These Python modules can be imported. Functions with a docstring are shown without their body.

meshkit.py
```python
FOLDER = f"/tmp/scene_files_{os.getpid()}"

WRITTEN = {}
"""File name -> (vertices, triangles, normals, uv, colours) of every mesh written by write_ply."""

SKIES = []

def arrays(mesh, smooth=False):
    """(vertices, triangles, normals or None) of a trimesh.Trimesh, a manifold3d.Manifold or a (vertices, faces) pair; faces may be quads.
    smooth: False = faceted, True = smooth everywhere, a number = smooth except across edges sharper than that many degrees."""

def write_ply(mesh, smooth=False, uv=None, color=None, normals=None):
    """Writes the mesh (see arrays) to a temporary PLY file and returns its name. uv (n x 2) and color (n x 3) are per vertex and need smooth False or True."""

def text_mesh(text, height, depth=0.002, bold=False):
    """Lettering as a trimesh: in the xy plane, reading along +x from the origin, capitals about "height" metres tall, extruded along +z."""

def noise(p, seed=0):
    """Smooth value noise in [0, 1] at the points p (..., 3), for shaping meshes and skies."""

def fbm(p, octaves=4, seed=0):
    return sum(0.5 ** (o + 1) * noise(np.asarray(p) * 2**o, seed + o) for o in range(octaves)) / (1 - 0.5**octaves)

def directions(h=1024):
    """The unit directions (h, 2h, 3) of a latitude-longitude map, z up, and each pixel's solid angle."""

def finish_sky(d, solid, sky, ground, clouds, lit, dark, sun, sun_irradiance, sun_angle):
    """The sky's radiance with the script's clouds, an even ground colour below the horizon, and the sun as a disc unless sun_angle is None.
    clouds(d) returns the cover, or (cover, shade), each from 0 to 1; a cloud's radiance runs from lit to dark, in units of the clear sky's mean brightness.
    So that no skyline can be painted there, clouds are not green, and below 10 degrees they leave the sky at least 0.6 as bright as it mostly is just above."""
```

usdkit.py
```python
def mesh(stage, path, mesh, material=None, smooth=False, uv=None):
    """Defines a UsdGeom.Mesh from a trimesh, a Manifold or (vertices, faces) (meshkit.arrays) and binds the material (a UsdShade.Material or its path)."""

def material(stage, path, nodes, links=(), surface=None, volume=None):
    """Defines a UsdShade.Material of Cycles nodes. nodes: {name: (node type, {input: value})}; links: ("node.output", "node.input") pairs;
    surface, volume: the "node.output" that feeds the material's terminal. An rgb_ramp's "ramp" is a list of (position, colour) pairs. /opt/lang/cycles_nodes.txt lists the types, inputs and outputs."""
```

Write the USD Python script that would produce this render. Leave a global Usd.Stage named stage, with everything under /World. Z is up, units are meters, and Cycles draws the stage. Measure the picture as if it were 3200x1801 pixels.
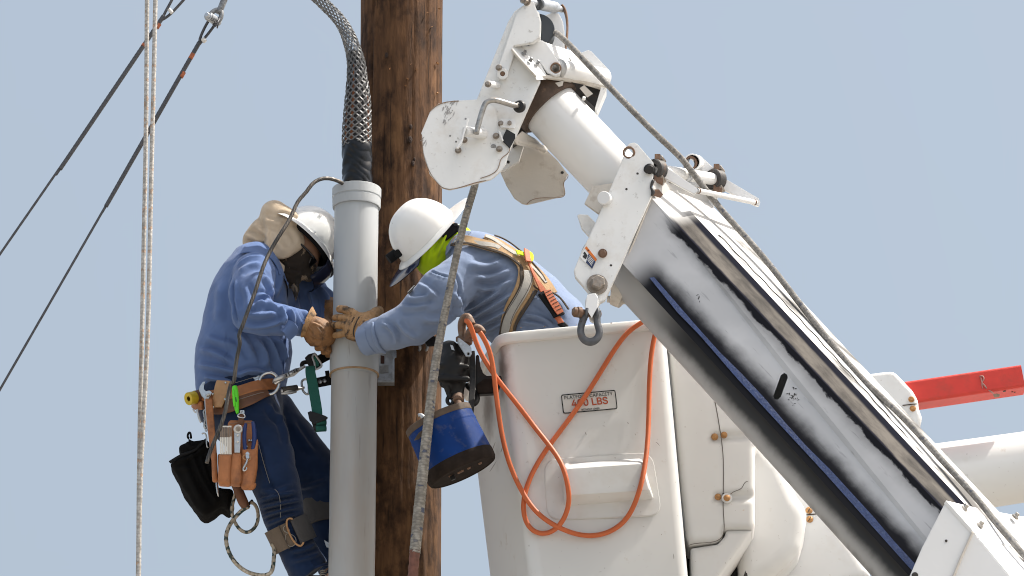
import math, numpy as np, trimesh, usdkit, meshkit
import manifold3d as m3
from shapely.geometry import Polygon
from pxr import Usd, UsdGeom, UsdLux, UsdShade, Gf, Sdf, Vt

stage = Usd.Stage.CreateInMemory()
UsdGeom.SetStageUpAxis(stage, UsdGeom.Tokens.z)
UsdGeom.SetStageMetersPerUnit(stage, 1.0)
UsdGeom.Xform.Define(stage, '/World')
UsdGeom.Scope.Define(stage, '/World/Looks')

# ------------------------------------------------------------------ camera
EYE = np.array([0.0, -24.0, 1.7])
PITCH = math.radians(20.0)
TX = 0.0731
FWD = np.array([0, math.cos(PITCH), math.sin(PITCH)])
UP = np.array([0, -math.sin(PITCH), math.cos(PITCH)])
RIGHT = np.array([1.0, 0, 0])
cam = UsdGeom.Camera.Define(stage, '/World/camera')
cam.CreateHorizontalApertureAttr(36.0)
cam.CreateVerticalApertureAttr(36.0 * 576 / 1024)
cam.CreateFocalLengthAttr(18.0 / TX)
cam.CreateClippingRangeAttr(Gf.Vec2f(0.1, 20000))
cam.CreateExposureAttr(0.62)
M = Gf.Matrix4d()
M.SetRow(0, Gf.Vec4d(*RIGHT, 0)); M.SetRow(1, Gf.Vec4d(*UP, 0)); M.SetRow(2, Gf.Vec4d(*(-FWD), 0)); M.SetRow(3, Gf.Vec4d(*EYE, 1))
cam.AddTransformOp().Set(M)

# ------------------------------------------------------------------ sun and sky
SUN = np.array([0.50, 0.05, 0.86]); SUN /= np.linalg.norm(SUN)
SUN_I, SKY_S = 1.15, 0.15
sun = UsdLux.DistantLight.Define(stage, '/World/sun')
sun.CreateIntensityAttr(SUN_I); sun.CreateAngleAttr(0.53); sun.CreateNormalizeAttr(True)
sun.CreateColorAttr(Gf.Vec3f(1.0, 0.955, 0.88))
zz = SUN; xx = np.cross([0, 0, 1], zz); xx /= np.linalg.norm(xx); yy = np.cross(zz, xx)
L = Gf.Matrix4d(); L.SetRow(0, Gf.Vec4d(*xx, 0)); L.SetRow(1, Gf.Vec4d(*yy, 0)); L.SetRow(2, Gf.Vec4d(*zz, 0)); L.SetRow(3, Gf.Vec4d(0, 0, 60, 1))
sun.AddTransformOp().Set(L)
dome = UsdLux.DomeLight.Define(stage, '/World/sky')
dome.GetPrim().SetCustomDataByKey('kind', 'structure')
SKYMAT = usdkit.material(stage, '/World/Looks/sky', {
    'sky': ('sky_texture', dict(sky_type='single_scattering', sun_disc=False, sun_elevation=math.asin(SUN[2]), sun_rotation=math.atan2(SUN[0], SUN[1]),
                                altitude=300.0, air_density=1.0, aerosol_density=10.0, ozone_density=2.0)),
    # a thin veil of high cloud over the whole sky
    'tc': ('texture_coordinate', {}), 'n': ('noise_texture', dict(scale=1.6, detail=5, roughness=.55)), 'm': ('map_range', dict(from_min=.2, from_max=.8, to_min=.36, to_max=.44, clamp=True)),
    'veil': ('mix', dict(mix_type='mix', color2=(2.3, 2.62, 2.55))),
    'bg': ('background_shader', dict(strength=SKY_S))}, [('tc.generated', 'n.vector'), ('n.fac', 'm.value'), ('m.result', 'veil.fac'), ('sky.color', 'veil.color1'), ('veil.color', 'bg.color')], surface='bg.background')
UsdShade.MaterialBindingAPI.Apply(dome.GetPrim()).Bind(SKYMAT)

# ------------------------------------------------------------------ naming and building helpers
USED = {}
BASE = {}
def numbered(parent, name):
    k = (parent, name); n = USED.get(k, -1) + 1; USED[k] = n
    return name if n == 0 else f'{name}_{n:03d}'

def tag(prim, label=None, cat=None, group=None, kind=None):
    for k, v in (('label', label), ('category', cat), ('group', group), ('kind', kind)):
        if v: prim.SetCustomDataByKey(k, v)

def thing(name, label, cat, base=(0, 0, 0), group=None):
    path = '/World/' + numbered('/World', name)
    x = UsdGeom.Xform.Define(stage, path); x.AddTranslateOp().Set(Gf.Vec3d(*map(float, base)))
    BASE[path] = np.asarray(base, float); tag(x.GetPrim(), label, cat, group)
    return path

def arr(mesh):
    return meshkit.arrays(mesh)[:2]

def part(parent, name, mesh, material, label=None, smooth=38, uv=None, kind=None):
    b = BASE[parent]
    path = parent + '/' + numbered(parent, name)
    if isinstance(mesh, Grid):
        v, f, uv = mesh.v, mesh.f, mesh.uv
        smooth = True
    else:
        v, f = arr(mesh)
    m = usdkit.mesh(stage, path, (np.asarray(v) - b, np.asarray(f)), material, smooth=smooth, uv=uv)
    m.CreateDoubleSidedAttr(True)
    BASE[path] = b
    tag(m.GetPrim(), label, kind=kind)
    return path

def single(name, mesh, material, label, cat, group=None, kind=None, smooth=38, uv=None):
    path = '/World/' + numbered('/World', name)
    if isinstance(mesh, Grid):
        v, f, uv, smooth = mesh.v, mesh.f, mesh.uv, True
    else:
        v, f = arr(mesh)
    m = usdkit.mesh(stage, path, (v, f), material, smooth=smooth, uv=uv)
    m.CreateDoubleSidedAttr(True)
    BASE[path] = np.zeros(3)
    tag(m.GetPrim(), label, cat, group, kind)
    return path

# ------------------------------------------------------------------ a survey of the photograph: sight lines to places at a known distance
def W(sx, sy, y):
    """The point at world depth y that is seen at (sx, sy) of the 3200 x 1801 photograph."""
    d = FWD + (sx - 1600) / 1600 * TX * RIGHT - (sy - 900.5) / 1600 * TX * UP
    return EYE + d * ((y - EYE[1]) / d[1])

def pix(p):
    p = np.asarray(p, float) - EYE
    w = p @ FWD
    return np.stack([1600 + (p @ RIGHT) / w / TX * 1600, 900.5 - (p @ UP) / w / TX * 1600], -1)

def Z(x0, y0, s):
    return lambda zx, zy: (x0 + zx / s, y0 + zy / s)
ZA = Z(500, 600, 1450 / 600); ZB = Z(1000, 550, 1657 / 800); ZC = Z(500, 1100, 1241 / 600); ZD = Z(1250, 0, 1450 / 700)
ZE = Z(1750, 400, 1450 / 700); ZF = Z(1250, 950, 1533 / 900); ZG = Z(2050, 900, 966 / 600); ZH = Z(2500, 1000, 1267 / 700)
ZI = Z(950, 0, 1115 / 500); ZJ = Z(0, 0, 1160 / 800); ZK = Z(800, 1000, 2094 / 650); ZL = Z(1700, 1100, 1208 / 500)
ZM = Z(1600, 0, 2576 / 800); ZN = Z(2100, 1400, 2576 / 800); ZO = Z(800, 900, 2576 / 450); ZP = Z(1200, 950, 892 / 400); ZQ = Z(1500, 700, 1450 / 350)
PX = 2 * TX * 25.5 / 3200      # metres per photograph pixel near the pole

def nrm(v):
    v = np.asarray(v, float); return v / max(np.linalg.norm(v), 1e-12)

# ------------------------------------------------------------------ mesh helpers
class Grid:
    """A sheet of quads with uv."""
    def __init__(s, v, f, uv): s.v, s.f, s.uv = v, f, uv

def catmull(pts, n):
    P = np.asarray(pts, float)
    if len(P) == 2:
        t = np.linspace(0, 1, n)[:, None]; return P[0] * (1 - t) + P[1] * t
    from scipy.interpolate import PchipInterpolator, CubicSpline
    d = np.concatenate([[0], np.cumsum(np.linalg.norm(np.diff(P[:, :3], axis=0), axis=1) ** 0.6)])
    return CubicSpline(d, P)(np.linspace(0, d[-1], n))

def frames(c):
    t = np.gradient(c, axis=0); t /= np.linalg.norm(t, axis=1, keepdims=True) + 1e-12
    a = nrm(np.cross(t[0], [0.1, 1, 0.05])); us = []
    for i in range(len(c)):
        a = a - t[i] * (a @ t[i]); a = nrm(a); us.append(a)
    u = np.array(us); return t, u, np.cross(t, u)

def tube(pts, r, n=None, sides=12, caps=True, rfun=None, uvscale=None):
    """A swept tube. r: number or one per control point. rfun(theta, s) multiplies the radius."""
    P = np.asarray(pts, float)
    rr = np.broadcast_to(np.asarray(r, float), len(P))
    if n is None: n = max(2, len(P) if len(P) == 2 else 8 * len(P))
    if len(P) == 2: c = catmull(P, n); R = np.linspace(rr[0], rr[1], n)
    else:
        q = catmull(np.hstack([P, rr[:, None]]), n); c, R = q[:, :3], q[:, 3]
    s = np.concatenate([[0], np.cumsum(np.linalg.norm(np.diff(c, axis=0), axis=1))])
    t, u, w = frames(c)
    th = np.linspace(0, 2 * np.pi, sides + 1)
    k = np.ones((n, sides + 1)) if rfun is None else rfun(th[None, :], s[:, None])
    v = c[:, None] + (R[:, None] * k)[..., None] * (np.cos(th)[None, :, None] * u[:, None] + np.sin(th)[None, :, None] * w[:, None])
    uv = np.stack(np.broadcast_arrays(th[None, :] / (2 * np.pi), s[:, None]), -1).reshape(-1, 2)
    m = sides + 1
    i = (np.arange(n - 1)[:, None] * m + np.arange(sides)[None]).ravel()
    f = np.concatenate([np.stack([i, i + 1, i + m + 1], 1), np.stack([i, i + m + 1, i + m], 1)])
    v = v.reshape(-1, 3)
    if caps:
        k0 = len(v); v = np.vstack([v, c[0], c[-1]]); uv = np.vstack([uv, [0.5, s[0]], [0.5, s[-1]]])
        j = np.arange(sides); e = (n - 1) * m
        f = np.concatenate([f, np.stack([np.full(sides, k0), j + 1, j], 1), np.stack([np.full(sides, k0 + 1), e + j, e + j + 1], 1)])
    return Grid(v, f, uv)

def cat(*ms):
    vs, fs, k = [], [], 0
    for m in ms:
        if isinstance(m, Grid): v, f = m.v, m.f
        else: v, f = arr(m)
        vs.append(v); fs.append(np.asarray(f) + k); k += len(v)
    return (np.vstack(vs), np.vstack(fs))

def lathe(profile, base, axis, sides=40, ref=(0, 1, 0.01)):
    """profile: (radius, distance along the axis) pairs."""
    a = nrm(axis); u = nrm(np.cross(a, ref)); w = np.cross(a, u)
    th = np.linspace(0, 2 * np.pi, sides, endpoint=False)
    ring = np.cos(th)[:, None] * u + np.sin(th)[:, None] * w
    v = np.vstack([np.asarray(base) + a * h + ring * r for r, h in profile]); n = len(profile)
    i = (np.arange(n - 1)[:, None] * sides + np.arange(sides)[None]).ravel()
    j = (np.arange(n - 1)[:, None] * sides + (np.arange(sides)[None] + 1) % sides).ravel()
    f = np.concatenate([np.stack([i, j, j + sides], 1), np.stack([i, j + sides, i + sides], 1)])
    return (v, f)

def rod(a, b, r, sides=20, ch=0.15):
    """A round bar with chamfered ends."""
    a, b = np.asarray(a, float), np.asarray(b, float); h = np.linalg.norm(b - a); c = min(r * ch, h * .3)
    return lathe([(1e-5, 0), (r - c, 0), (r, c), (r, h - c), (r - c, h), (1e-5, h)], a, b - a, sides)

def pipe(a, b, r, ri, sides=28):
    a, b = np.asarray(a, float), np.asarray(b, float); h = np.linalg.norm(b - a); c = (r - ri) * .2
    return lathe([(ri, 0), (r - c, 0), (r, c), (r, h - c), (r - c, h), (ri, h), (ri, 0)], a, b - a, sides)

def hexbolt(p, n, r, h, washer=True):
    """A hexagon bolt head standing on p along n, with washer."""
    p = np.asarray(p, float); n = nrm(n); ms = []
    if washer: ms.append(rod(p, p + n * h * .25, r * 1.45, 18))
    ms.append(lathe([(1e-5, 0), (r, 0), (r, h * .85), (r * .86, h), (1e-5, h)], p + n * h * .2, n, 6))
    return cat(*ms)

def slab(pts, thick, bevel=0.0015, holes=(), nz=None):
    """A flat plate: pts are world points (about coplanar); it is extruded by the vector thick. holes: lists of world points."""
    P = np.asarray(pts, float); t = np.asarray(thick, float); c = P.mean(0)
    u = nrm(P[1] - P[0]); n = nrm(t); u = nrm(u - n * (u @ n)); w = np.cross(n, u)
    to2 = lambda Q: np.stack([(np.asarray(Q) - c) @ u, (np.asarray(Q) - c) @ w], 1)
    off = (P - c) @ n
    poly = Polygon(to2(P), [to2(h) for h in holes]).buffer(0)
    T = np.linalg.norm(t); b = min(bevel, T * .35)
    parts = []
    for g in getattr(poly, 'geoms', [poly]):
        core = trimesh.creation.extrude_polygon(g, T - 2 * b, engine='earcut'); core.apply_translation([0, 0, b])
        if b > 1e-5:
            inn = g.buffer(-b)
            mm = m3.Manifold.extrude
            def cs(q):
                rings = []
                for gg in getattr(q, 'geoms', [q]):
                    if gg.is_empty: continue
                    rings += [np.array(gg.exterior.coords)[:-1]] + [np.array(r.coords)[:-1] for r in gg.interiors]
                return m3.CrossSection(rings, m3.FillRule.EvenOdd)
            man = m3.Manifold.extrude(cs(g), T - 2 * b).translate([0, 0, b]) + m3.Manifold.extrude(cs(inn), T)
            # chamfer: thin steps
            man = man + m3.Manifold.extrude(cs(g.buffer(-b * .35)), T - b * .7).translate([0, 0, b * .35])
            mesh = man.to_mesh(); v, f = np.array(mesh.vert_properties[:, :3]), np.array(mesh.tri_verts)
        else:
            v, f = np.array(core.vertices), np.array(core.faces)
        parts.append((c + v[:, :1] * u + v[:, 1:2] * w + v[:, 2:] * n, f))
    return cat(*parts)

def plate(px, y, thick, bevel=0.0015, holes=()):
    """A plate standing square to the y axis with its face at depth y; outline and holes given in photograph pixels."""
    return slab([W(x, yy, y) for x, yy in px], (0, thick, 0), bevel, [[W(x, yy, y) for x, yy in h] for h in holes])

def ell(cx, cy, rx, ry, n=20, rot=0):
    t = np.linspace(0, 2 * np.pi, n, endpoint=False); c, s = math.cos(rot), math.sin(rot)
    return [(cx + rx * math.cos(a) * c - ry * math.sin(a) * s, cy + rx * math.cos(a) * s + ry * math.sin(a) * c) for a in t]

def rounded(px, r, n=4):
    """Rounds the corners of a pixel polygon."""
    g = Polygon(px).buffer(0); g = g.buffer(-r, quad_segs=n).buffer(r, quad_segs=n).buffer(r, quad_segs=n).buffer(-r, quad_segs=n)
    if g.geom_type != 'Polygon': g = max(g.geoms, key=lambda q: q.area)
    return list(g.exterior.coords)[:-1]

def box8(c):
    """A closed box from 8 corners: front four (counter-clockwise), back four."""
    v = np.asarray(c, float)
    q = [(0, 1, 2, 3), (7, 6, 5, 4), (0, 4, 5, 1), (1, 5, 6, 2), (2, 6, 7, 3), (3, 7, 4, 0)]
    return (v, np.array(q))

def hull(pts, r=None):
    """The convex hull of points, or of balls of radius r (rounded body)."""
    P = np.asarray(pts, float)
    if r: 
        ball = np.asarray(trimesh.creation.icosphere(2, r).vertices); P = (P[:, None] + ball[None]).reshape(-1, 3)
    h = trimesh.convex.convex_hull(P); return (np.array(h.vertices), np.array(h.faces))

def ribbon(pts, width, thick, n=None, side=None, sides_bevel=True, uvs=True, outward=None):
    """A strap: a flat band of given width and thickness along a path. side: direction of its width (one vector or one per point); outward: direction of its face."""
    P = np.asarray(pts, float); n = n or max(2, 8 * len(P))
    S = np.broadcast_to(np.asarray(side, float), P.shape); wd = np.broadcast_to(np.asarray(width, float), len(P))
    q = catmull(np.hstack([P, S, wd[:, None]]), n)
    c, s, wd = q[:, :3], q[:, 3:6], q[:, 6]
    t = np.gradient(c, axis=0); t /= np.linalg.norm(t, axis=1, keepdims=True)
    s = s - t * (s * t).sum(1, keepdims=True); s /= np.linalg.norm(s, axis=1, keepdims=True)
    o = np.cross(t, s)
    b = thick * .4
    prof = [(-1, -.5 + .4, 0), (-1, .1, 0)]
    ring = [(-.5, -thick / 2 + b, 0), (-.5, thick / 2 - b, 0), (-.5, thick / 2, b), (.5, thick / 2, -b), (.5, thick / 2 - b, 0), (.5, -thick / 2 + b, 0), (.5, -thick / 2, -b), (-.5, -thick / 2, b)]
    m = len(ring)
    v = np.stack([c + s * (a * wd[:, None] + e) + o * h for a, h, e in ring], 1).reshape(-1, 3)
    ln = np.concatenate([[0], np.cumsum(np.linalg.norm(np.diff(c, axis=0), axis=1))])
    i = (np.arange(n - 1)[:, None] * m + np.arange(m)[None]).ravel(); j = (np.arange(n - 1)[:, None] * m + (np.arange(m)[None] + 1) % m).ravel()
    f = np.concatenate([np.stack([i, j, j + m], 1), np.stack([i, j + m, i + m], 1)])
    e = (n - 1) * m
    f = np.concatenate([f, [[0, k + 1, k] for k in range(1, m - 1)], [[e, e + k, e + k + 1] for k in range(1, m - 1)]])
    return (v, f)

# ------------------------------------------------------------------ soft bodies: distance fields and a dual mesher
def seg(p, a, b, ra, rb=None, ea=1.0, eb=None, depth=(0, 1, 0)):
    """Distance to a tapered limb from a to b. ea, eb: how much deeper (along depth) than wide the section is."""
    a, b = np.asarray(a, float), np.asarray(b, float); rb = ra if rb is None else rb; eb = ea if eb is None else eb
    ab = b - a; L2 = max(ab @ ab, 1e-12); t = np.clip((p - a) @ ab / L2, 0, 1)
    q = p - a - t[:, None] * ab; r = ra + (rb - ra) * t
    if ea == 1.0 and eb == 1.0: return np.sqrt((q * q).sum(1)) - r
    dv = np.asarray(depth, float); x = nrm(ab) if L2 > 1e-9 else np.array([0, 0, 1.0]); dv = nrm(dv - x * (dv @ x) * .999)
    e = ea + (eb - ea) * t; d = q @ dv
    k = np.sqrt((q * q).sum(1) - d * d + (d / e) ** 2 + 1e-12)
    return (k - r) * np.minimum(1.0, e)

def chain(p, pts, k=0.02, depth=(0, 1, 0)):
    """pts: (point, radius, depth ratio)"""
    d = None
    for (a, ra, ea), (b, rb, eb) in zip(pts[:-1], pts[1:]):
        s = seg(p, a, b, ra, rb, ea, eb, depth); d = s if d is None else smin(d, s, k)
    return d

def smin(a, b, k):
    h = np.clip(0.5 + 0.5 * (b - a) / k, 0, 1); return b + (a - b) * h - k * h * (1 - h)

def smax(a, b, k): return -smin(-a, -b, k)

def nets(f, lo, hi, h):
    """Surface nets over the box lo..hi with cells of h; f maps (n, 3) to distances."""
    lo, hi = np.asarray(lo, float), np.asarray(hi, float)
    n = np.ceil((hi - lo) / h).astype(int) + 1
    ax = [lo[k] + np.arange(n[k]) * h for k in range(3)]
    g = np.empty(n)
    yz = np.stack(np.meshgrid(ax[1], ax[2], indexing='ij'), -1).reshape(-1, 2)
    for s in range(0, n[0], 24):
        xs = ax[0][s:s + 24]
        p = np.concatenate([np.repeat(xs, len(yz))[:, None], np.tile(yz, (len(xs), 1))], 1)
        g[s:s + 24] = f(p).reshape(len(xs), n[1], n[2])
    ins = g < 0
    m = n - 1; acc = np.zeros((*m, 3)); cnt = np.zeros(m)
    faces = []
    for axis in range(3):
        o = [k for k in range(3) if k != axis]
        a = [slice(None)] * 3; b = [slice(None)] * 3; a[axis] = slice(0, -1); b[axis] = slice(1, None)
        ga, gb = g[tuple(a)], g[tuple(b)]
        cross = (ga < 0) != (gb < 0)
        I = np.argwhere(cross)
        t = (ga / (ga - gb + 1e-30))[cross]
        pos = I.astype(float); pos[:, axis] += t
        for d0 in (0, -1):
            for d1 in (0, -1):
                c = I.copy(); c[:, o[0]] += d0; c[:, o[1]] += d1
                ok = ((c >= 0) & (c < m)).all(1)
                np.add.at(acc, tuple(c[ok].T), pos[ok]); np.add.at(cnt, tuple(c[ok].T), 1)
        quad = []
        for d0, d1 in ((0, 0), (-1, 0), (-1, -1), (0, -1)):
            c = I.copy(); c[:, o[0]] += d0; c[:, o[1]] += d1; quad.append(c)
        ok = np.all([((c >= 0) & (c < m)).all(1) for c in quad], 0)
        q = np.stack([np.ravel_multi_index(tuple(c[ok].T), m) for c in quad], 1)
        flip = (ga < 0)[cross][ok]
        if axis == 1: flip = ~flip
        q[~flip] = q[~flip][:, ::-1]
        faces.append(q)
    F = np.concatenate(faces)
    used, inv = np.unique(F, return_inverse=True); F = inv.reshape(F.shape)
    v = (acc.reshape(-1, 3)[used] / cnt.reshape(-1)[used][:, None]) * h + lo
    return v, np.concatenate([F[:, [0, 1, 2]], F[:, [0, 2, 3]]])

def vnormals(v, f):
    n = np.zeros_like(v); c = np.cross(v[f[:, 1]] - v[f[:, 0]], v[f[:, 2]] - v[f[:, 0]])
    for k in range(3): np.add.at(n, f[:, k], c)
    return n / (np.linalg.norm(n, axis=1, keepdims=True) + 1e-12)

def polydist(q, line):
    """Distance of the points q (n, 2) from a polyline, and how far along it (0 to 1) the nearest place is."""
    best = np.full(len(q), 1e9); at = np.zeros(len(q)); L = np.asarray(line, float); n = len(L) - 1
    side = np.zeros(len(q))
    for i in range(n):
        a, ab = L[i], L[i + 1] - L[i]; t = np.clip((q - a) @ ab / (ab @ ab), 0, 1)
        d = np.linalg.norm(q - a - t[:, None] * ab, axis=1); hit = d < best
        best = np.where(hit, d, best); at = np.where(hit, (i + t) / n, at)
        sd = (q[:, 0] - a[0]) * ab[1] - (q[:, 1] - a[1]) * ab[0]
        side = np.where(hit, np.sign(sd), side)
    return best, at, side

def folds(v, f, lines, fine=(0.003, 14, 3), face=0.15):
    """Presses folds into cloth: lines are (pixel polyline, half width in pixels, height in metres); only the side they are seen on moves."""
    n = vnormals(v, f); q = pix(v); to = (EYE - v); to /= np.linalg.norm(to, axis=1, keepdims=True)
    w = np.clip(((n * to).sum(1) - face) / .25, 0, 1)
    d = np.zeros(len(v))
    for line, hw, amp in lines:
        dist, at, _ = polydist(q, catmull(line, 14) if len(line) > 2 else line)
        taper = np.clip(np.minimum(at, 1 - at) * 5 + .12, 0, 1)
        d += amp * taper * (np.exp(-(dist / hw) ** 2) - .45 * np.exp(-((dist - 1.9 * hw) / (.9 * hw)) ** 2)) * w
    a, sc, seed = fine
    d += a * (meshkit.fbm(v * sc, 4, seed) - .5) * 2
    return v + n * d[:, None], f

def smooth_mesh(v, f, it=3):
    """Evens out the cells' steps: each vertex moves part of the way to its neighbours' mean, and half of that back."""
    e = np.unique(np.sort(np.concatenate([f[:, [0, 1]], f[:, [1, 2]], f[:, [2, 0]]]), 1), axis=0); k = np.zeros(len(v))
    np.add.at(k, e[:, 0], 1); np.add.at(k, e[:, 1], 1)
    for i in range(2 * it):
        m = np.zeros_like(v); np.add.at(m, e[:, 0], v[e[:, 1]]); np.add.at(m, e[:, 1], v[e[:, 0]])
        v = v + (.45 if i % 2 == 0 else -.30) * (m / np.maximum(k, 1)[:, None] - v)
    return v, f

# ------------------------------------------------------------------ materials
MATS = {}
def mat(name, nodes, links, surface='p.BSDF'):
    MATS[name] = usdkit.material(stage, '/World/Looks/' + name, nodes, links, surface=surface); return MATS[name]

def paint(name, col, rough=.5, metal=0.0, var=.12, vscale=6, spots=None, bump=.0, bscale=60, spec=.5, coat=0, grime=None, detail=6, sheen=0, coords='geometry.position'):
    """A plain surface: a base colour that varies a little, optional grime (colour, amount, scale) in patches, and fine relief."""
    col = np.asarray(col, float)
    N = {'g': ('geometry', {}),
         'n1': ('noise_texture', dict(scale=vscale, detail=detail, roughness=.62)),
         'r1': ('rgb_ramp', dict(ramp=[(.25, col * (1 - var)), (.5, col), (.75, np.clip(col * (1 + var), 0, 1))])),
         'p': ('principled_bsdf', dict(roughness=rough, metallic=metal, specular_ior_level=spec, coat_weight=coat, sheen_weight=sheen))}
    K = [('g.position', 'n1.vector'), ('n1.fac', 'r1.fac')]
    out = 'r1.color'
    for i, (gc, lo, hi, gs, amt) in enumerate(grime or []):
        N[f'gn{i}'] = ('noise_texture', dict(scale=gs, detail=7, roughness=.65)); K.append(('g.position', f'gn{i}.vector'))
        N[f'gm{i}'] = ('map_range', dict(from_min=lo, from_max=hi, to_min=0.0, to_max=amt, clamp=True)); K.append((f'gn{i}.fac', f'gm{i}.value'))
        N[f'gx{i}'] = ('mix', dict(mix_type='mix', color2=gc)); K += [(f'gm{i}.result', f'gx{i}.fac'), (out, f'gx{i}.color1')]; out = f'gx{i}.color'
    K.append((out, 'p.base_color'))
    if bump:
        N['bn'] = ('noise_texture', dict(scale=bscale, detail=4, roughness=.6)); N['b'] = ('bump', dict(strength=min(1, bump), distance=.004))
        K += [('g.position', 'bn.vector'), ('bn.fac', 'b.height'), ('b.normal', 'p.normal')]
    return mat(name, N, K)
# ================================================================== ground
paint('dry_earth', (.25, .232, .208), rough=.95, var=.25, vscale=.15, bump=.6, bscale=3, spec=.2, grime=[((.17, .17, .13), .55, .62, .4, .4)])
v, f = trimesh.creation.box((1, 1, 1)).vertices, None
G = np.linspace(-3000, 3000, 61); gx, gy = np.meshgrid(G, G, indexing='ij'); gz = np.zeros_like(gx)
gi = (np.arange(60)[:, None] * 61 + np.arange(60)[None]).ravel()
gf = np.concatenate([np.stack([gi, gi + 61, gi + 62], 1), np.stack([gi, gi + 62, gi + 1], 1)])
gm = usdkit.mesh(stage, '/World/ground', (np.stack([gx, gy, gz], -1).reshape(-1, 3), gf), MATS['dry_earth'])
tag(gm.GetPrim(), kind='structure')

# ================================================================== wooden pole
N = {'g': ('geometry', {}),
     'mp': ('mapping', dict(scale=(1, 1, .17))), 'n1': ('noise_texture', dict(scale=48, detail=8, roughness=.58, distortion=.25)),
     'r1': ('rgb_ramp', dict(ramp=[(.20, (.038, .017, .007)), (.42, (.080, .038, .016)), (.58, (.118, .058, .025)), (.80, (.195, .10, .044))])),
     'mp2': ('mapping', dict(scale=(1, 1, .62))), 'n2': ('noise_texture', dict(scale=9, detail=7, roughness=.7)),
     'm2': ('map_range', dict(from_min=.47, from_max=.60, to_min=.0, to_max=.9, clamp=True)),
     'x2': ('mix', dict(mix_type='multiply', color2=(.24, .20, .17))),
     'n3': ('noise_texture', dict(scale=80, detail=6, roughness=.6)), 'mp3': ('mapping', dict(scale=(1, 1, .035))),
     'm3': ('map_range', dict(from_min=.63, from_max=.69, to_min=.0, to_max=.75, clamp=True)),
     'x3': ('mix', dict(mix_type='mix', color2=(.018, .010, .006))),
     'n4': ('noise_texture', dict(scale=9, detail=5, roughness=.6)), 'mp4': ('mapping', dict(location=(3, 7, 2), scale=(1, 1, .25))),
     'm4': ('map_range', dict(from_min=.60, from_max=.72, to_min=.0, to_max=.40, clamp=True)),
     'x4': ('mix', dict(mix_type='mix', color2=(.30, .155, .065))),
     'mz': ('separate_xyz', {}), 'rz': ('map_range', dict(from_min=9.6, from_max=11.2, to_min=.0, to_max=.35, clamp=True)),
     'x5': ('mix', dict(mix_type='multiply', color2=(.66, .58, .54))),
     'b': ('bump', dict(strength=.8, distance=.006)), 'b2': ('bump', dict(strength=.9, distance=.004, invert=True)),
     'p': ('principled_bsdf', dict(roughness=.82, specular_ior_level=.25))}
mat('pole_wood', N, [('g.position', 'mp.vector'), ('mp.vector', 'n1.vector'), ('n1.fac', 'r1.fac'), ('g.position', 'mp2.vector'), ('mp2.vector', 'n2.vector'), ('n2.fac', 'm2.value'),
    ('m2.result', 'x2.fac'), ('r1.color', 'x2.color1'), ('g.position', 'mp3.vector'), ('mp3.vector', 'n3.vector'), ('n3.fac', 'm3.value'), 
    ('g.position', 'mp4.vector'), ('mp4.vector', 'n4.vector'), ('n4.fac', 'm4.value'), ('m4.result', 'x4.fac'), ('x2.color', 'x4.color1'), ('x4.color', 'x3.color1'), ('m3.result', 'x3.fac'),
    ('g.position', 'mz.vector'), ('mz.z', 'rz.value'), ('rz.result', 'x5.fac'), ('x3.color', 'x5.color1'), ('x5.color', 'p.base_color'),
    ('n1.fac', 'b.height'), ('m3.result', 'b2.height'), ('b.normal', 'b2.normal'), ('b2.normal', 'p.normal')])
paint('dark_knot', (.028, .014, .008), rough=.9, bump=.8, bscale=200)
paint('splinter', (.34, .17, .07), rough=.8, var=.3, vscale=60)
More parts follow.
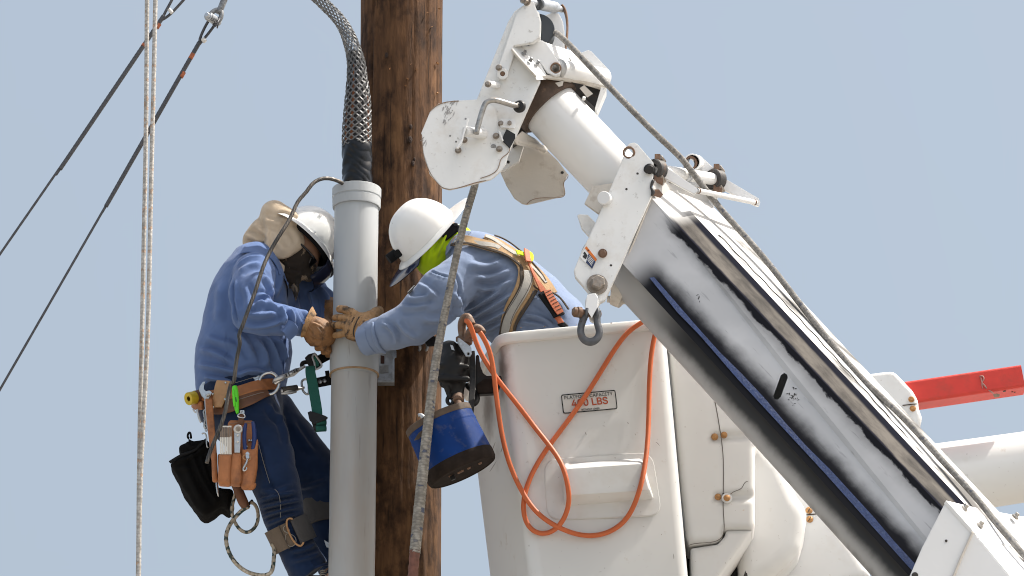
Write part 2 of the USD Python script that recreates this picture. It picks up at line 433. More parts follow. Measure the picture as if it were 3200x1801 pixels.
paint('galvanised', (.50, .52, .54), rough=.42, metal=.75, var=.18, vscale=40, grime=[((.16, .15, .13), .5, .7, 30, .6)], bump=.15, bscale=200)
paint('galvanised_old', (.30, .31, .32), rough=.5, metal=.6, var=.25, vscale=60, grime=[((.09, .08, .07), .45, .65, 50, .7)], bump=.3, bscale=200)

PC = W(1249, 900, 0.0); PXC = PC[0]; PR = 131 * PX
def pole_mesh():
    nz, ns = 620, 150
    z = np.concatenate([np.linspace(0, 8.4, 40), np.linspace(8.41, 12.2, nz)]); th = np.linspace(0, 2 * np.pi, ns, endpoint=False)
    Zg, T = np.meshgrid(z, th, indexing='ij')
    r0 = PR * (1 + .012 * (10.4 - Zg))
    c, s = np.cos(T), np.sin(T)
    P = np.stack([c * 3, s * 3, Zg * .6], -1)
    r = r0 + .006 * (meshkit.fbm(P, 4, 3) - .5) * 2 + .0035 * (meshkit.fbm(np.stack([c * 22, s * 22, Zg * 1.2], -1), 3, 8) - .5) * 2
    # long checks in the wood
    rng = np.random.default_rng(5)
    for k in range(26):
        t0 = rng.uniform(0, 2 * np.pi); z0 = rng.uniform(8.6, 12); L = rng.uniform(.25, 1.3); wdt = rng.uniform(.010, .022)
        wob = .03 * np.sin(Zg * 5 + k) ; d = np.abs((T - t0 - wob + np.pi) % (2 * np.pi) - np.pi)
        r -= rng.uniform(.004, .010) * np.exp(-(d / wdt) ** 2) * np.clip(1 - np.abs(Zg - z0) / L, 0, 1) ** .5
    v = np.stack([PXC + r * c, r * s, Zg], -1).reshape(-1, 3); n = len(z)
    i = (np.arange(n - 1)[:, None] * ns + np.arange(ns)[None]).ravel(); j = (np.arange(n - 1)[:, None] * ns + (np.arange(ns)[None] + 1) % ns).ravel()
    f = np.concatenate([np.stack([i, j, j + ns], 1), np.stack([i, j + ns, i + ns], 1)])
    top = len(v); v = np.vstack([v, [PXC, 0, z[-1]]]); e = (n - 1) * ns; k = np.arange(ns)
    return v, np.concatenate([f, np.stack([np.full(ns, top), e + k, e + (k + 1) % ns], 1)])
pole = thing('wooden_pole', 'tall round brown weathered wooden utility pole standing upright behind the grey pipe', 'utility pole', (PXC, 0, 0))
part(pole, 'shaft', pole_mesh(), MATS['pole_wood'], smooth=True)
def on_pole(sx, sy, off=0.0):
    x = W(sx, sy, -.1)[0] - PXC; y = -math.sqrt(max((PR + .004) ** 2 - x * x, 0)); 
    p = W(sx, sy, y); n = nrm([p[0] - PXC, y, 0]); return p + n * off, n
for zx, zy, r in ((760, 1140, 15), (770, 1110, 9), (745, 885, 13), (740, 975, 18), (575, 385, 14)):
    p, n = on_pole(*ZI(zx, zy)); 
    ball = trimesh.creation.icosphere(2, 1.0).vertices; q = ball * (1 + .25 * (meshkit.fbm(ball * 2 + zx, 3) - .5)[:, None])
    a = np.cross(n, [0, 0, 1]); kv = p + (q[:, :1] * a * r * .8 + q[:, 1:2] * np.array([0, 0, 1]) * r * 1.5) * PX / 2.23 + q[:, 2:] * n * .004
    part(pole, 'knot', (kv, trimesh.creation.icosphere(2, 1.0).faces), MATS['dark_knot'])
rng = np.random.default_rng(11)
for zx, zy, L in ((925, 440, 26), (925, 650, 22), (780, 485, 14), (720, 550, 16), (890, 190, 14), (1000, 60, 12), (600, 480, 14), (705, 600, 12), (890, 800, 16), (860, 90, 16), (745, 450, 12)):
    p, n = on_pole(*ZI(min(zx, 940), zy)); a = nrm(np.cross(n, [0, 0, 1]) * rng.uniform(-1, 1) + np.array([0, 0, rng.uniform(-1, .2)])); l = L * PX * .35
    part(pole, 'splinter', hull([p - n * .004, p + a * l * .4 + n * .010, p - a * l * .6 + n * .003, p + np.cross(a, n) * l * .4 + n * .004, p + a * l]), MATS['splinter'])
# steel bracket bolted to the pole behind the pipe, and hook bolts below the sleeve
br = [ZK(1225, 330), ZK(1410, 290), ZK(1413, 355), ZK(1390, 400), ZK(1390, 625), ZK(1222, 625)]
bk = part(pole, 'steel_bracket', cat(plate(br, -.185, .006), plate([ZK(1372, 395), ZK(1392, 385), ZK(1392, 627), ZK(1372, 615)], -.225, .04), plate([ZK(1225, 600), ZK(1392, 610), ZK(1392, 628), ZK(1225, 628)], -.225, .04)), MATS['galvanised'])
paint('bracket_hole', (.05, .02, .015), rough=.9); paint('grey_decal', (.30, .31, .32), rough=.6, var=.3, vscale=120)
part(bk, 'slot', plate([ZK(1255, 355), ZK(1292, 365), ZK(1292, 440), ZK(1255, 440)], -.188, .002), MATS['bracket_hole'])
part(bk, 'rating_label', plate([ZK(1245, 462), ZK(1335, 455), ZK(1335, 530), ZK(1245, 540)], -.188, .002), MATS['grey_decal'])
part(bk, 'flange', slab([W(*ZK(1335, 335), -.19), W(*ZK(1413, 293), -.24), W(*ZK(1413, 355), -.24), W(*ZK(1390, 402), -.2)], (0, .005, .0)), MATS['galvanised'])
for zx in (1590, 1650):
    p, n = on_pole(*ZK(zx, 265)); q = W(*ZK(zx, 250), p[1] - .03)
    part(pole, 'hook_bolt', tube([p + n * -.02, p + n * .03 + np.array([0, 0, .015]), p + n * .035 + np.array([.01, 0, -.012]), p + n * .02 + np.array([.012, 0, -.022])], .005, 16, 10), MATS['galvanised_old'])

# ================================================================== grey conduit with its sleeve
N = {'g': ('geometry', {}), 'n1': ('noise_texture', dict(scale=3.2, detail=7, roughness=.6)), 'mp': ('mapping', dict(scale=(1, 1, .35))),
     'r1': ('rgb_ramp', dict(ramp=[(.3, (.325, .345, .355)), (.5, (.385, .405, .415)), (.7, (.42, .435, .44))])),
     'n2': ('noise_texture', dict(scale=5, detail=8, roughness=.7)), 'mp2': ('mapping', dict(location=(1, 4, 9), scale=(1, 1, .18))),
     'm2': ('map_range', dict(from_min=.52, from_max=.72, to_min=.0, to_max=.65, clamp=True)), 'x2': ('mix', dict(mix_type='mix', color2=(.36, .29, .225))),
     'n3': ('noise_texture', dict(scale=38, detail=6, roughness=.7)), 'mp3': ('mapping', dict(scale=(1, 1, .08))),
     'm3': ('map_range', dict(from_min=.655, from_max=.70, to_min=.0, to_max=.4, clamp=True)), 'x3': ('mix', dict(mix_type='mix', color2=(.17, .165, .155))),
     'b': ('bump', dict(strength=.12, distance=.003)), 'p': ('principled_bsdf', dict(roughness=.5, specular_ior_level=.4))}
LK = [('g.position', 'mp.vector'), ('mp.vector', 'n1.vector'), ('n1.fac', 'r1.fac'), ('g.position', 'mp2.vector'), ('mp2.vector', 'n2.vector'), ('n2.fac', 'm2.value'), ('m2.result', 'x2.fac'), ('r1.color', 'x2.color1'),
      ('g.position', 'mp3.vector'), ('mp3.vector', 'n3.vector'), ('n3.fac', 'm3.value'), ('m3.result', 'x3.fac'), ('x2.color', 'x3.color1'), ('x3.color', 'p.base_color'), ('n3.fac', 'b.height'), ('b.normal', 'p.normal')]
mat('pvc_grey', N, LK)
N = dict(N); N['m3'] = ('map_range', dict(from_min=.62, from_max=.70, to_min=.0, to_max=.45, clamp=True)); N['r1'] = ('rgb_ramp', dict(ramp=[(.3, (.33, .33, .325)), (.5, (.385, .385, .38)), (.7, (.42, .415, .405))])); N['m2'] = ('map_range', dict(from_min=.46, from_max=.72, to_min=.0, to_max=.6, clamp=True))
mat('pvc_grey_dirty', N, LK)
YP = -.27
ptop = W(1117, 592, YP); pbell0 = W(1113, 1090, YP); pbell1 = W(1107, 1172, YP); pbot = W(1101, 1801, YP)
ax = nrm(ptop - pbot); lowdir = -ax
U = lambda p: float((p - pbell1) @ ax)
RU, RB, RL = 68.5 * PX, 76 * PX, 71 * PX
con = thing('conduit', 'upright grey plastic conduit pipe in front of the wooden pole, gripped by two gloved hands', 'conduit', pbell1 - ax * (pbell1[2] / ax[2]))
hb = U(pbell0); ht = U(ptop)
part(con, 'upper_pipe', lathe([(RL - .004, -.02), (RL, -.001), (RB - .001, 0), (RB, .003), (RB, hb * .9), (RB - .002, hb * 1.2), (RU + .002, hb * 1.9), (RU, hb * 2.2), (RU, ht - .075), (RU - .006, ht - .07), (RU - .006, ht - .06)], pbell1, ax, 96), MATS['pvc_grey'])
part(con, 'coupling', lathe([(RU - .003, ht - .075), (RU + .006, ht - .074), (RU + .0075, ht - .068), (RU + .0085, ht - .042), (RU + .0065, ht - .040), (RU + .0065, ht - .037), (RU + .009, ht - .035), (RU + .0095, ht - .002), (RU + .008, ht), (RU - .004, ht), (RU - .006, ht - .003), (RU - .006, ht - .07)], pbell1, ax, 96), MATS['pvc_grey'])
part(con, 'lower_pipe', lathe([(RL - .006, -.01), (RL, -.012), (RL, -pbell1[2] / ax[2])], pbell1, ax, 96), MATS['pvc_grey_dirty'])
paint('edge_grime', (.33, .22, .13), rough=.9, var=.3, vscale=40)
part(con, 'sleeve_lip', lathe([(RL + .001, -.0035), (RB - .0005, -.0035), (RB + .0012, -.002), (RB + .0012, .0015), (RB - .0005, .003)], pbell1, ax, 96), MATS['edge_grime'])
# ================================================================== the crane arm in front: paints
RUST = (.16, .065, .028)
paint('boom_white', (.74, .74, .72), rough=.42, var=.04, vscale=5, grime=[((.50, .43, .34), .52, .74, 7, .45), ((.22, .19, .16), .62, .70, 45, .45), (RUST, .70, .74, 28, .7)], bump=.05, bscale=90)
paint('boom_white_clean', (.74, .74, .73), rough=.42, spec=.3, var=.03, vscale=6, grime=[((.5, .45, .38), .58, .78, 9, .35)], bump=.04, bscale=80)
paint('boom_beige', (.56, .52, .46), rough=.6, var=.08, vscale=7, grime=[((.30, .24, .18), .55, .68, 18, .5), (RUST, .69, .72, 30, .7)], bump=.08, bscale=120)
paint('rust_brown', (.17, .10, .065), rough=.75, var=.3, vscale=30, bump=.3, bscale=180, grime=[((.32, .17, .08), .55, .7, 50, .6)])
paint('scuff_dark', (.06, .06, .06), rough=.8, var=.4)
paint('sleeve_brown', (.085, .055, .038), rough=.8, var=.35, vscale=30, bump=.3, bscale=180, grime=[((.20, .12, .07), .56, .7, 50, .6)])
paint('dark_steel', (.055, .052, .05), rough=.55, var=.3, vscale=40, metal=.35, grime=[((.16, .08, .04), .58, .7, 40, .6)], bump=.2, bscale=160)
paint('black_grease', (.012, .011, .011), rough=.45, var=.4, vscale=30)
paint('bare_steel', (.42, .40, .37), rough=.36, metal=.85, var=.25, vscale=50, grime=[((.14, .10, .07), .52, .68, 40, .7)])
paint('sheave_dark', (.05, .055, .06), rough=.4, metal=.3, var=.2)
paint('bolt_rusty', (.30, .265, .23), rough=.55, metal=.5, var=.3, vscale=90, grime=[((.30, .20, .12), .5, .7, 80, .5)])
paint('edge_rust', (.24, .16, .11), rough=.8, var=.4, vscale=70)

# the beam's own axes
FT = np.array([2035.0, 617.0]); DV = np.array([907.0, 969.0]); DV /= np.linalg.norm(DV); NV = np.array([DV[1], -DV[0]])
def bq(t, p): q = FT + DV * t + NV * p; return q[0], q[1]
YB = lambda t: -1.15 - .00020 * t
def BP(t, p, dy=0.0): return W(*bq(t, p), YB(t) + dy)
P0 = BP(0, 0); DW = nrm(BP(1600, 0) - BP(0, 0)); NW = nrm(BP(0, 100) - BP(0, 0)); NW = nrm(NW - DW * (NW @ DW))
TM = np.linalg.norm(BP(1600, 0) - BP(0, 0)) / 1600
def along(N, K, pre='a'):
    """Nodes that measure how far along (u) and across (v) the beam a place lies, in metres."""
    N[pre + 'g'] = ('geometry', {}); N[pre + 's'] = ('vector_math', dict(math_type='subtract', vector2=P0)); K.append((pre + 'g.position', pre + 's.vector1'))
    for nm, vec in (('u', DW), ('v', NW)):
        N[pre + nm] = ('vector_math', dict(math_type='dot_product', vector2=vec)); K.append((pre + 's.vector', pre + nm + '.vector1'))
def mathn(N, K, name, kind, a, b, clamp=False):
    d = dict(math_type=kind, use_clamp=clamp)
    for i, x in ((1, a), (2, b)):
        if isinstance(x, str): K.append((x, f'{name}.value{i}'))
        else: d[f'value{i}'] = x
    N[name] = ('math', d); return name + '.value'
def mapr(N, K, name, src, a, b, c, d, kind='smoothstep'):
    N[name] = ('map_range', dict(range_type=kind, from_min=a, from_max=b, to_min=c, to_max=d, clamp=True)); K.append((src, name + '.value')); return name + '.result'
def noise_(N, K, name, src, scale, detail=6, rough=.6, stretch=None):
    N[name] = ('noise_texture', dict(scale=scale, detail=detail, roughness=rough))
    if stretch:
        N[name + 'm'] = ('mapping', dict(**stretch)); K += [(src, name + 'm.vector'), (name + 'm.vector', name + '.vector')]
    else: K.append((src, name + '.vector'))
    return name + '.fac'
def mixc(N, K, name, fac, a, b, kind='mix'):
    d = dict(mix_type=kind)
    for k, x in (('fac', fac), ('color1', a), ('color2', b)):
        if isinstance(x, str): K.append((x, f'{name}.{k}'))
        else: d[k] = x
    N[name] = ('mix', d); return name + '.color'

N, K = {'p': ('principled_bsdf', dict(roughness=.38))}, []
along(N, K)
N['uvv'] = ('combine_xyz', {}); K += [('au.value', 'uvv.x'), ('av.value', 'uvv.y')]
n1 = noise_(N, K, 'n1', 'uvv.vector', 9, 7, .6); n2 = noise_(N, K, 'n2', 'uvv.vector', 30, 8, .7, dict(scale=(.35, 1, 1))); n3 = noise_(N, K, 'n3', 'uvv.vector', 3.0, 5, .55)
va = mathn(N, K, 'va', 'add', 'av.value', mathn(N, K, 'j1', 'multiply', mathn(N, K, 'j0', 'subtract', mathn(N, K, 'jj', 'add', mathn(N, K, 'jk', 'multiply', n2, .45), mathn(N, K, 'jl', 'multiply', n1, .55)), .5), .085))
vb = mathn(N, K, 'vb', 'add', 'av.value', mathn(N, K, 'k1', 'multiply', mathn(N, K, 'k0', 'subtract', mathn(N, K, 'kk', 'add', mathn(N, K, 'kl', 'multiply', n2, .3), mathn(N, K, 'km', 'multiply', n1, .7)), .5), .060))
S = PX * .96
topd = mapr(N, K, 'topd', va, -28 * S, -16 * S, 0, 1)                     # ragged black along the upper edge
wide = mapr(N, K, 'wide', vb, -60 * S, -4 * S, 0, .55)
lowd = mapr(N, K, 'lowd', vb, -104 * S, -166 * S, 0, .99)               # soft black band low on the side
st = mapr(N, K, 'st', 'au.value', 50 * TM, 150 * TM, 0, 1); stl = mapr(N, K, 'stl', 'au.value', 120 * TM, 230 * TM, 0, 1)
m = mathn(N, K, 'm1', 'maximum', mathn(N, K, 'm2', 'multiply', mathn(N, K, 'm3', 'maximum', topd, wide), st), mathn(N, K, 'm4', 'multiply', lowd, stl))
N['scr'] = ('noise_texture', dict(scale=60, detail=4, roughness=.6)); N['scm'] = ('mapping', dict(rotation=(0, 0, .5), scale=(.12, 1, 1))); K += [('uvv.vector', 'scm.vector'), ('scm.vector', 'scr.vector')]
sc = mapr(N, K, 'scl', 'scr.fac', .62, .70, 0, .45)
base = mixc(N, K, 'c0', mapr(N, K, 'c0m', n3, .40, .65, 0, .5), (.50, .505, .515), (.36, .365, .375))
base = mixc(N, K, 'c1', sc, base, (.20, .20, .21))
base = mixc(N, K, 'c2', mapr(N, K, 'spk', n2, .72, .75, 0, .8), base, (.05, .05, .05))
col = mixc(N, K, 'c3', m, base, (.009, .009, .012))
K.append((col, 'p.base_color')); K.append((mapr(N, K, 'spm', m, 0, 1, .45, .10, 'linear'), 'p.specular_ior_level'))
mat('boom_side_paint', N, K)
# chamfer: dirt-polished band between two dark rims
N, K = {'p': ('principled_bsdf', dict(roughness=.8, specular_ior_level=.03))}, []
along(N, K); N['uvv'] = ('combine_xyz', {}); K += [('au.value', 'uvv.x'), ('av.value', 'uvv.y')]
n1 = noise_(N, K, 'n1', 'uvv.vector', 14, 7, .65, dict(scale=(.3, 1, 1))); vj = mathn(N, K, 'va', 'add', 'av.value', mathn(N, K, 'j1', 'multiply', mathn(N, K, 'j0', 'subtract', n1, .5), .02))
CHV = lambda p: float((BP(800, p, .09 * p / 60) - P0) @ NW)
lo = mapr(N, K, 'lo', vj, CHV(7), CHV(1), 0, 1); hi = mapr(N, K, 'hi', vj, CHV(38), CHV(46), 0, 1); st = mapr(N, K, 'st', 'au.value', 60 * TM, 140 * TM, 0, 1)
d = mathn(N, K, 'd', 'multiply', mathn(N, K, 'd2', 'maximum', lo, hi), st)
worn = mixc(N, K, 'w0', mapr(N, K, 'w1', n1, .35, .65, 0, 1), (.060, .056, .052), (.145, .132, .118))
base = mixc(N, K, 'c0', st, (.6, .6, .59), worn)
K.append((mixc(N, K, 'c1', d, base, (.005, .006, .013)), 'p.base_color'))
mat('boom_edge_paint', N, K)
# top
N, K = {'p': ('principled_bsdf', dict(roughness=.75, specular_ior_level=.12))}, []
along(N, K); N['uvv'] = ('combine_xyz', {}); N['sp'] = ('separate_xyz', {}); K += [('ag.position', 'sp.vector'), ('au.value', 'uvv.x'), ('sp.y', 'uvv.y')]
n1 = noise_(N, K, 'n1', 'uvv.vector', 7, 7, .62, dict(scale=(.4, 1.2, 1)))
spot = mapr(N, K, 's', n1, .50, .64, 0, .85); st = mapr(N, K, 'st', 'au.value', 90 * TM, 190 * TM, 0, 1)
K.append((mixc(N, K, 'c1', mathn(N, K, 'd', 'multiply', spot, st), (.56, .55, .53), (.07, .065, .06)), 'p.base_color'))
mat('boom_top_paint', N, K)
# under tube
N, K = {'p': ('principled_bsdf', dict(roughness=.45))}, []
along(N, K); N['uvv'] = ('combine_xyz', {}); K += [('au.value', 'uvv.x'), ('av.value', 'uvv.y')]
n1 = noise_(N, K, 'n1', 'uvv.vector', 12, 7, .62); n2 = noise_(N, K, 'n2', 'uvv.vector', 24, 5, .6, dict(scale=(.7, .25, 1)))
vj = mathn(N, K, 'va', 'add', 'av.value', mathn(N, K, 'j1', 'multiply', mathn(N, K, 'j0', 'subtract', n1, .5), .03))
up = mapr(N, K, 'up', vj, -256 * S, -222 * S, 0, .97); lo = mapr(N, K, 'lo', vj, -258 * S, -280 * S, 0, .97); bl = mapr(N, K, 'bl', n2, .70, .74, 0, .8); st = mapr(N, K, 'st', 'au.value', 150 * TM, 420 * TM, 0, 1)
d = mathn(N, K, 'd', 'multiply', mathn(N, K, 'd2', 'maximum', mathn(N, K, 'd3', 'maximum', up, lo), bl), st)
K.append((mixc(N, K, 'c1', d, (.36, .365, .37), (.009, .009, .010)), 'p.base_color'))
mat('boom_tube_paint', N, K)
paint('blue_wear', (.035, .06, .16), rough=.6, var=.35, vscale=60, bump=.8, bscale=160, grime=[((.10, .14, .25), .55, .66, 70, .5)])

crane = thing('crane_boom', 'white steel crane arm streaked with black grease, sloping down in front of the bucket', 'crane arm', BP(3400, -100))
TE = 3300
def facet(p0, p1, y0, y1, n=60):
    t = np.linspace(0, 1, n) ** 1.3 * TE; v = []
    for a in t: v += [BP(a, p0(a) if callable(p0) else p0, y0), BP(a, p1(a) if callable(p1) else p1, y1)]
    i = np.arange(n - 1) * 2
    return (np.array(v), np.concatenate([np.stack([i, i + 2, i + 3], 1), np.stack([i, i + 3, i + 1], 1)]))
pb = lambda t: -206 - .0100 * t
def bslab(tp, thick, dy=0.0, holes=()):
    """A sheet lying along the beam: outline in (along, across) pixels, its face dy behind the beam's front."""
    e = trimesh.creation.extrude_polygon(Polygon(tp, holes).buffer(0), 1.0, engine='earcut'); v = np.array(e.vertices)
    return (np.array([BP(a, b, dy + thick * c) for a, b, c in v]), np.array(e.faces))
tpof = lambda x, y: (float(((x, y) - FT) @ DV), float(((x, y) - FT) @ NV))
# side sheet with its slot
so = [ZG(645, 428), ZG(660, 437), ZG(663, 452), ZG(628, 548), ZG(613, 562), ZG(597, 560), ZG(590, 545), ZG(628, 440)]
TT = np.arange(0, TE + 1, 150)
side = bslab([(a, -1) for a in TT] + [(a, pb(a)) for a in TT[::-1]], .008, 0, [[tpof(x, y) for x, y in so]])
beam = part(crane, 'side_plate', side, MATS['boom_side_paint'], smooth=False)
part(crane, 'edge_bevel', facet(-1, 60, .0, .09), MATS['boom_edge_paint'], smooth=False)
part(crane, 'top_plate', facet(60, 122, .09, .32), MATS['boom_top_paint'], smooth=False)
part(crane, 'back_plate', cat(facet(122, lambda t: 60, .32, .42), facet(lambda t: 60, lambda t: pb(t) + 8, .42, .40), facet(lambda t: pb(t) + 8, lambda t: pb(t), .40, .004)), MATS['boom_white'], smooth=False)
part(crane, 'weld_seam', tube([BP(230 + 40 * i, 74 + 5 * math.sin(i * .17) + (1.2 if i % 2 else -1.2), .132) for i in range(46)], .0022, 300, 6), MATS['black_grease'])
part(crane, 'wear_strip', bslab([(188, -164), (180, -176), (320, -186), (420, -184), (600, -191), (1000, -193), (1440, -203), (1440, -181), (1300, -180), (1200, -175), (1000, -173), (900, -177), (800, -175), (700, -170), (600, -170), (500, -174), (400, -172), (300, -168)], .012, -.010), MATS['blue_wear'])
rng = np.random.default_rng(12)
for cx, cy, n, sx, sy in ((690, 545, 26, 26, 30), (700, 505, 6, 10, 10), (215, 60, 5, 10, 18), (420, 110, 4, 6, 16), (830, 640, 6, 40, 40)):
    for _ in range(n):
        x, y = rng.normal(cx, sx * .6), rng.normal(cy, sy * .6); a, L = rng.uniform(-1, 1) - .6, rng.uniform(2, 8)
        part(crane, 'paint_chip', bslab([tpof(*ZG(*q)) for q in ell(x, y, L, rng.uniform(1, 3), 7, a)], .0012, -.0011), MATS['scuff_dark'])
part(crane, 'lower_tube', tube([BP(-10, -222, .17), BP(700, -228, .17), BP(1600, -240, .17), BP(TE, -262, .17)], [62 * PX, 62 * PX, 67 * PX, 76 * PX], 60, 48), MATS['boom_tube_paint'])
part(crane, 'tube_elbow', cat(tube([W(*ZE(430, 1085), -.99), W(*ZE(380, 1060), -.99), W(*ZE(330, 1050), -.99)], [.052, .054, .05], 20, 32), tube([W(*ZE(455, 1125), -.98), W(*ZE(415, 1120), -.98), W(*ZE(305, 1108), -.98)], [.01, .012, .012], 12, 16)), MATS['boom_beige'])
part(crane, 'weld_bead', tube([W(*ZE(600 - 9 * i, 432 + 22.5 * i), -1.163) for i in range(21)], .004, 60, 8), MATS['boom_beige'])

# end plates of the beam
EPX = [(413, 180), (424, 128), (450, 99), (482, 93), (503, 104), (606, 225), (604, 300), (598, 345), (592, 440), (490, 668), (397, 882), (292, 1112), (262, 1128), (243, 1158), (238, 1236), (214, 1254), (196, 1240), (164, 1165), (163, 1118), (186, 1066), (98, 962), (90, 920), (139, 800), (186, 708), (240, 588), (335, 370)]
EH = [ell(*ZE(445, 160), 12, 19, 20, .2)]
ep = part(crane, 'end_plate', plate([ZE(*q) for q in EPX], -1.195, .026, .003, EH), MATS['boom_white'])
part(ep, 'bushing', cat(*[pipe(W(*ZE(446, 160), -1.20), W(*ZE(446, 160), -1.15), .022, .0155)]), MATS['rust_brown'])
part(ep, 'pin_head', cat(rod(W(*ZE(580, 270), -1.215), W(*ZE(580, 270), -1.19), .016), rod(W(*ZE(580, 270), -1.2), W(*ZE(580, 270), -1.185), .021)), MATS['black_grease'])
for c in ((502, 296), (430, 397), (330, 890)):
    part(ep, 'bolt_hole', rod(W(*ZE(*c), -1.1965), W(*ZE(*c), -1.19), .0042, 12), MATS['dark_steel'])
part(ep, 'pivot_pin', cat(rod(W(*ZE(276, 812), -1.215), W(*ZE(276, 812), -1.19), .0115), rod(W(*ZE(276, 812), -1.203), W(*ZE(276, 812), -1.19), .016)), MATS['rust_brown'])
part(ep, 'hex_bolt', hexbolt(W(*ZE(240, 1016), -1.195), (0.12, -1, 0), .0255, .03), MATS['bolt_rusty'])
part(ep, 'lug', hull([W(*ZE(x, y), -1.24) for x, y in ((175, 1085), (225, 1070), (246, 1105), (240, 1165), (205, 1230), (165, 1165))] + [W(*ZE(x, y), -1.196) for x, y in ((180, 1075), (245, 1075), (250, 1150), (210, 1235))]), MATS['boom_white_clean'])
part(ep, 'edge_wear', tube([W(*ZE(x, y), -1.199) for x, y in ((592, 440), (598, 400), (590, 385), (600, 350), (600, 335))], [.003, .006, .004, .006, .003], 24, 7), MATS['dark_steel'])
ep2 = part(crane, 'end_plate', plate(rounded([ZE(x + 400, y + 72) for x, y in ((415, 200), (424, 140), (455, 100), (505, 104), (640, 225), (640, 330), (592, 440), (430, 400))], 6), -.86, .026, .003, [ell(*ZE(843, 228), 13, 18)]), MATS['boom_white_clean'], 'rear end plate seen past the rope')
part(ep2, 'bushing', pipe(W(*ZE(842, 228), -.93), W(*ZE(850, 232), -.85), .026, .018), MATS['rust_brown'])
part(ep2, 'boss', pipe(W(*ZE(855, 222), -.935), W(*ZE(880, 230), -.85), .030, .0255), MATS['boom_white_clean'])
# tabs and stub at the plate's left edge
part(crane, 'tab', plate(rounded([ZE(x, y) for x, y in ((345, 355), (212, 378), (158, 488), (252, 557), (300, 470))], 3), -1.10, .014), MATS['boom_beige'])
part(crane, 'tab', plate([ZE(x, y) for x, y in ((113, 566), (122, 559), (180, 562), (262, 645), (205, 722), (140, 650))], -1.12, .014), MATS['boom_white'])
part(crane, 'stub_tube', rod(W(*ZE(282, 452), -1.22), W(*ZE(345, 505), -1.10), .0235, 28, .08), MATS['boom_white_clean'])
# warning label
paint('label_white', (.75, .75, .74), rough=.5, var=.03); paint('label_orange', (.62, .16, .02), rough=.5, var=.05); paint('label_navy', (.03, .045, .10), rough=.5, var=.1); paint('label_black', (.015, .015, .015), rough=.5); paint('label_red', (.42, .075, .025), rough=.5, var=.15, vscale=80)
q = lambda *P: [ZE(*p) for p in P]
lab = part(ep, 'warning_label', plate(q((172, 765), (240, 850), (208, 914), (130, 836)), -1.1975, .002, 0), MATS['label_white'])
part(lab, 'orange_header', plate(q((172, 766), (239, 850), (231, 866), (160, 778)), -1.1985, .0015, 0), MATS['label_orange'])
part(lab, 'navy_panel', plate(q((186, 812), (230, 868), (208, 912), (168, 872)), -1.1985, .0015, 0), MATS['label_navy'])
part(lab, 'hand_symbol', plate(q((160, 800), (178, 826), (168, 850), (150, 838), (147, 828), (158, 822), (150, 812)), -1.1985, .0015, 0), MATS['label_black'])
part(lab, 'warning_triangle', plate(q((180, 785), (190, 797), (178, 796)), -1.1995, .001, 0), MATS['label_black'])
for k in range(4):
    a = np.array([186 + 1 - 4 * k, 822 + 9 * k]); part(lab, 'text_line', plate(q(tuple(a + (4, 2)), tuple(a + (32, 40)), tuple(a + (30, 43)), tuple(a + (2, 5))), -1.1995, .001, 0), MATS['label_white'])

def sheet(pts, thick):
    """A thin convex plate through points that need not lie exactly in one plane."""
    P = np.asarray(pts, float); return hull(np.vstack([P, P + np.asarray(thick)]))
# rope guide: shaft, clamps, two levers and the bar between them
CL1, CL2 = W(*ZE(628, 272), -1.12), W(*ZE(1010, 335), -.87)
sh = part(crane, 'guide_shaft', tube([CL1, CL2], .0215, 2, 24), MATS['boom_white_clean'])
part(sh, 'shaft_collar', tube([CL1 + (CL2 - CL1) * .46, CL1 + (CL2 - CL1) * .53], .025, 2, 24), MATS['galvanised'])
for i, (c, dx) in enumerate(((CL1, 0), (CL2, 1))):
    dd = nrm(CL2 - CL1)
    cl = part(crane, 'clamp', pipe(c - dd * .022, c + dd * .018, .037, .02, 22), MATS['dark_steel'])
    for k in (-1, 1): part(cl, 'clamp_bolt', cat(rod(c + np.array([.012, -.02, .036 * k + .004]), c + np.array([.026, .025, .036 * k + .004]), .008, 8)), MATS['bolt_rusty'])
    part(cl, 'clamp_flange', hull([c + np.array([-.008 + .02 * k, yy, zz + .034]) for k in (0, 1) for yy in (-.02, .02) for zz in (-.01, .018)]), MATS['rust_brown'])
    part(cl, 'clamp_flange', hull([c + np.array([-.01 + .03 * k, yy, zz - .04]) for k in (0, 1) for yy in (-.02, .02) for zz in (-.014, .012)]), MATS['rust_brown'])
l1 = [ZE(668, 242), ZE(700, 262), ZE(886, 388), ZE(893, 410), ZE(868, 428), ZE(800, 392), ZE(664, 318)]
part(crane, 'lever', plate(rounded(l1, 3), -1.12, .012), MATS['boom_white_clean'])
part(crane, 'lever', plate(rounded([ZE(1040, 322), ZE(1060, 322), ZE(1285, 455), ZE(1296, 480), ZE(1286, 508), ZE(1255, 498), ZE(1032, 385)], 3), -.86, .012), MATS['boom_white_clean'])
bar = part(crane, 'guide_bar', tube([W(*ZE(888, 406), -1.115), W(*ZE(1268, 484), -.855)], .0095, 2, 20), MATS['boom_white_clean'])
for t in (.012, .965): part(bar, 'bar_collar', tube([W(*ZE(888, 406), -1.115) * (1 - t) + W(*ZE(1268, 484), -.855) * t, W(*ZE(888, 406), -1.115) * (.985 - t) + W(*ZE(1268, 484), -.855) * (t + .015)], .0108, 2, 18), MATS['rust_brown'])
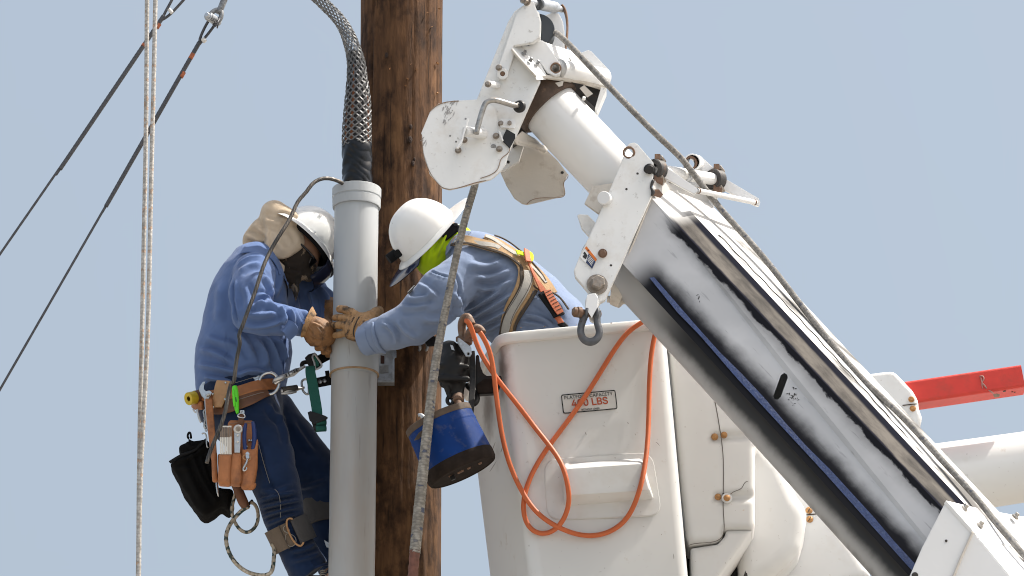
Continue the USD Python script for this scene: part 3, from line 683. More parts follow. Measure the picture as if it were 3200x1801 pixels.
# crosspiece under the shaft at the beam's top end
part(crane, 'top_end_cap', sheet([W(*ZE(598, 345), -1.16), W(*ZE(660, 335), -1.1), W(*ZE(960, 395), -.86), W(*ZE(985, 500), -.84), W(*ZE(800, 470), -1.0), W(*ZE(610, 440), -1.15)], nrm([.3, .5, -.3]) * .012), MATS['boom_top_paint'])
for a in ((668, 345, 22), (725, 352, 18)):
    part(crane, 'grease_spot', hull([W(*ZE(a[0] + dx * a[2], a[1] + dy * 5), -1.093 + .16 * (a[0] - 668) / 300 + dx * .012) for dx, dy in ((-1, 0), (-.5, -1), (.6, -.8), (1, 0), (.5, 1), (-.6, .9))] + [W(*ZE(a[0], a[1]), -1.10 + .16 * (a[0] - 668) / 300)]), MATS['rust_brown'])
part(crane, 'burnt_corner', hull([W(*ZE(x, y), -1.172) for x, y in ((592, 398), (640, 398), (668, 432), (650, 455), (600, 438))] + [W(*ZE(x, y), -1.163) for x, y in ((592, 398), (640, 398), (668, 432), (650, 455), (600, 438))]), MATS['rust_brown'])

# telescoping tip tube
AX0 = np.array([1729.0, 350.0])
CT = lambda t, p=0, y=-1.0: W(*(AX0 + DV * t + NV * p), y)
part(crane, 'tip_tube', tube([CT(-130), CT(330)], [89 * PX, 89 * PX], 3, 72, rfun=None), MATS['boom_white_clean'])
tx_, nx_ = nrm(CT(300) - CT(0)), None
part(crane, 'tip_sleeve', lathe([(90 * PX, 0), (101 * PX, 0), (103 * PX, -.004), (103 * PX, -.12), (90 * PX, -.12)], CT(-12), tx_, 72), MATS['sleeve_brown'])
for zx, zy, r in ((980, 637, 10), (1190, 645, 12)):
    pp = W(*ZD(zx, zy), -1.09); part(crane, 'rivet', rod(pp, pp + nrm([.1, -1, .4]) * .012, .0062, 14), MATS['galvanised'] if r == 10 else MATS['boom_white_clean'])

# ------------------------------------------------------------------ head of the crane arm
dz = lambda *P: [ZD(*p) for p in P]
head = part(crane, 'head_plate', plate(rounded(dz((742, 72), (800, 34), (858, 40), (902, 85), (914, 150), (912, 245), (862, 276), (738, 292), (745, 336), (868, 486), (912, 520), (830, 700), (746, 892), (705, 985), (655, 1100), (600, 1150), (440, 1000), (420, 760), (498, 642), (700, 140)), 5), -1.165, .022, .003, [ell(*ZD(664, 478), 7, 11)]), MATS['boom_white'])
part(crane, 'flange_plate', plate(rounded(dz((250, 670), (390, 650), (520, 642), (612, 690), (640, 800), (720, 850), (712, 955), (685, 1060), (652, 1106), (590, 1160), (430, 1204), (322, 1228), (270, 1214), (192, 1122), (150, 990), (137, 862), (195, 722)), 5), -1.18, .013, .002), MATS['boom_white'])
part(crane, 'upper_cheek', plate(rounded(dz((862, 2), (835, 22), (790, 42), (752, 90), (640, 420), (700, 470), (745, 336), (730, 300), (860, 276), (905, 242), (912, 140), (888, 70)), 4), -1.182, .016, .003), MATS['boom_white'])
part(crane, 'cheek_edge', plate(rounded(dz((862, 52), (900, 80), (914, 140), (912, 244), (864, 276), (870, 150)), 2), -1.142, .07, .003), MATS['boom_white_clean'])
part(crane, 'cheek_plate', plate(rounded(dz((930, 100), (985, 80), (1028, 86), (1056, 140), (1064, 200), (1066, 330), (985, 335), (930, 290)), 5), -.93, .03, .004), MATS['boom_white_clean'])
part(crane, 'sheave', lathe([(.01, -.035), (.060, -.035), (.062, -.03), (.052, -.008), (.052, .008), (.062, .03), (.060, .035), (.01, .035)], W(*ZD(888, 215), -1.02), (0, 1, 0), 48), MATS['sheave_dark'])
part(crane, 'rope_guard', ribbon([W(*ZD(1040, 38), -.9), W(*ZD(1062, 60), -.895), W(*ZD(1078, 110), -.89), W(*ZD(1083, 200), -.89), W(*ZD(1070, 325), -.89)], .035, .008, side=(0, 1, 0)), MATS['rust_brown'])
tp = part(crane, 'top_pin', tube([W(*ZD(795, 3), -1.2), W(*ZD(1050, 62), -.89)], .0115, 2, 20), MATS['galvanised'])
part(tp, 'roller', tube([W(*ZD(888, 25), -1.09), W(*ZD(1003, 50), -.95)], .0205, 2, 28), MATS['galvanised'])
part(tp, 'roller_cap', tube([W(*ZD(880, 22), -1.10), W(*ZD(898, 27), -1.078)], .0225, 2, 28), MATS['sheave_dark'])
part(tp, 'nut', cat(hexbolt(W(*ZD(825, 10), -1.185), (-.55, -.75, -.1), .0115, .018), rod(W(*ZD(790, 2), -1.205), W(*ZD(830, 12), -1.185), .006, 12)), MATS['bolt_rusty'])
# bent handle
hd = part(crane, 'handle', tube([W(*ZD(493, 868), -1.25), W(*ZD(512, 790), -1.25), W(*ZD(540, 698), -1.25), W(*ZD(560, 664), -1.25), W(*ZD(600, 650), -1.25), W(*ZD(660, 660), -1.24), W(*ZD(762, 686), -1.20)], .0098, 60, 20), MATS['bare_steel'])
part(hd, 'handle_knob', cat(rod(W(*ZD(745, 682), -1.205), W(*ZD(772, 686), -1.19), .013), lathe([(1e-5, 0), (.018, .001), (.0225, .006), (.0225, .012), (.02, .018), (1e-5, .018)], W(*ZD(768, 686), -1.205), (.35, 1, 0.05), 32)), MATS['black_grease'])
# bosses, bolts and holes on the head
part(crane, 'boss', rod(W(*ZD(572, 545), -1.235), W(*ZD(634, 552), -1.165), .0118, 22), MATS['boom_white_clean'])
part(crane, 'boss', cat(pipe(W(*ZD(664, 478), -1.192), W(*ZD(668, 482), -1.165), .020, .009), ), MATS['boom_white_clean'])
part(crane, 'boss_hole', rod(W(*ZD(664, 478), -1.19), W(*ZD(666, 480), -1.165), .0088, 20), MATS['rust_brown'])
for c in ((655, 802), (710, 802), (622, 882), (643, 966), (416, 908), (377, 975), (640, 440), (570, 547)):
    part(crane, 'hex_bolt', hexbolt(W(*ZD(*c), -1.186 - (.05 if c[0] == 570 else .012 if c[1] < 500 else 0)), (-.08, -1, .0), .0082, .011), MATS['bolt_rusty'])
part(crane, 'bolt_pad', plate(rounded(dz((642, 782), (655, 768), (740, 770), (748, 800), (742, 832), (650, 826)), 3), -1.190, .012), MATS['boom_white_clean'])
for c, r in (((605, 952), .010), ((425, 770), .0035), ((325, 880), .0035), ((363, 918), .0035)):
    part(crane, 'bolt_hole', rod(W(*ZD(*c), -1.1815), W(*ZD(*c), -1.17), r, 16), MATS['galvanised_old'])
part(crane, 'dark_recess', plate(dz((690, 836), (745, 868), (746, 895), (710, 962), (664, 915), (668, 880)), -1.187, .004), MATS['black_grease'])
part(crane, 'recess_clip', tube([W(*ZD(640, 850), -1.195), W(*ZD(652, 880), -1.195), W(*ZD(664, 915), -1.195)], .004, 12, 8), MATS['boom_white_clean'])
part(crane, 'tool_holder', cat(rod(W(*ZD(418, 852), -1.25), W(*ZD(548, 868), -1.18), .0185, 28), plate(dz((432, 765), (445, 770), (400, 930), (375, 960), (362, 955), (395, 905), (410, 850)), -1.262, .012)), MATS['boom_white_clean'])
part(crane, 'plate_weld', tube([W(*ZD(x, y), -1.182) for x, y in ((710, 962), (690, 1000), (655, 1030), (635, 1090), (590, 1130), (520, 1155))], .0014, 50, 6), MATS['edge_rust'])
part(crane, 'edge_wear', tube([W(*ZD(x, y), -1.181) for x, y in ((196, 722), (245, 680), (300, 662), (380, 654))], [.001, .002, .0016, .002], 30, 6), MATS['edge_rust'])
part(crane, 'edge_wear', tube([W(*ZD(x, y), -1.181) for x, y in ((140, 870), (143, 930), (152, 1000), (178, 1085), (215, 1150), (272, 1214), (330, 1226), (430, 1202), (560, 1170))], [.001, .0016, .001, .0018, .0008, .0015, .0012, .0018, .001], 60, 6), MATS['edge_rust'])
paint('scuff', (.33, .32, .31), rough=.7, var=.4, vscale=90)
rng = np.random.default_rng(8)
for cx, cy, sx, sy, n in ((310, 735, 34, 40, 24), (350, 663, 30, 6, 8), (155, 915, 14, 22, 7), (290, 790, 20, 14, 8), (790, 1110, 60, 8, 0)):
    for _ in range(n):
        x, y = rng.normal(cx, sx * .55), rng.normal(cy, sy * .55); a = rng.uniform(-.4, .4) - 1.1; L, w = rng.uniform(4, 20), rng.uniform(1.2, 4)
        part(crane, 'scuff_mark', plate(dz(*ell(x, y, L, w, 8, a)), -1.1808 - rng.uniform(0, .0006), .0012, 0), MATS['scuff'])
# saddle on top
part(crane, 'saddle_foot', sheet([W(*ZD(x, y), d) for x, y, d in ((724, 318, -1.19), (740, 276, -1.15), (845, 300, -1.10), (950, 470, -1.12), (935, 492, -1.15), (876, 494, -1.19))], nrm([.3, .35, -.75]) * .014), MATS['boom_white_clean'])
part(crane, 'saddle_block', hull([W(*ZD(x, y), d) for x, y in ((735, 300), (760, 290), (880, 495), (948, 484), (850, 305)) for d in (-1.142, -1.0)]), MATS['boom_white_clean'])
part(crane, 'saddle_strip', tube([W(*ZD(724, 322), -1.195), W(*ZD(800, 410), -1.195), W(*ZD(880, 496), -1.195)], .005, 12, 8), MATS['boom_beige'])
for c, d in (((775, 292), -1.16), ((802, 350), -1.165), ((842, 396), -1.17), ((888, 414), -1.15)):
    part(crane, 'foot_bolt', hexbolt(W(*ZD(*c), d), (.45, -.62, .62), .0062, .012), MATS['galvanised_old'])
part(crane, 'lug_plate', plate(rounded(dz((818, 300), (918, 260), (946, 276), (1036, 408), (1044, 440), (1036, 480), (1004, 494), (955, 474)), 4), -1.14, .024, .003, [ell(*ZD(1008, 441), 11, 17)]), MATS['boom_white_clean'])
part(crane, 'lug_bushing', pipe(W(*ZD(1008, 441), -1.145), W(*ZD(1010, 443), -1.10), .0195, .0145), MATS['rust_brown'])
part(crane, 'lug_plate', plate(rounded(dz((1160, 346), (1218, 322), (1240, 332), (1350, 448), (1358, 490), (1335, 575), (1290, 520)), 4), -.93, .022, .003, [ell(*ZD(1316, 486), 9, 17)]), MATS['boom_white_clean'])
part(crane, 'lug_bushing', pipe(W(*ZD(1316, 487), -.935), W(*ZD(1318, 489), -.90), .018, .0145), MATS['rust_brown'])
part(crane, 'saddle_tube', tube([W(*ZD(1030, 448), -1.11), W(*ZD(1318, 508), -.93)], .036, 2, 32), MATS['boom_white_clean'])
part(crane, 'saddle_plate', sheet([W(*ZD(x, y), d) for x, y, d in ((940, 275, -1.12), (1000, 316, -1.09), (1110, 330, -1.0), (1180, 395, -.97), (1290, 490, -.93), (1120, 470, -1.03), (1042, 410, -1.10))], nrm([.3, .5, -.6]) * .012), MATS['boom_white_clean'])
part(crane, 'saddle_rib', hull([W(*ZD(x, y), d) for x, y, d in ((1082, 345, -1.03), (1100, 350, -1.03), (1150, 420, -1.06), (1125, 425, -1.06), (1150, 415, -1.0), (1120, 345, -.98))]), MATS['boom_white_clean'])
part(crane, 'saddle_rail', cat(tube([W(*ZD(880, 492), -1.165), W(*ZD(1050, 512), -1.1), W(*ZD(1105, 520), -1.07)], [.008, .009, .009], 20, 8), tube([W(*ZD(1100, 512), -1.07), W(*ZD(1220, 540), -1.0), W(*ZD(1320, 572), -.93)], .0105, 20, 8)), MATS['boom_beige'])
# dark housing above the sleeve
part(crane, 'housing', slab([W(*ZD(x, y), -.93) for x, y in ((905, 500), (1110, 530), (1325, 575), (1268, 700), (1200, 640), (1090, 600), (1000, 640), (900, 700), (800, 880), (730, 930), (740, 860))], (0, .05, 0)), MATS['dark_steel'])
part(crane, 'side_strap', plate(dz((1302, 565), (1338, 572), (1278, 712), (1262, 700)), -.98, .08), MATS['boom_white'])
part(crane, 'wedge_block', hull([W(*ZD(x, y), d) for x, y in ((953, 552), (1060, 522), (1052, 556), (965, 582)) for d in (-1.11, -1.06)]), MATS['boom_beige'])
part(crane, 'wedge_block', hull([W(*ZD(x, y), d) for x, y in ((1162, 572), (1192, 552), (1250, 608), (1212, 632)) for d in (-1.06, -1.01)]), MATS['boom_beige'])
# lower, rear flange and the plate between
part(crane, 'rear_flange', plate(rounded(dz((650, 1112), (700, 960), (760, 905), (940, 962), (1025, 1045), (1086, 1128), (1062, 1180), (1066, 1264), (822, 1322), (790, 1315), (740, 1280), (690, 1200)), 4), -.84, .013), MATS['boom_beige'])
part(crane, 'rear_flange_lip', plate(dz((655, 1105), (715, 960), (790, 925), (800, 945), (770, 1045), (680, 1100)), -.88, .02), MATS['boom_white'])
part(crane, 'bottom_plate', sheet([W(*ZD(x, y), d) for x, y, d in ((745, 892, -1.16), (790, 850, -1.1), (880, 900, -.9), (945, 960, -.86), (900, 945, -.86), (760, 912, -1.14))], (0, .01, -.012)), MATS['boom_beige'])
part(crane, 'bottom_channel', tube([W(*ZD(745, 915), -1.13), W(*ZD(840, 932), -1.0), W(*ZD(935, 968), -.86)], .012, 16, 10), MATS['boom_beige'])
for c, d in (((700, 1050), -.884), ((1050, 1118), -.842)): part(crane, 'bolt_hole', rod(W(*ZD(*c), d), W(*ZD(*c), d + .004), .0055, 14), MATS['black_grease'])
part(crane, 'edge_wear', tube([W(*ZD(x, y), -.843) for x, y in ((1086, 1128), (1078, 1160), (1060, 1185), (1066, 1262), (1000, 1282), (822, 1321))], .0012, 40, 6), MATS['edge_rust'])

# ------------------------------------------------------------------ outer section at lower right
hz = lambda *P: [ZH(*p) for p in P]
out = part(crane, 'outer_section', cat(
    slab([W(*p, -1.60) for p in hz((826, 1024), (978, 1196), (1030, 1262), (1300, 1590), (1300, 2300), (400, 2300), (615, 1460), (690, 1288))], (0, .012, 0), .003),
    sheet([W(*ZH(1000, 1225), -1.598), W(*ZH(1030, 1258), -1.598), W(*ZH(1200, 1282), -1.30), W(*ZH(1700, 1800), -1.30), W(*ZH(1520, 1850), -1.598)], nrm([-.5, .3, -.7]) * .01)), MATS['boom_white_clean'])
part(crane, 'collar_flange', hull([W(*p, d) + nrm([-.5, .3, -.7]) * h for p, d in zip(hz((826, 1022), (1000, 1064), (1195, 1274), (1022, 1252), (976, 1190)), (-1.605, -1.36, -1.32, -1.59, -1.605)) for h in (0, .012)]), MATS['boom_white_clean'])
part(crane, 'collar_flange', hull([W(*p, d) + nrm([-.5, .3, -.7]) * h for p, d in zip(hz((1078, 1080), (1330, 1125), (1500, 1330), (1267, 1290)), (-1.26, -1.0, -1.0, -1.22)) for h in (0, .012)]), MATS['boom_white_clean'])
for c, d in (((928, 1068), -1.5), ((1016, 1164), -1.5), ((1216, 1116), -1.17)):
    nn = nrm([.62, -.35, .7]); part(crane, 'collar_bolt', cat(rod(W(*ZH(*c), d) - nn * .004, W(*ZH(*c), d) + nn * .006, .013, 20), rod(W(*ZH(*c), d), W(*ZH(*c), d) + nn * .018, .0085, 16)), MATS['bare_steel'])
part(crane, 'weld_bead', tube([W(*ZH(x, y), -1.606) for x, y in ((976, 1200), (950, 1260), (905, 1360), (868, 1452), (800, 1600))], .0045, 40, 8), MATS['boom_beige'])
part(crane, 'weld_bead', tube([W(*ZH(1005, 1240), -1.595), W(*ZH(1100, 1262), -1.45), W(*ZH(1195, 1280), -1.31)], .006, 20, 8), MATS['boom_white_clean'])
for c, r in (((827, 1250), .0045), ((650, 1445), .011)): part(crane, 'bolt_hole', rod(W(*ZH(*c), -1.603), W(*ZH(*c), -1.59), r, 14), MATS['dark_steel'])
# ================================================================== bucket
from shapely import contains_xy
paint('fibreglass', (.66, .66, .645), rough=.42, var=.03, vscale=4, grime=[((.50, .44, .36), .55, .75, 5, .35), ((.25, .22, .19), .655, .69, 60, .5), ((.42, .34, .26), .64, .72, 16, .4)], bump=.04, bscale=60)
# the bucket's own paint: the same, with a brown rub where tools hang at its corner
def stained(name, col, spots):
    N, K = {'p': ('principled_bsdf', dict(roughness=.42)), 'g': ('geometry', {})}, []
    n1 = noise_(N, K, 'n1', 'g.position', 5, 6, .6); n2 = noise_(N, K, 'n2', 'g.position', 60, 6, .65); n3 = noise_(N, K, 'n3', 'g.position', 16, 6, .65)
    c = mixc(N, K, 'c0', mapr(N, K, 'm0', n1, .55, .75, 0, .35), col, (.50, .45, .38)); c = mixc(N, K, 'c1', mapr(N, K, 'm1', n2, .665, .70, 0, .3), c, (.25, .22, .19)); c = mixc(N, K, 'c2', mapr(N, K, 'm2', n3, .64, .72, 0, .4), c, (.42, .35, .27))
    for i, (P, r, amt, dk) in enumerate(spots):
        N[f'd{i}'] = ('vector_math', dict(math_type='distance', vector2=P)); K.append(('g.position', f'd{i}.vector1'))
        dj = mathn(N, K, f'dj{i}', 'add', f'd{i}.value', mathn(N, K, f'dk{i}', 'multiply', mathn(N, K, f'dl{i}', 'subtract', n3, .5), r * .7))
        c = mixc(N, K, f'e{i}', mapr(N, K, f'f{i}', dj, r * .25, r, amt, 0), c, dk)
    K.append((c, 'p.base_color')); return mat(name, N, K)
paint('fibreglass_warm', (.65, .642, .62), rough=.45, var=.04, vscale=4, grime=[((.47, .39, .30), .52, .74, 4, .4), ((.25, .2, .16), .66, .70, 55, .5), ((.52, .30, .16), .70, .735, 20, .5)], bump=.04, bscale=60)
paint('scratch_grey', (.30, .28, .26), rough=.8)
paint('seam_dark', (.06, .045, .035), rough=.9)
paint('bolt_orange', (.42, .22, .085), rough=.5, metal=.35, var=.25, vscale=150)
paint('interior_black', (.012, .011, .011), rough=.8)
def line3(P, Q): return lambda t: P + (Q - P) * t
TFL, TFR, TBL, TBR = W(1566, 1052, -.74), W(2084, 1004, -.64), W(1455, 1233, -.14), W(1968, 1185, -.04)
BFL, BFR, BBL, BBR = W(1674, 1920, -.72), W(2166, 1890, -.62), W(1556, 2060, -.16), W(2046, 2030, -.06)
def bring(t, inset=0.0, rad=.045, n=7):
    """The bucket's rounded outline at the share t of its height (0 top)."""
    C = [line3(a, b)(t) for a, b in ((TFL, BFL), (TFR, BFR), (TBR, BBR), (TBL, BBL))]; out = []
    for i in range(4):
        p, a, b = C[i], nrm(C[i - 1] - C[i]), nrm(C[(i + 1) % 4] - C[i]); p = p + (a + b) * inset; r = max(rad - inset * .6, .012)
        for k in range(n):
            s = k / (n - 1); q0, q1 = p + a * r, p + b * r; out.append(q0 * (1 - s) ** 2 + 2 * p * s * (1 - s) + q1 * s * s)
    return np.array(out)
def skin(rings, close=True):
    m = len(rings[0]); v = np.vstack(rings); n = len(rings)
    i = (np.arange(n - 1)[:, None] * m + np.arange(m)[None]).ravel(); j = (np.arange(n - 1)[:, None] * m + (np.arange(m)[None] + 1) % m).ravel()
    return (v, np.concatenate([np.stack([i, i + m, j], 1), np.stack([j, i + m, j + m], 1)]))
bdown = nrm(BFL - TFL)
bucket = thing('aerial_bucket', 'white fibreglass lift bucket with capacity sticker, the worker leaning out over its rim', 'lift bucket', (BFL + BBR) / 2)
rings = [bring(t, i) for t, i in ((.0, .0), (.02, .001), (.3, .0), (.65, .0), (.97, .0), (.995, .012), (1.0, .04), (1.0, .2))]
rings += [bring(t, i) for t, i in ((.985, .2), (.985, .05), (.96, .02), (.5, .02), (.0, .02))]
stained('bucket_paint', (.66, .66, .645), [(W(1548, 1150, -.70), .085, .85, (.12, .085, .06)), (W(1530, 1215, -.66), .09, .8, (.10, .075, .055)), (W(1490, 1280, -.45), .14, .8, (.10, .08, .065)), (W(1560, 1075, -.72), .06, .6, (.16, .11, .075)), (W(1500, 1420, -.5), .10, .5, (.2, .17, .14))])
part(bucket, 'shell', skin(rings), MATS['bucket_paint'])
part(bucket, 'rim', skin([bring(0, i, .05) + bdown * h for i, h in ((-.002, .030), (-.013, .026), (-.017, .018), (-.017, -.002), (-.013, -.009), (-.004, -.012), (.016, -.010), (.022, -.004), (.022, .02), (-.002, .030))]), MATS['fibreglass'])
rng = np.random.default_rng(3)
FN = nrm(np.cross(TFR - TFL, BFL - TFL)); FN = FN if FN[1] < 0 else -FN
def onf(px, py, off=0.0):
    """The place on the bucket's front wall seen at a pixel, raised by off."""
    d = W(px, py, 0) - EYE; p0 = TFL + FN * off; return EYE + d * (((p0 - EYE) @ FN) / (d @ FN))
fz = lambda x, y, off=0.0: onf(*ZF(x, y), off)
for zx, L in ((765, 10), (640, 8), (935, 6), (1120, 9)):
    part(bucket, 'rim_chip', hull([fz(zx + a, 132 - (zx - 500) * .05 + b, .0185) for a, b in ((0, 0), (L, -2), (L * .7, 4), (2, 5))] + [fz(zx + L / 2, 134 - (zx - 500) * .05, .0195)]), MATS['edge_rust'])
# sticker
def rrect(P, r, n=5):
    P = np.asarray(P, float); out = []
    for i in range(4):
        p, a, b = P[i], P[i - 1] - P[i], P[(i + 1) % 4] - P[i]; a = a / np.linalg.norm(a) * r; b = b / np.linalg.norm(b) * r
        out += [tuple((p + a) * (1 - s) ** 2 + 2 * p * s * (1 - s) + (p + b) * s * s) for s in np.linspace(0, 1, n)]
    return out
sq = [(856, 484), (1146, 458), (1158, 560), (868, 586)]
S1, S2 = rrect(sq, 12), rrect([(861, 489), (1142, 463), (1153, 556), (873, 580)], 9)
paint('sticker_white', (.63, .615, .585), rough=.5, var=.04, vscale=30)
stk = part(bucket, 'capacity_sticker', slab([fz(x, y, .0005) for x, y in S1], FN * .0012, 0), MATS['sticker_white'])
part(stk, 'sticker_border', slab([fz(x, y, .0012) for x, y in S1], FN * .0014, 0, [[fz(x, y, .0012) for x, y in S2]]), MATS['label_black'])
ex = nrm(fz(1146, 458) - fz(856, 484)); ey = nrm(np.cross(FN, ex)); ey = ey if ey[2] > 0 else -ey
def lettering(text, p, h, m, bold=False, sub='lettering', width=None, ex=ex, ey=ey, n=FN, parent=None):
    t = meshkit.text_mesh(text, h, .0012, bold); v = np.array(t.vertices); k = 1 if width is None else width / (v[:, 0].max() - v[:, 0].min())
    part(parent or stk, sub, (p + v[:, :1] * k * ex + v[:, 1:2] * ey + v[:, 2:] * n, t.faces), m, smooth=False)
wz = lambda x0, y0, x1, y1: np.linalg.norm(fz(x1, y1) - fz(x0, y0))
lettering('PLATFORM CAPACITY', fz(874, 509, .0018), .0118, MATS['label_black'], False, width=wz(874, 509, 1131, 487))
lettering('400 LBS', fz(912, 549, .0018), .0255, MATS['label_red'], True, width=wz(912, 549, 1106, 532))
lettering('WITHOUT LINER', fz(966, 569, .0018), .0062, MATS['label_black'], False, width=wz(966, 569, 1062, 561))
lettering('0790756 A', fz(1110, 562, .0018), .0028, MATS['label_black'], False, width=wz(1110, 562, 1144, 559))
# step moulded into the front: a low panel and a block with a ledge
S = rrect([(768, 832), (1340, 792), (1392, 1126), (786, 1150)], 75, 8)
part(bucket, 'step_panel', cat(*[slab([fz(x, y, .0) for x, y in S], FN * .004, .0035)]), MATS['fibreglass'])
part(bucket, 'panel_seam', tube([fz(x, y, .001) for x, y in S + S[:2]], .0022, 160, 6), MATS['fibreglass_warm'])
def ring_blk(P, off): return np.array([fz(x, y, off) for x, y in rrect(P, 16, 5)])
part(bucket, 'step_block', skin([ring_blk([(862, 850), (1285, 822), (1352, 1040), (872, 1078)], .003), ring_blk([(868, 858), (1290, 832), (1346, 1030), (876, 1066)], .018),
     ring_blk([(878, 872), (1296, 842), (1334, 1000), (882, 1026)], .052), ring_blk([(884, 878), (1290, 850), (1328, 992), (888, 1020)], .060), *[(lambda q: q.mean(0) + (q - q.mean(0)) * k)(ring_blk([(884, 878), (1290, 850), (1328, 992), (888, 1020)], .0605)) for k in (.97, .5, .01)]]), MATS['fibreglass'])
for (x, y), (a, b) in (((985, 682), (6, 16)), ((1250, 690), (3, 10)), ((1190, 945), (4, -12)), ((1390, 1225), (3, 6)), ((1360, 735), (22, 22)), ((780, 950), (12, 30)), ((1455, 1330), (3, 28)), ((1210, 630), (6, 10))):
    part(bucket, 'scratch', tube([fz(x, y, .001), fz(x + a * .6, y + b * .4, .001), fz(x + a, y + b, .001)], [.0004, .0013, .0004], 8, 5), MATS['scratch_grey'])
LN = nrm(np.cross(TBL - TFL, BFL - TFL)); LN = LN if LN[0] < 0 else -LN
def onl(px, py, off=.001):
    d = W(px, py, 0) - EYE; return EYE + d * (((TFL + LN * off - EYE) @ LN) / (d @ LN))
for x0, y0, x1, y1 in ((508, 735, 480, 800), (545, 760, 535, 790), (518, 830, 470, 905), (520, 385, 505, 470)):
    part(bucket, 'scratch', tube([onl(*ZF(x0, y0)), onl(*ZF((x0 + x1) / 2 + 3, (y0 + y1) / 2)), onl(*ZF(x1, y1))], [.0006, .0028, .0006], 8, 5), MATS['scuff'])

# ================================================================== upper lift arm behind the bucket: moulded covers, tube and red arm
def polysdf(q, poly):
    L = np.vstack([poly, poly[:1]]); d = polydist(q, L)[0]
    return np.where(contains_xy(Polygon(poly), q[:, 0], q[:, 1]), -d, d)
def soft(px, y0, y1, r, h=.007, ops=None):
    poly = np.array([W(x, y, y0)[[0, 2]] for x, y in px]); mid, half = (y0 + y1) / 2, (y1 - y0) / 2
    def f(p):
        a = polysdf(p[:, [0, 2]], poly) + r; b = np.abs(p[:, 1] - mid) - half + r
        d = np.minimum(np.maximum(a, b), 0) + np.sqrt(np.maximum(a, 0) ** 2 + np.maximum(b, 0) ** 2) - r
        return ops(p, d) if ops else d
    lo, hi = poly.min(0) - 3 * h, poly.max(0) + 3 * h
    return smooth_mesh(*nets(f, (lo[0], y0 - 3 * h, lo[1]), (hi[0], y1 + 3 * h, hi[1]), h), 4)
gz = lambda *P: [ZG(*p) for p in P]
lift = thing('lift_arm', 'white moulded covers and round tube of the lift arm, right of the bucket', 'lift arm', W(2700, 2500, .2))
YA = -.58
def pill(p, x0, y0, x1, y1, r, y):
    a, b = W(*ZG(x0, y0), y), W(*ZG(x1, y1), y); return seg(p, a, b, r)
def opsA(p, d):
    d = smax(d, -pill(p, 292, 750, 560, 738, .018, YA - .006), .012)
    d = smax(d, -pill(p, 312, 1052, 560, 1040, .018, YA - .006), .012)
    return d
part(lift, 'cover', soft(gz((20, 200), (560, 640), (496, 800), (499, 860), (499, 1185), (484, 1216), (345, 1216), (330, 1262), (300, 1278), (166, 1296), (150, 1250), (118, 960), (85, 560), (66, 330)), YA, -.30, .022, .006, opsA), MATS['fibreglass_warm'], 'cover nearest the bucket, split by a crooked seam')
part(lift, 'lower_cover', soft(gz((172, 1306), (310, 1285), (345, 1245), (352, 1216), (486, 1214), (420, 1310), (320, 1450), (200, 1620), (176, 1500)), YA + .004, -.36, .016, .006), MATS['fibreglass_warm'])
seam = lambda P, y, r=.0012: tube([W(*ZG(*p), y) for p in P], r, 60, 6)
part(lift, 'cover_seam', seam(((296, 570), (306, 620), (318, 690), (330, 770), (338, 850), (340, 950), (338, 1040), (338, 1100), (343, 1190), (338, 1240), (312, 1270), (240, 1283), (164, 1296)), YA - .0005), MATS['seam_dark'])
part(lift, 'crack', seam(((374, 1046), (396, 1024), (430, 1008), (444, 985), (462, 975)), YA - .0003, .0010), MATS['seam_dark'])
part(lift, 'cavity', plate(gz((334, 1032), (352, 1036), (340, 1050), (340, 1078), (336, 1076)), YA - .002, .002, 0), MATS['interior_black'])
for i, (x, y, r) in enumerate(((295, 750, .0125), (342, 740, .012), (312, 1052, .012), (357, 1058, .0125))):
    q = W(*ZG(x, y), YA + .008 - (.01 if i == 3 else 0)); b = part(lift, 'cover_bolt', lathe([(1e-5, -.008), (r * .55, -.0075), (r * .95, -.004), (r, 0), (r, .012)], q, (0.05, 1, .05), 20), MATS['bolt_orange'])
    if i == 3: part(b, 'washer', pipe(q + np.array([0, -.002, 0]), q + np.array([0, .006, 0]), .0185, .011), MATS['fibreglass'])
    else: part(b, 'bolt_head', hexbolt(q + np.array([0, -.006, 0]), (0.05, -1, -.05), r * .6, .004, False), MATS['bolt_orange'])
part(lift, 'cover', soft(gz((360, 560), (640, 880), (712, 1035), (752, 1092), (760, 1140), (752, 1200), (722, 1300), (668, 1362), (600, 1420), (500, 1480), (420, 1500)), -.42, -.12, .05, .009), MATS['fibreglass'], 'round-cornered middle cover')
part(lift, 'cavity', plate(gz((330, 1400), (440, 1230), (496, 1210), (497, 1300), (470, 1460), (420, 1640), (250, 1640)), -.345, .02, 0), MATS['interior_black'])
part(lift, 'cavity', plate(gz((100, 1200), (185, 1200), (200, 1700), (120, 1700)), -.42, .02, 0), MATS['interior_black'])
part(lift, 'cavity_edge', tube([W(*ZG(x, y), -.40) for x, y in ((488, 1216), (490, 1260), (480, 1330), (466, 1400), (455, 1480))], [.012, .018, .018, .016, .014], 30, 12), MATS['dark_steel'])
part(lift, 'end_cover', soft([ZG(700, 900), ZG(1000, 1300), ZN(2010, 1262), ZN(1900, 1330), ZN(1300, 1500), ZG(560, 1560), ZG(620, 1300)], -.20, .25, .03, .010), MATS['fibreglass'])
part(lift, 'cover_seam', tube([W(*ZG(758, 1142), -.201), W(*ZG(820, 1136), -.201)], .0022, 6, 6), MATS['seam_dark'])
for x, y in ((770, 1120), (773, 1165)):
    q = W(*ZG(x, y), -.2); b = part(lift, 'slotted_screw', lathe([(1e-5, -.008), (.008, -.007), (.0125, -.003), (.013, .004)], q, (0, 1, 0), 20), MATS['bolt_orange'])
    part(b, 'slot', tube([q + np.array([-.005, -.0085, -.009]), q + np.array([.005, -.0085, .009])], .0014, 2, 6), MATS['seam_dark'])
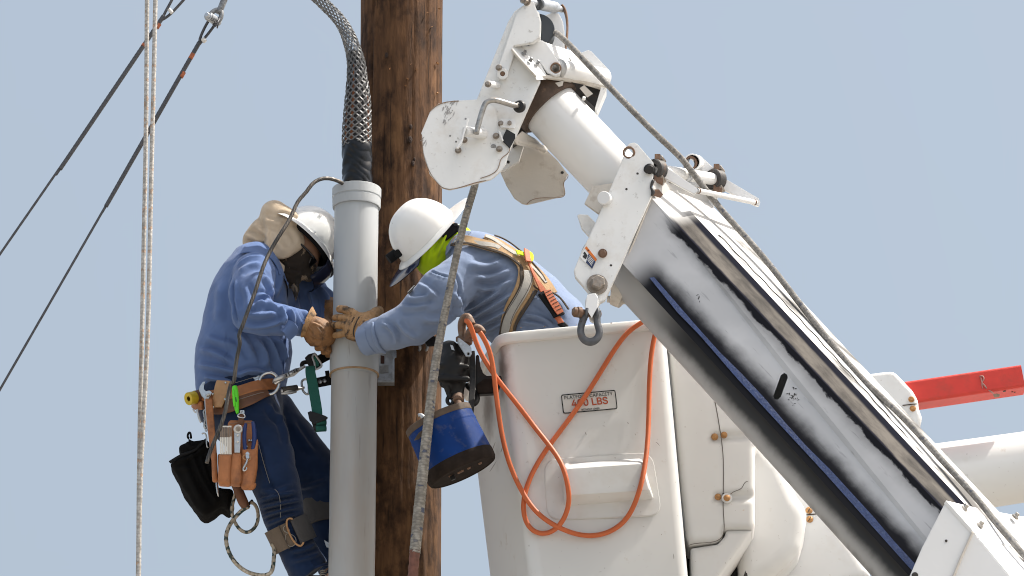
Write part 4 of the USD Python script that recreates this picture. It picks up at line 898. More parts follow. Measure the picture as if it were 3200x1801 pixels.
tc = lambda x, y: W(*ZH(x, y), .25)
part(lift, 'round_tube', tube([tc(-300, 1065), tc(1000, 872), tc(1900, 738)], [.140, .1305, .124], 40, 72), MATS['fibreglass'])
part(lift, 'upper_cover', soft(hz((300, 330), (402, 300), (460, 292), (520, 286), (546, 300), (640, 398), (668, 450), (674, 498), (692, 548), (684, 584), (640, 640), (420, 520)), .02, .20, .014, .006), MATS['fibreglass'], 'small cover holding the red arm')
part(lift, 'cover_seam', tube([W(*ZH(580, 484), .0185), W(*ZH(630, 478), .0185), W(*ZH(660, 475), .0188)], .002, 8, 6), MATS['seam_dark'])
for x, y in ((630, 450), (638, 502)):
    q = W(*ZH(x, y), .02); part(lift, 'cover_bolt', cat(rod(q + np.array([0, .004, 0]), q + np.array([0, -.004, 0]), .0115, 18), hexbolt(q, (0, -1, 0), .0085, .009, False)), MATS['bolt_orange'])
paint('arm_red', (.52, .035, .022), rough=.45, var=.12, vscale=10, grime=[((.30, .05, .03), .52, .7, 12, .5), ((.35, .2, .15), .72, .75, 50, .6)], bump=.06, bscale=100)
a0, a1 = W(*ZH(500, 450), .11), W(*ZH(1256, 340), .11)
def sqbeam(a, b, e1, e2, r=.012, n=5):
    out = []
    for c in (a, b):
        ring = []
        for (s1, s2) in ((-1, -1), (1, -1), (1, 1), (-1, 1)):
            for k in range(n):
                t = (k / (n - 1)) * np.pi / 2 + {(-1, -1): np.pi, (1, -1): 1.5 * np.pi, (1, 1): 0, (-1, 1): .5 * np.pi}[(s1, s2)]
                ring.append(c + e1 * s1 * (1 - r / np.linalg.norm(e1)) + e2 * s2 * (1 - r / np.linalg.norm(e2)) + nrm(e1) * r * math.cos(t) + nrm(e2) * r * math.sin(t))
        out.append(np.array(ring))
    c0, c1 = out[0].mean(0), out[1].mean(0)
    return skin([c0 + (out[0] - c0) * .01, out[0], out[1], c1 + (out[1] - c1) * .01])
dA = nrm(a1 - a0); eU = nrm(np.array([0, 0, 1]) - dA * dA[2]); eD = nrm(np.cross(dA, eU))
red = part(lift, 'red_arm', sqbeam(a0, a1, eU * .044, eD * .05), MATS['arm_red'])
rf = .11 - .0512
for x, y, r, d in ((1158, 447, 8, .0), (1202, 452, 5, .02), (1215, 429, 5, .03)):
    pp = W(*ZH(x, y), .075 + d); zb = (a0 + dA * ((pp - a0) @ dA) - eU * .0445); q = np.array([pp[0], pp[1], zb[2]])
    part(red, 'drain_hole', rod(q - eU * .0006, q + eU * .003, r * PX / 1.81 * 1.2, 14), MATS['seam_dark'])
paint('scraped', (.38, .20, .17), rough=.7, var=.3, vscale=90)
part(red, 'scraped_paint', plate(hz((1090, 422), (1112, 416), (1130, 420), (1128, 435), (1100, 438)), rf - .001, .002, 0), MATS['edge_rust'])
for P in (((1018, 322), (1028, 345), (1030, 372), (1034, 388)), ((1014, 320), (1036, 322), (1038, 340), (1026, 352)), ((1030, 355), (1044, 372), (1056, 388)), ((1066, 398), (1080, 406), (1095, 418))):
    part(red, 'chalk_mark', tube([W(*ZH(*p), rf) for p in P], [.001, .003, .002, .001][:len(P)], 14, 5), MATS['scraped'])

# ================================================================== hydraulic drill, its hoses and the blue can beside it
YD = -.72
pz = lambda x, y, d=YD: W(*ZP(x, y), d)
paint('tool_black', (.011, .0105, .0105), spec=.28, rough=.45, var=.4, vscale=30, grime=[((.10, .075, .05), .6, .75, 16, .35)], bump=.15, bscale=90)
paint('hose_orange', (.52, .115, .030), rough=.5, var=.10, vscale=14, grime=[((.30, .12, .05), .62, .72, 18, .6)])
paint('can_blue', (.0025, .030, .150), rough=.6, spec=.15, var=.2, vscale=14, grime=[((.06, .07, .12), .55, .68, 20, .6), ((.16, .13, .10), .66, .74, 26, .6)], bump=.1, bscale=60)
paint('rubber_brown', (.020, .014, .011), rough=.9, spec=.15, var=.4, vscale=30, bump=.3, bscale=150)
paint('can_rim', (.075, .05, .033), rough=.75, var=.3, vscale=40)
paint('fitting_rust', (.15, .085, .052), rough=.65, var=.35, vscale=60, metal=.2, grime=[((.22, .195, .165), .5, .66, 40, .7)], bump=.2, bscale=200)
drill = thing('hydraulic_drill', 'black hydraulic drill hung on the bucket corner with two rusty hose elbows', 'drill', pz(490, 500))
mc = lambda x, y, d: pz(x, y, YD + d)
def motor(p):
    d = chain(p, [(mc(455, 320, 0), .032, 1.4), (mc(470, 420, 0), .047, 1.2), (mc(480, 500, 0), .049, 1.1), (mc(495, 560, 0), .035, 1.1)], .015)
    d = smin(d, seg(p, mc(500, 560, 0), mc(505, 640, 0), .030, .026), .008)
    d = smin(d, seg(p, mc(420, 300, -.01), mc(420, 380, -.01), .016), .006); d = smin(d, seg(p, mc(480, 285, -.03), mc(485, 380, -.045), .014), .006)
    d = smin(d, seg(p, mc(545, 330, -.01), mc(560, 470, .0), .030), .008); d = smin(d, seg(p, mc(395, 470, -.02), mc(415, 560, -.01), .014), .008)
    d = smin(d, seg(p, mc(400, 430, -.045), mc(580, 440, -.045), .010), .006); d = smin(d, seg(p, mc(390, 520, -.045), mc(580, 525, -.045), .012), .006)
    d = smin(d, seg(p, mc(430, 560, -.03), mc(458, 655, -.03), .012, .008), .01)
    return d
b0, b1 = mc(330, 660, -.1), mc(640, 240, .12); lo, hi = np.minimum(b0, b1) - .03, np.maximum(b0, b1) + .03
part(drill, 'motor_body', smooth_mesh(*nets(motor, lo, hi, .0055), 3), MATS['tool_black'])
part(drill, 'side_lever', hull([mc(x, y, d) for x, y in ((325, 392), (350, 386), (378, 440), (372, 470), (340, 440)) for d in (-.02, .01)]), MATS['tool_black'])
part(drill, 'bright_sticker', hull([mc(x, y, -.062) for x, y in ((462, 285), (480, 290), (492, 325), (470, 318))] + [mc(475, 305, -.058)]), MATS['galvanised'])
part(drill, 'carry_ring', tube([mc(448, 650, -.03), mc(446, 690, -.03), mc(464, 700, -.03), mc(482, 660, -.03)], .0065, 24, 10), MATS['tool_black'])
part(drill, 'spindle', cat(rod(mc(512, 640, 0), mc(516, 690, -.03), .022), rod(mc(516, 668, -.02), mc(530, 715, -.06), .011)), MATS['rust_brown'])
part(drill, 'drill_socket', cat(rod(mc(530, 705, -.135), mc(535, 745, -.14), .0125), rod(mc(545, 725, -.14), mc(580, 872, -.15), .0215, 28)), MATS['bare_steel'])
el = part(drill, 'hose_elbow', tube([mc(548, 290, -.03), mc(545, 200, -.04), mc(546, 130, -.05), mc(568, 98, -.06), mc(598, 118, -.07)], [.015, .0145, .0155, .0165, .015], 40, 20), MATS['fitting_rust'])
part(el, 'hex_nut', lathe([(1e-5, 0), (.019, 0), (.019, .016), (1e-5, .016)], mc(538, 262, -.035), (.0, 0, 1), 6), MATS['fitting_rust'])
part(el, 'hose_ferrule', tube([mc(585, 104, -.066), mc(600, 128, -.072), mc(608, 150, -.075)], .0165, 10, 20), MATS['rust_brown'])
el = part(drill, 'hose_elbow', tube([mc(568, 300, -.05), mc(590, 225, -.06), mc(615, 182, -.07), mc(648, 172, -.07), mc(685, 205, -.07)], [.015, .0155, .0165, .0165, .0145], 40, 20), MATS['fitting_rust'])
part(el, 'hex_nut', lathe([(1e-5, 0), (.019, 0), (.019, .016), (1e-5, .016)], mc(576, 275, -.055), (.25, 0, 1), 6), MATS['fitting_rust'])
part(drill, 'lug', slab([mc(x, y, -.085) for x, y in rounded([ZP(a, b) and (a, b) for a, b in ((514, 232), (530, 240), (608, 300), (612, 345), (598, 368), (572, 366), (560, 345), (512, 270))], 6)], (0, .010, 0), .002, [[mc(x, y, -.085) for x, y in ell(588, 347, 9, 10, 12)]]), MATS['galvanised'])
part(drill, 'strap', ribbon([mc(612, 330, -.03), mc(618, 450, -.035), mc(615, 600, -.045), mc(608, 700, -.075), mc(606, 785, -.10)], .021, .005, side=(1, 0, 0)), MATS['tool_black'])
part(drill, 'saddle_bracket', plate(rounded([ZP(*q) for q in ((640, 350), (662, 356), (672, 430), (690, 480), (716, 500), (818, 498), (822, 520), (800, 600), (770, 622), (650, 630), (636, 560))], 5), YD - .01, .03, .004), MATS['tool_black'])
part(drill, 'bracket_foot', plate(rounded([ZP(*q) for q in ((645, 560), (700, 520), (800, 520), (765, 618), (650, 625))], 6), YD - .016, .008, .003), MATS['rubber_brown'])
part(drill, 'hose_loop', tube([mc(575, 560, .03), mc(610, 600, .02), mc(648, 640, .0), mc(640, 690, -.02), mc(600, 700, -.03)], .009, 24, 12), MATS['tool_black'])

# the blue can
k0, k1 = pz(386, 822, -.85), pz(552, 1178, -.83); kx = nrm(k1 - k0); KL = np.linalg.norm(k1 - k0); R = .127
can = thing('blue_can', 'dented round blue can with brown rubber bottom, hanging tilted under the drill', 'can', k1)
part(can, 'can_wall', lathe([(R * .90, -.012), (R * .93, -.012), (R * .95, 0), (R * .955, .03), (R * .965, .034), (R * .965, .040), (R * .957, .045), (R, KL - .045), (R * .985, KL - .02), (R * .6, KL - .02)], k0, kx, 64), MATS['can_blue'])
part(can, 'rubber_bottom', lathe([(R * 1.0, KL - .046), (R * 1.012, KL - .044), (R * 1.018, KL - .03), (R * 1.01, KL - .012), (R * .97, KL - .002), (R * .93, KL), (R * .9, KL - .003), (R * .3, KL - .002), (1e-4, KL - .002)], k0, kx, 64), MATS['rubber_brown'])
part(can, 'top_band', lathe([(R * .94, -.016), (R * .965, -.014), (R * .97, .0), (R * .96, .008), (R * .88, .004), (R * .88, -.014)], k0, kx, 64), MATS['can_rim'])
part(can, 'can_lid', lathe([(1e-4, -.010), (R * .5, -.010), (R * .9, -.006)], k0, kx, 48), MATS['can_rim'])
kn = nrm([0, -1, 0]); 
for dx, dy in ((-60, 60), (60, -10), (-25, -15), (25, 40), (130, -60)):
    q = pz(548 + dx, 1190 + dy, -.86); q = q - kx * ((q - k1) @ kx) + kx * -.003; part(can, 'rivet', lathe([(1e-4, .006), (.006, .005), (.008, 0)], q, kx, 14), MATS['rust_brown'])
q = k1 + kx * 0 + (pz(515, 1290, -.86) - k1); q = q - kx * ((q - k1) @ kx); part(can, 'drain_plug', rod(q, q + kx * .016, .009, 14), MATS['tool_black'])
part(can, 'wall_dent_patch', hull([pz(x, y, -.94) for x, y in ((206, 955), (240, 900), (283, 868), (282, 905), (240, 945))] + [pz(245, 915, -.88)]), MATS['can_rim'])
part(can, 'hook', tube([pz(238, 778, -.9), pz(262, 780, -.9), pz(276, 800, -.9), pz(268, 835, -.9), pz(240, 850, -.9)], [.006, .008, .0085, .007, .004], 24, 10), MATS['galvanised'])

# hoses
h1 = [(352, 90, .10), (368, 105, .085), (400, 190, .06), (440, 280, .05), (520, 402, .035), (620, 530, .022), (720, 660, .018), (805, 768, .05), (866, 870, .082), (895, 985, .086), (895, 1075, .07), (858, 1165, .045), (800, 1214, .014), (742, 1220, .013), (690, 1188, .013), (660, 1115, .014), (662, 1030, .014), (692, 930, .014), (760, 805, .013), (850, 680, .013), (960, 530, .013), (1080, 342, .013), (1180, 190, .020), (1240, 130, .03), (1300, 92, .04), (1360, 60, .03)]
h2 = [(424, 150, .09), (442, 178, .085), (475, 250, .07), (498, 360, .058), (514, 500, .045), (540, 680, .035), (580, 840, .028), (640, 980, .025), (730, 1110, .034), (850, 1192, .034), (980, 1232, .016), (1100, 1218, .014), (1200, 1148, .018), (1262, 1030, .064), (1300, 880, .064), (1320, 690, .03), (1326, 480, .014), (1336, 290, .018), (1354, 180, .025), (1372, 110, .03)]
for h, lb in ((h1, 'orange hydraulic hose that loops back across the bucket and over its sticker'), (h2, 'orange hydraulic hose that hangs in one wide loop around the bucket step')):
    single('hydraulic_hose', tube([fz(x, y, o) for x, y, o in h], .0088, 200, 18), MATS['hose_orange'], lb, 'hose', group='orange hoses of the drill')

# ================================================================== shackle under the beam's end plate
sk = thing('shackle', 'rusty dark bow shackle hanging from the end plate of the crane arm', 'shackle', W(*ZE(195, 1200), -1.22))
ez = lambda x, y, d=-1.22: W(*ZE(x, y), d)
paint('forged_dark', (.10, .105, .115), rough=.6, metal=.3, var=.3, vscale=40, bump=.4, bscale=120, grime=[((.13, .07, .04), .56, .7, 30, .6)])
part(sk, 'bow', tube([ez(165, 1190), ez(160, 1215), ez(142, 1265), ez(134, 1320), ez(152, 1366), ez(195, 1386), ez(238, 1366), ez(255, 1320), ez(242, 1265), ez(240, 1215), ez(238, 1190)], [.016, .0135, .0125, .0125, .0132, .014, .0132, .0125, .0125, .013, .016], 90, 20), MATS['forged_dark'])
part(sk, 'pin', cat(rod(ez(125, 1195, -1.23), ez(262, 1208, -1.20), .0125), rod(ez(108, 1192, -1.235), ez(140, 1196, -1.228), .019), rod(ez(80, 1192, -1.24), ez(118, 1193, -1.235), .0175, 20, .5)), MATS['fitting_rust'])
for x, y in ((172, 1196), (243, 1206)): part(sk, 'eye', tube([ez(x - 8, y - 1), ez(x + 10, y + 1)], .0225, 2, 24), MATS['forged_dark'])
part(sk, 'mousing_wire', tube([ez(122, 1218, -1.235), ez(126, 1238, -1.235), ez(134, 1255, -1.235), ez(142, 1250, -1.235)], .0012, 14, 5), MATS['dark_steel'])
# ================================================================== ropes, wires and cables
def braid(n, k, a=.10):
    return lambda th, s: 1 + a * (np.abs(np.sin(n / 2 * th + k * s)) + np.abs(np.sin(n / 2 * th - k * s)) - 1.2)
def laid(n, k, a=.14):
    return lambda th, s: 1 + a * (np.abs(np.cos(n / 2 * th + k * s)) - .5)
def ropemat(name, c1, c2, c3, n, k, flecks, rough=.85):
    """A braided rope: strand colours laid out on the rope's own (around, along) coordinates."""
    N, K = {'p': ('principled_bsdf', dict(roughness=rough, specular_ior_level=.2)), 'uv': ('texture_coordinate', {}), 'mp': ('mapping', dict(scale=(n, k, 1))),
            'ck': ('voronoi_texture', dict(scale=1, randomness=.6)), 'g': ('geometry', {}), 'n': ('noise_texture', dict(scale=22, detail=6, roughness=.7))}, []
    K += [('uv.UV', 'mp.vector'), ('mp.vector', 'ck.vector'), ('g.position', 'n.vector')]
    N['sx'] = ('separate_xyz', {}); K.append(('ck.color', 'sx.vector'))
    fl = mapr(N, K, 'fl', 'sx.x', 1 - flecks - .01, 1 - flecks + .01, 0, 1, 'linear'); ed = mapr(N, K, 'ed', 'ck.distance', .25, .75, 0, .5)
    c = mixc(N, K, 'c0', mapr(N, K, 'dn', 'n.fac', .35, .65, 0, .9), c1, c2); c = mixc(N, K, 'c1', fl, c, c3); c = mixc(N, K, 'c2', ed, c, tuple(np.array(c2) * .35))
    K.append((c, 'p.base_color')); return mat(name, N, K)
ropemat('rope_grey', (.31, .30, .285), (.21, .20, .185), (.12, .125, .15), 6, 110, .035)
ropemat('rope_tail', (.36, .335, .295), (.23, .21, .18), (.10, .11, .15), 6, 110, .045)
ropemat('rope_white', (.56, .54, .51), (.42, .395, .36), (.46, .34, .26), 4, 90, .10)
ropemat('rope_speckled', (.52, .46, .37), (.36, .31, .24), (.03, .06, .06), 4, 80, .28)
N, K = {'p': ('principled_bsdf', dict(roughness=.45, metallic=.6)), 'uv': ('texture_coordinate', {}), 'mp': ('mapping', dict(rotation=(0, 0, 0), scale=(1, 1, 1))), 'sx': ('separate_xyz', {}), 'g': ('geometry', {}), 'n': ('noise_texture', dict(scale=18, detail=5, roughness=.6))}, [('uv.UV', 'sx.vector'), ('g.position', 'n.vector')]
tw = mathn(N, K, 'tw', 'add', mathn(N, K, 't0', 'multiply', 'sx.x', 7.0), mathn(N, K, 't1', 'multiply', 'sx.y', 42.0)); fr = mathn(N, K, 'fr', 'pingpong', tw, .5)
gr = mapr(N, K, 'gr', fr, .02, .22, 1, 0); c = mixc(N, K, 'c0', mapr(N, K, 'dn', 'n.fac', .35, .65, 0, 1), (.15, .13, .11), (.07, .065, .06)); c = mixc(N, K, 'c1', gr, c, (.010, .010, .010)); K.append((c, 'p.base_color'))
mat('strand_steel', N, K)
paint('guy_steel', (.085, .085, .09), rough=.5, metal=.5, var=.3, vscale=90)
paint('tape_orange', (.36, .10, .035), rough=.6, var=.2, vscale=80)
paint('tape_white', (.7, .68, .64), rough=.6)

jz = lambda x, y, d: W(*ZJ(x, y), d)
def reach(p, q, z):
    """Carries the line p-q on to the height z."""
    return q + (q - p) * ((z - q[2]) / (q[2] - p[2]))
p4 = lambda x, y, d: W(x / .805, y / .805, d)
for pts, lb in (([(370, 0), (368.5, 200), (366, 400), (361, 650), (357, 850), (352.5, 1050), (349.5, 1250), (347.5, 1450)], 'left one of two thin white braided ropes hanging vertically'),
                ([(391, 0), (385.5, 250), (379.5, 500), (375.5, 700), (371, 860), (364, 1000), (356, 1150), (351, 1300), (349, 1450)], 'right one of two thin white braided ropes hanging vertically')):
    d = -.55 if 'left one' in lb else -.575
    P = [p4(x, y, d) for x, y in pts]; P = [P[0] + np.array([0, 0, 2.2])] + P + [P[-1] + np.array([0, 0, -1.5]), P[-1] + np.array([0, 0, -5.5])]
    single('hand_line', tube(P, .0078, 1500, 14, rfun=braid(8, 200, .12)), MATS['rope_white'], lb, 'rope', group='pair of white hand lines')
# guy wires with wrapped grips
def guy(lb, grip, loops, bands, d):
    g = thing('guy_wire', lb, 'guy wire', W(*ZJ(*grip[1]), d))
    a, b = jz(*grip[0], d), jz(*grip[1], d); c = jz(*grip[2], d)
    part(g, 'wire_grip', tube([a, a * .5 + b * .5, b], [.0078, .0080, .0074], 260, 14, rfun=laid(6, 190, .22)), MATS['guy_steel'])
    part(g, 'strand', tube([a, c, reach(b, c, .3)], .0045, 700, 10, rfun=laid(6, 260, .2)), MATS['guy_steel'])
    e = nrm(b - a); part(g, 'grip_end', tube([b - e * .02, b + e * .02 + np.array([-.004, 0, -.006])], .0045, 4, 8), MATS['guy_steel'])
    for L in loops: part(g, 'loop_leg', tube([jz(x, y, d + dd) for x, y, dd in L], .0052, 60, 10, rfun=laid(5, 220, .2)), MATS['guy_steel'])
    for x, y, L in bands:
        q = jz(x, y, d); part(g, 'orange_band', tube([q - e * L / 2, q + e * L / 2], .0088, 4, 14), MATS['tape_orange'])
    return g
g1 = guy('steel guy wire farther left, its looped top end cut off by the picture', [(742, 72), (272, 768), (0, 1152)], [[(742, 72, 0), (752, 50, 0), (775, 8, 0), (800, -60, 0)], [(735, 90, 0), (768, 68, 0), (800, 36, 0), (850, -20, 0), (900, -80, 0)]], [(716, 118, .02), (651, 206, .012)], .42)
part(g1, 'wire_tie', tube([jz(766, 42, .41), jz(780, 60, .41)], .007, 4, 10), MATS['tape_white'])
g2 = guy('steel guy wire ending in an eye bolt, nearer the worker in the tan hood', [(904, 192), (480, 936), (182, 1450)], [[(904, 192, 0), (912, 160, 0), (935, 112, 0), (945, 95, 0)], [(896, 210, 0), (920, 182, 0), (950, 145, 0), (975, 110, 0)]], [(868, 256, .024), (826, 339, .024)], .30)
part(g2, 'wire_tie', tube([jz(918, 176, .285), jz(930, 190, .285)], .008, 4, 10), MATS['tape_white'])
eb = thing('eye_bolt', 'galvanised eye bolt and thimble holding the top of the nearer guy wire', 'eye bolt', jz(1000, 20, .3))
part(eb, 'rod', tube([jz(990, 62, .3), jz(1008, 20, .3), jz(1040, -60, .3)], [.012, .0125, .0125], 12, 16), MATS['galvanised_old'])
part(eb, 'eye', tube([jz(1000, 48, .3), jz(1002, 75, .3), jz(985, 98, .3), jz(962, 92, .3), jz(955, 68, .3), jz(975, 48, .3), jz(1000, 45, .3)], .0092, 50, 14), MATS['galvanised_old'])
part(eb, 'thimble', tube([jz(945, 75, .24), jz(985, 100, .33)], [.017, .017], 2, 24), MATS['galvanised'])
part(eb, 'pin', cat(rod(jz(936, 72, .23), jz(958, 82, .26), .0125, 14), hexbolt(jz(945, 76, .24), (-.5, -1, .2), .011, .014)), MATS['galvanised'])
for k in range(3): part(eb, 'wire_wrap', tube([jz(965 + 4 * k, 112 - 6 * k, .27), jz(978 + 4 * k, 118 - 8 * k, .25), jz(990 + 3 * k, 100 - 8 * k, .28), jz(984, 128, .29)], .0028, 20, 7), MATS['guy_steel'])

# crane rope over the sheave: down the beam to the right, and hanging free to its taped end
cr = [(*ZD(922, 150), -1.03), (*ZD(1000, 212), -1.04), (*ZM(480, 360), -1.08), (*ZM(900, 790), -1.12), (*ZM(1500, 1400), -1.14), (*ZE(800, 215), -1.06), (*ZE(1000, 475), -1.0), (*ZE(1250, 760), -1.0), (*ZE(1450, 1005), -1.03), (*ZH(330, 310), -1.12), (*ZH(560, 530), -1.17), (*ZH(800, 790), -1.23), (*ZH(1000, 1010), -1.30), (*ZH(1100, 1135), -1.36), (*ZH(1300, 1370), -1.42), (*ZH(1700, 1850), -1.5)]
wr = thing('winch_rope', 'grey braided rope running from the crane head down along its beam', 'rope', W(*ZD(930, 200), -1.02))
part(wr, 'rope', tube([W(x, y, d) for x, y, d in cr], .0108, 1400, 20, rfun=braid(10, 150, .06)), MATS['rope_grey'])
part(wr, 'sheave_turn', tube([W(*ZD(922, 150), -1.03), W(*ZD(905, 140), -1.03), W(*ZD(860, 170), -1.03), W(*ZD(780, 330), -1.03)], .0128, 80, 18, rfun=braid(10, 150, .09)), MATS['rope_grey'])
dn = [(1487, 560), (1481, 590), (1466, 640), (1440, 740), (1412, 870), (1386, 1000), (1362, 1130), (1342, 1290), (1322, 1470), (1305, 1640), (1296, 1730)]
fr = thing('tail_rope', 'grey braided rope hanging from the crane head past the bending worker, red tape below', 'rope', W(1290, 1800, -.98))
part(fr, 'rope', tube([W(x, y, -1.0 + (y - 560) * .00003) for x, y in dn], [.0125] * 5 + [.0135, .0145, .0165, .018, .019, .0185], 1300, 20, rfun=braid(10, 130, .09)), MATS['rope_tail'])
paint('tape_red_brown', (.14, .055, .035), rough=.7, var=.4, vscale=60)
part(fr, 'tape_wrap', tube([W(1296, 1722, -.965), W(1293, 1765, -.965), W(1288, 1830, -.965), W(1286, 1900, -.965)], [.019, .0175, .018, .0175], 60, 20, rfun=lambda th, s: 1 + .05 * np.sin(3 * th + 180 * s)), MATS['tape_red_brown'])

# cables in their woven pulling grip, taped above the conduit
iz = lambda x, y, d=YP: W(*ZI(x, y), d)
prof = [(372, 1300, 100), (370, 1180, 100), (369, 1030, 101), (368, 900, 99), (372, 780, 94), (374, 660, 85), (370, 550, 71), (363, 440, 62), (343, 350, 54), (320, 280, 50), (285, 200, 44), (230, 120, 41), (172, 60, 40), (110, 0, 40), (30, -70, 39), (-150, -200, 38)]
grip = thing('wire_mesh_grip', 'woven steel wire pulling grip around the cable bundle above the conduit', 'cable grip', iz(369, 1030))
GP = catmull(np.array([[*iz(x, y), r * PX / 2.23] for x, y, r in prof[2:]]), 260); gt, gu, gw = frames(GP[:, :3])
gs = np.concatenate([[0], np.cumsum(np.linalg.norm(np.diff(GP[:, :3], axis=0), axis=1))])
# the pitch stretches as the grip narrows
ang = np.concatenate([[0], np.cumsum(np.diff(gs) / (np.clip(GP[1:, 3], .012, 1) * np.interp(gs[1:], [0, .18, .4, .8], [.75, 1.1, 1.9, 3.2])))])
paint('grip_wire', (.19, .19, .19), rough=.42, metal=.6, var=.2, vscale=60, grime=[((.18, .16, .13), .52, .7, 40, .6)])
NS = 12
for hand in (1, -1):
    for k in range(NS):
        for e in (-.5, .5):
            a = hand * ang + k * 2 * np.pi / NS + e * .078 / np.clip(GP[:, 3] / .05, .6, 2)
            wv = .0014 * np.cos((ang * NS / np.pi) * 1.0 * np.pi + k * np.pi + (0 if hand > 0 else np.pi))
            c = GP[:, :3] + (GP[:, 3] + wv)[:, None] * (np.cos(a)[:, None] * gu + np.sin(a)[:, None] * gw)
            part(grip, 'wire', tube(c, .0008 + .0007 * np.clip(GP[:, 3] / .053, 0, 1), 330, 5, caps=False), MATS['grip_wire'])
bundle = thing('cable_bundle', 'bundle of dark and orange cables wrapped in shiny black tape entering the conduit', 'cable', iz(372, 1290))
paint('cable_black', (.022, .02, .02), rough=.5, var=.3); paint('cable_orange', (.22, .075, .025), rough=.55, var=.25, vscale=40)
paint('tape_black', (.008, .009, .011), rough=.24, var=.3, vscale=40, bump=.15, bscale=50, spec=.32)
for k, (dx, dy, r, m) in enumerate(((-42, -.012, 44, 'cable_black'), (42, -.012, 44, 'cable_black'), (0, .028, 40, 'cable_black'), (-70, -.022, 13, 'cable_orange'), (72, -.02, 14, 'cable_orange'), (0, -.028, 30, 'cable_black'), (-36, -.035, 12, 'cable_orange'))):
    q = [(372, 1250, 1), (369, 1030, 1), (368, 900, .98), (372, 780, .92), (374, 660, .82), (370, 550, .66), (363, 440, .5), (348, 360 + 12 * k, .3)]
    part(bundle, 'cable', tube([iz(x + dx * s, y, YP + dy * s) for x, y, s in q], [r * PX / 2.23 * (.55 + .45 * s) for x, y, s in q], 60, 16), MATS[m])
TP = tube([iz(*q[:2]) for q in ((370, 1010), (370, 1060), (370, 1150), (372, 1230), (372, 1330))], [101 * PX / 2.23, 103 * PX / 2.23, 101 * PX / 2.23, 102 * PX / 2.23, 99 * PX / 2.23], 150, 80,
          rfun=lambda th, s: 1 + .045 * (np.abs(np.sin(2.5 * th + 105 * s + 1.3 * np.sin(3 * th + 20 * s)))) * (.5 + .5 * np.sin(th * 2 + 1) ** 2) + .03 * np.sin(5 * th - 70 * s))
part(bundle, 'tape_wrap', TP, MATS['tape_black'])
# stranded steel conductor from the conduit's mouth down past the worker
sw = [(*ZI(300, 1300), -.33), (*ZI(262, 1275), -.345), (*ZI(200, 1250), -.37), (*ZI(130, 1246), -.39), (*ZI(60, 1282), -.41), (*ZA(1105, 0), -.42), (*ZA(1045, 70), -.43), (*ZA(985, 195), -.45), (*ZA(905, 325), -.47), (*ZA(832, 450), -.48), (*ZA(782, 560), -.5), (*ZA(742, 680), -.51), (*ZA(702, 800), -.52), (*ZA(652, 930), -.53), (*ZA(615, 1030), -.53), (*ZA(597, 1085), -.53), (*ZA(603, 1130), -.53), (*ZA(580, 1260), -.52), (*ZA(552, 1440), -.51), (*ZC(462, 205), -.5), (*ZC(425, 370), -.5), (*ZC(372, 530), -.5), (*ZC(302, 718), -.5)]
single('steel_conductor', tube([W(x, y, d) for x, y, d in sw], .0068, 700, 21, rfun=laid(7, 42 * 2 * np.pi / 2 , .16)), MATS['strand_steel'], 'bare twisted steel cable curving from the conduit mouth down across the left worker', 'cable')
# ================================================================== people
def cloth(name, col, weave=700, var=.10, dark=None, rough=.9, wear=None):
    return paint(name, col, rough=rough, var=var, vscale=9, bump=.28, bscale=weave, spec=.15, sheen=.15, grime=wear)
cloth('shirt_blue', (.098, .158, .325), wear=[((.08, .11, .20), .5, .72, 7, .5), ((.16, .21, .36), .6, .75, 12, .4)])
cloth('shirt_pale', (.185, .240, .36), wear=[((.16, .20, .30), .5, .72, 6, .5), ((.22, .20, .19), .62, .75, 9, .35)])
cloth('denim', (.008, .021, .060), var=.3, wear=[((.026, .044, .088), .55, .75, 11, .6)])
cloth('denim_hem', (.014, .03, .085), var=.3)
cloth('tan_cloth', (.56, .45, .33), wear=[((.36, .25, .15), .5, .75, 10, .5)])
cloth('camo_cloth', (.035, .026, .020), var=.4, wear=[((.30, .22, .15), .56, .60, 26, .9), ((.02, .018, .015), .55, .6, 18, .8)])
cloth('hivis_yellow', (.50, .70, .012), var=.06)
paint('glove_leather', (.33, .19, .085), rough=.75, var=.25, vscale=24, bump=.5, bscale=140, grime=[((.025, .017, .012), .50, .64, 30, .9), ((.45, .30, .17), .6, .75, 18, .5)])
paint('glove_brown', (.24, .115, .042), rough=.7, var=.3, vscale=24, bump=.5, bscale=140, grime=[((.022, .013, .009), .48, .64, 24, .9)])
paint('glove_print', (.02, .015, .012), rough=.7)
paint('skin', (.30, .165, .105), rough=.55, var=.1)
paint('hat_white', (.80, .80, .78), rough=.28, var=.02, spec=.5, coat=.3, grime=[((.55, .50, .43), .58, .75, 12, .35), ((.3, .27, .23), .67, .72, 60, .35)])
paint('gloss_black', (.008, .008, .009), rough=.18, var=.2); paint('strap_black', (.010, .010, .011), spec=.2, rough=.8, var=.3, bump=.3, bscale=400)
paint('visor_navy', (.012, .016, .035), rough=.15, var=.1)
paint('leather_orange', (.36, .135, .045), rough=.6, var=.22, vscale=16, bump=.3, bscale=160, grime=[((.12, .045, .02), .52, .7, 20, .6)])
paint('leather_brown', (.15, .062, .028), rough=.6, var=.25, vscale=16, bump=.3, bscale=160, grime=[((.05, .022, .012), .52, .7, 16, .6)])
paint('leather_tan', (.40, .22, .10), rough=.55, var=.2, vscale=16, bump=.3, bscale=160, grime=[((.20, .09, .04), .5, .7, 14, .6)])
paint('boot_black', (.018, .015, .013), rough=.45, var=.3, bump=.3, bscale=100)
paint('chrome', (.62, .62, .62), rough=.22, metal=.95, var=.12, vscale=40, grime=[((.2, .18, .16), .56, .72, 60, .5)])
paint('alloy', (.55, .55, .55), rough=.38, metal=.8, var=.12, vscale=50, grime=[((.2, .19, .18), .55, .72, 50, .5)])
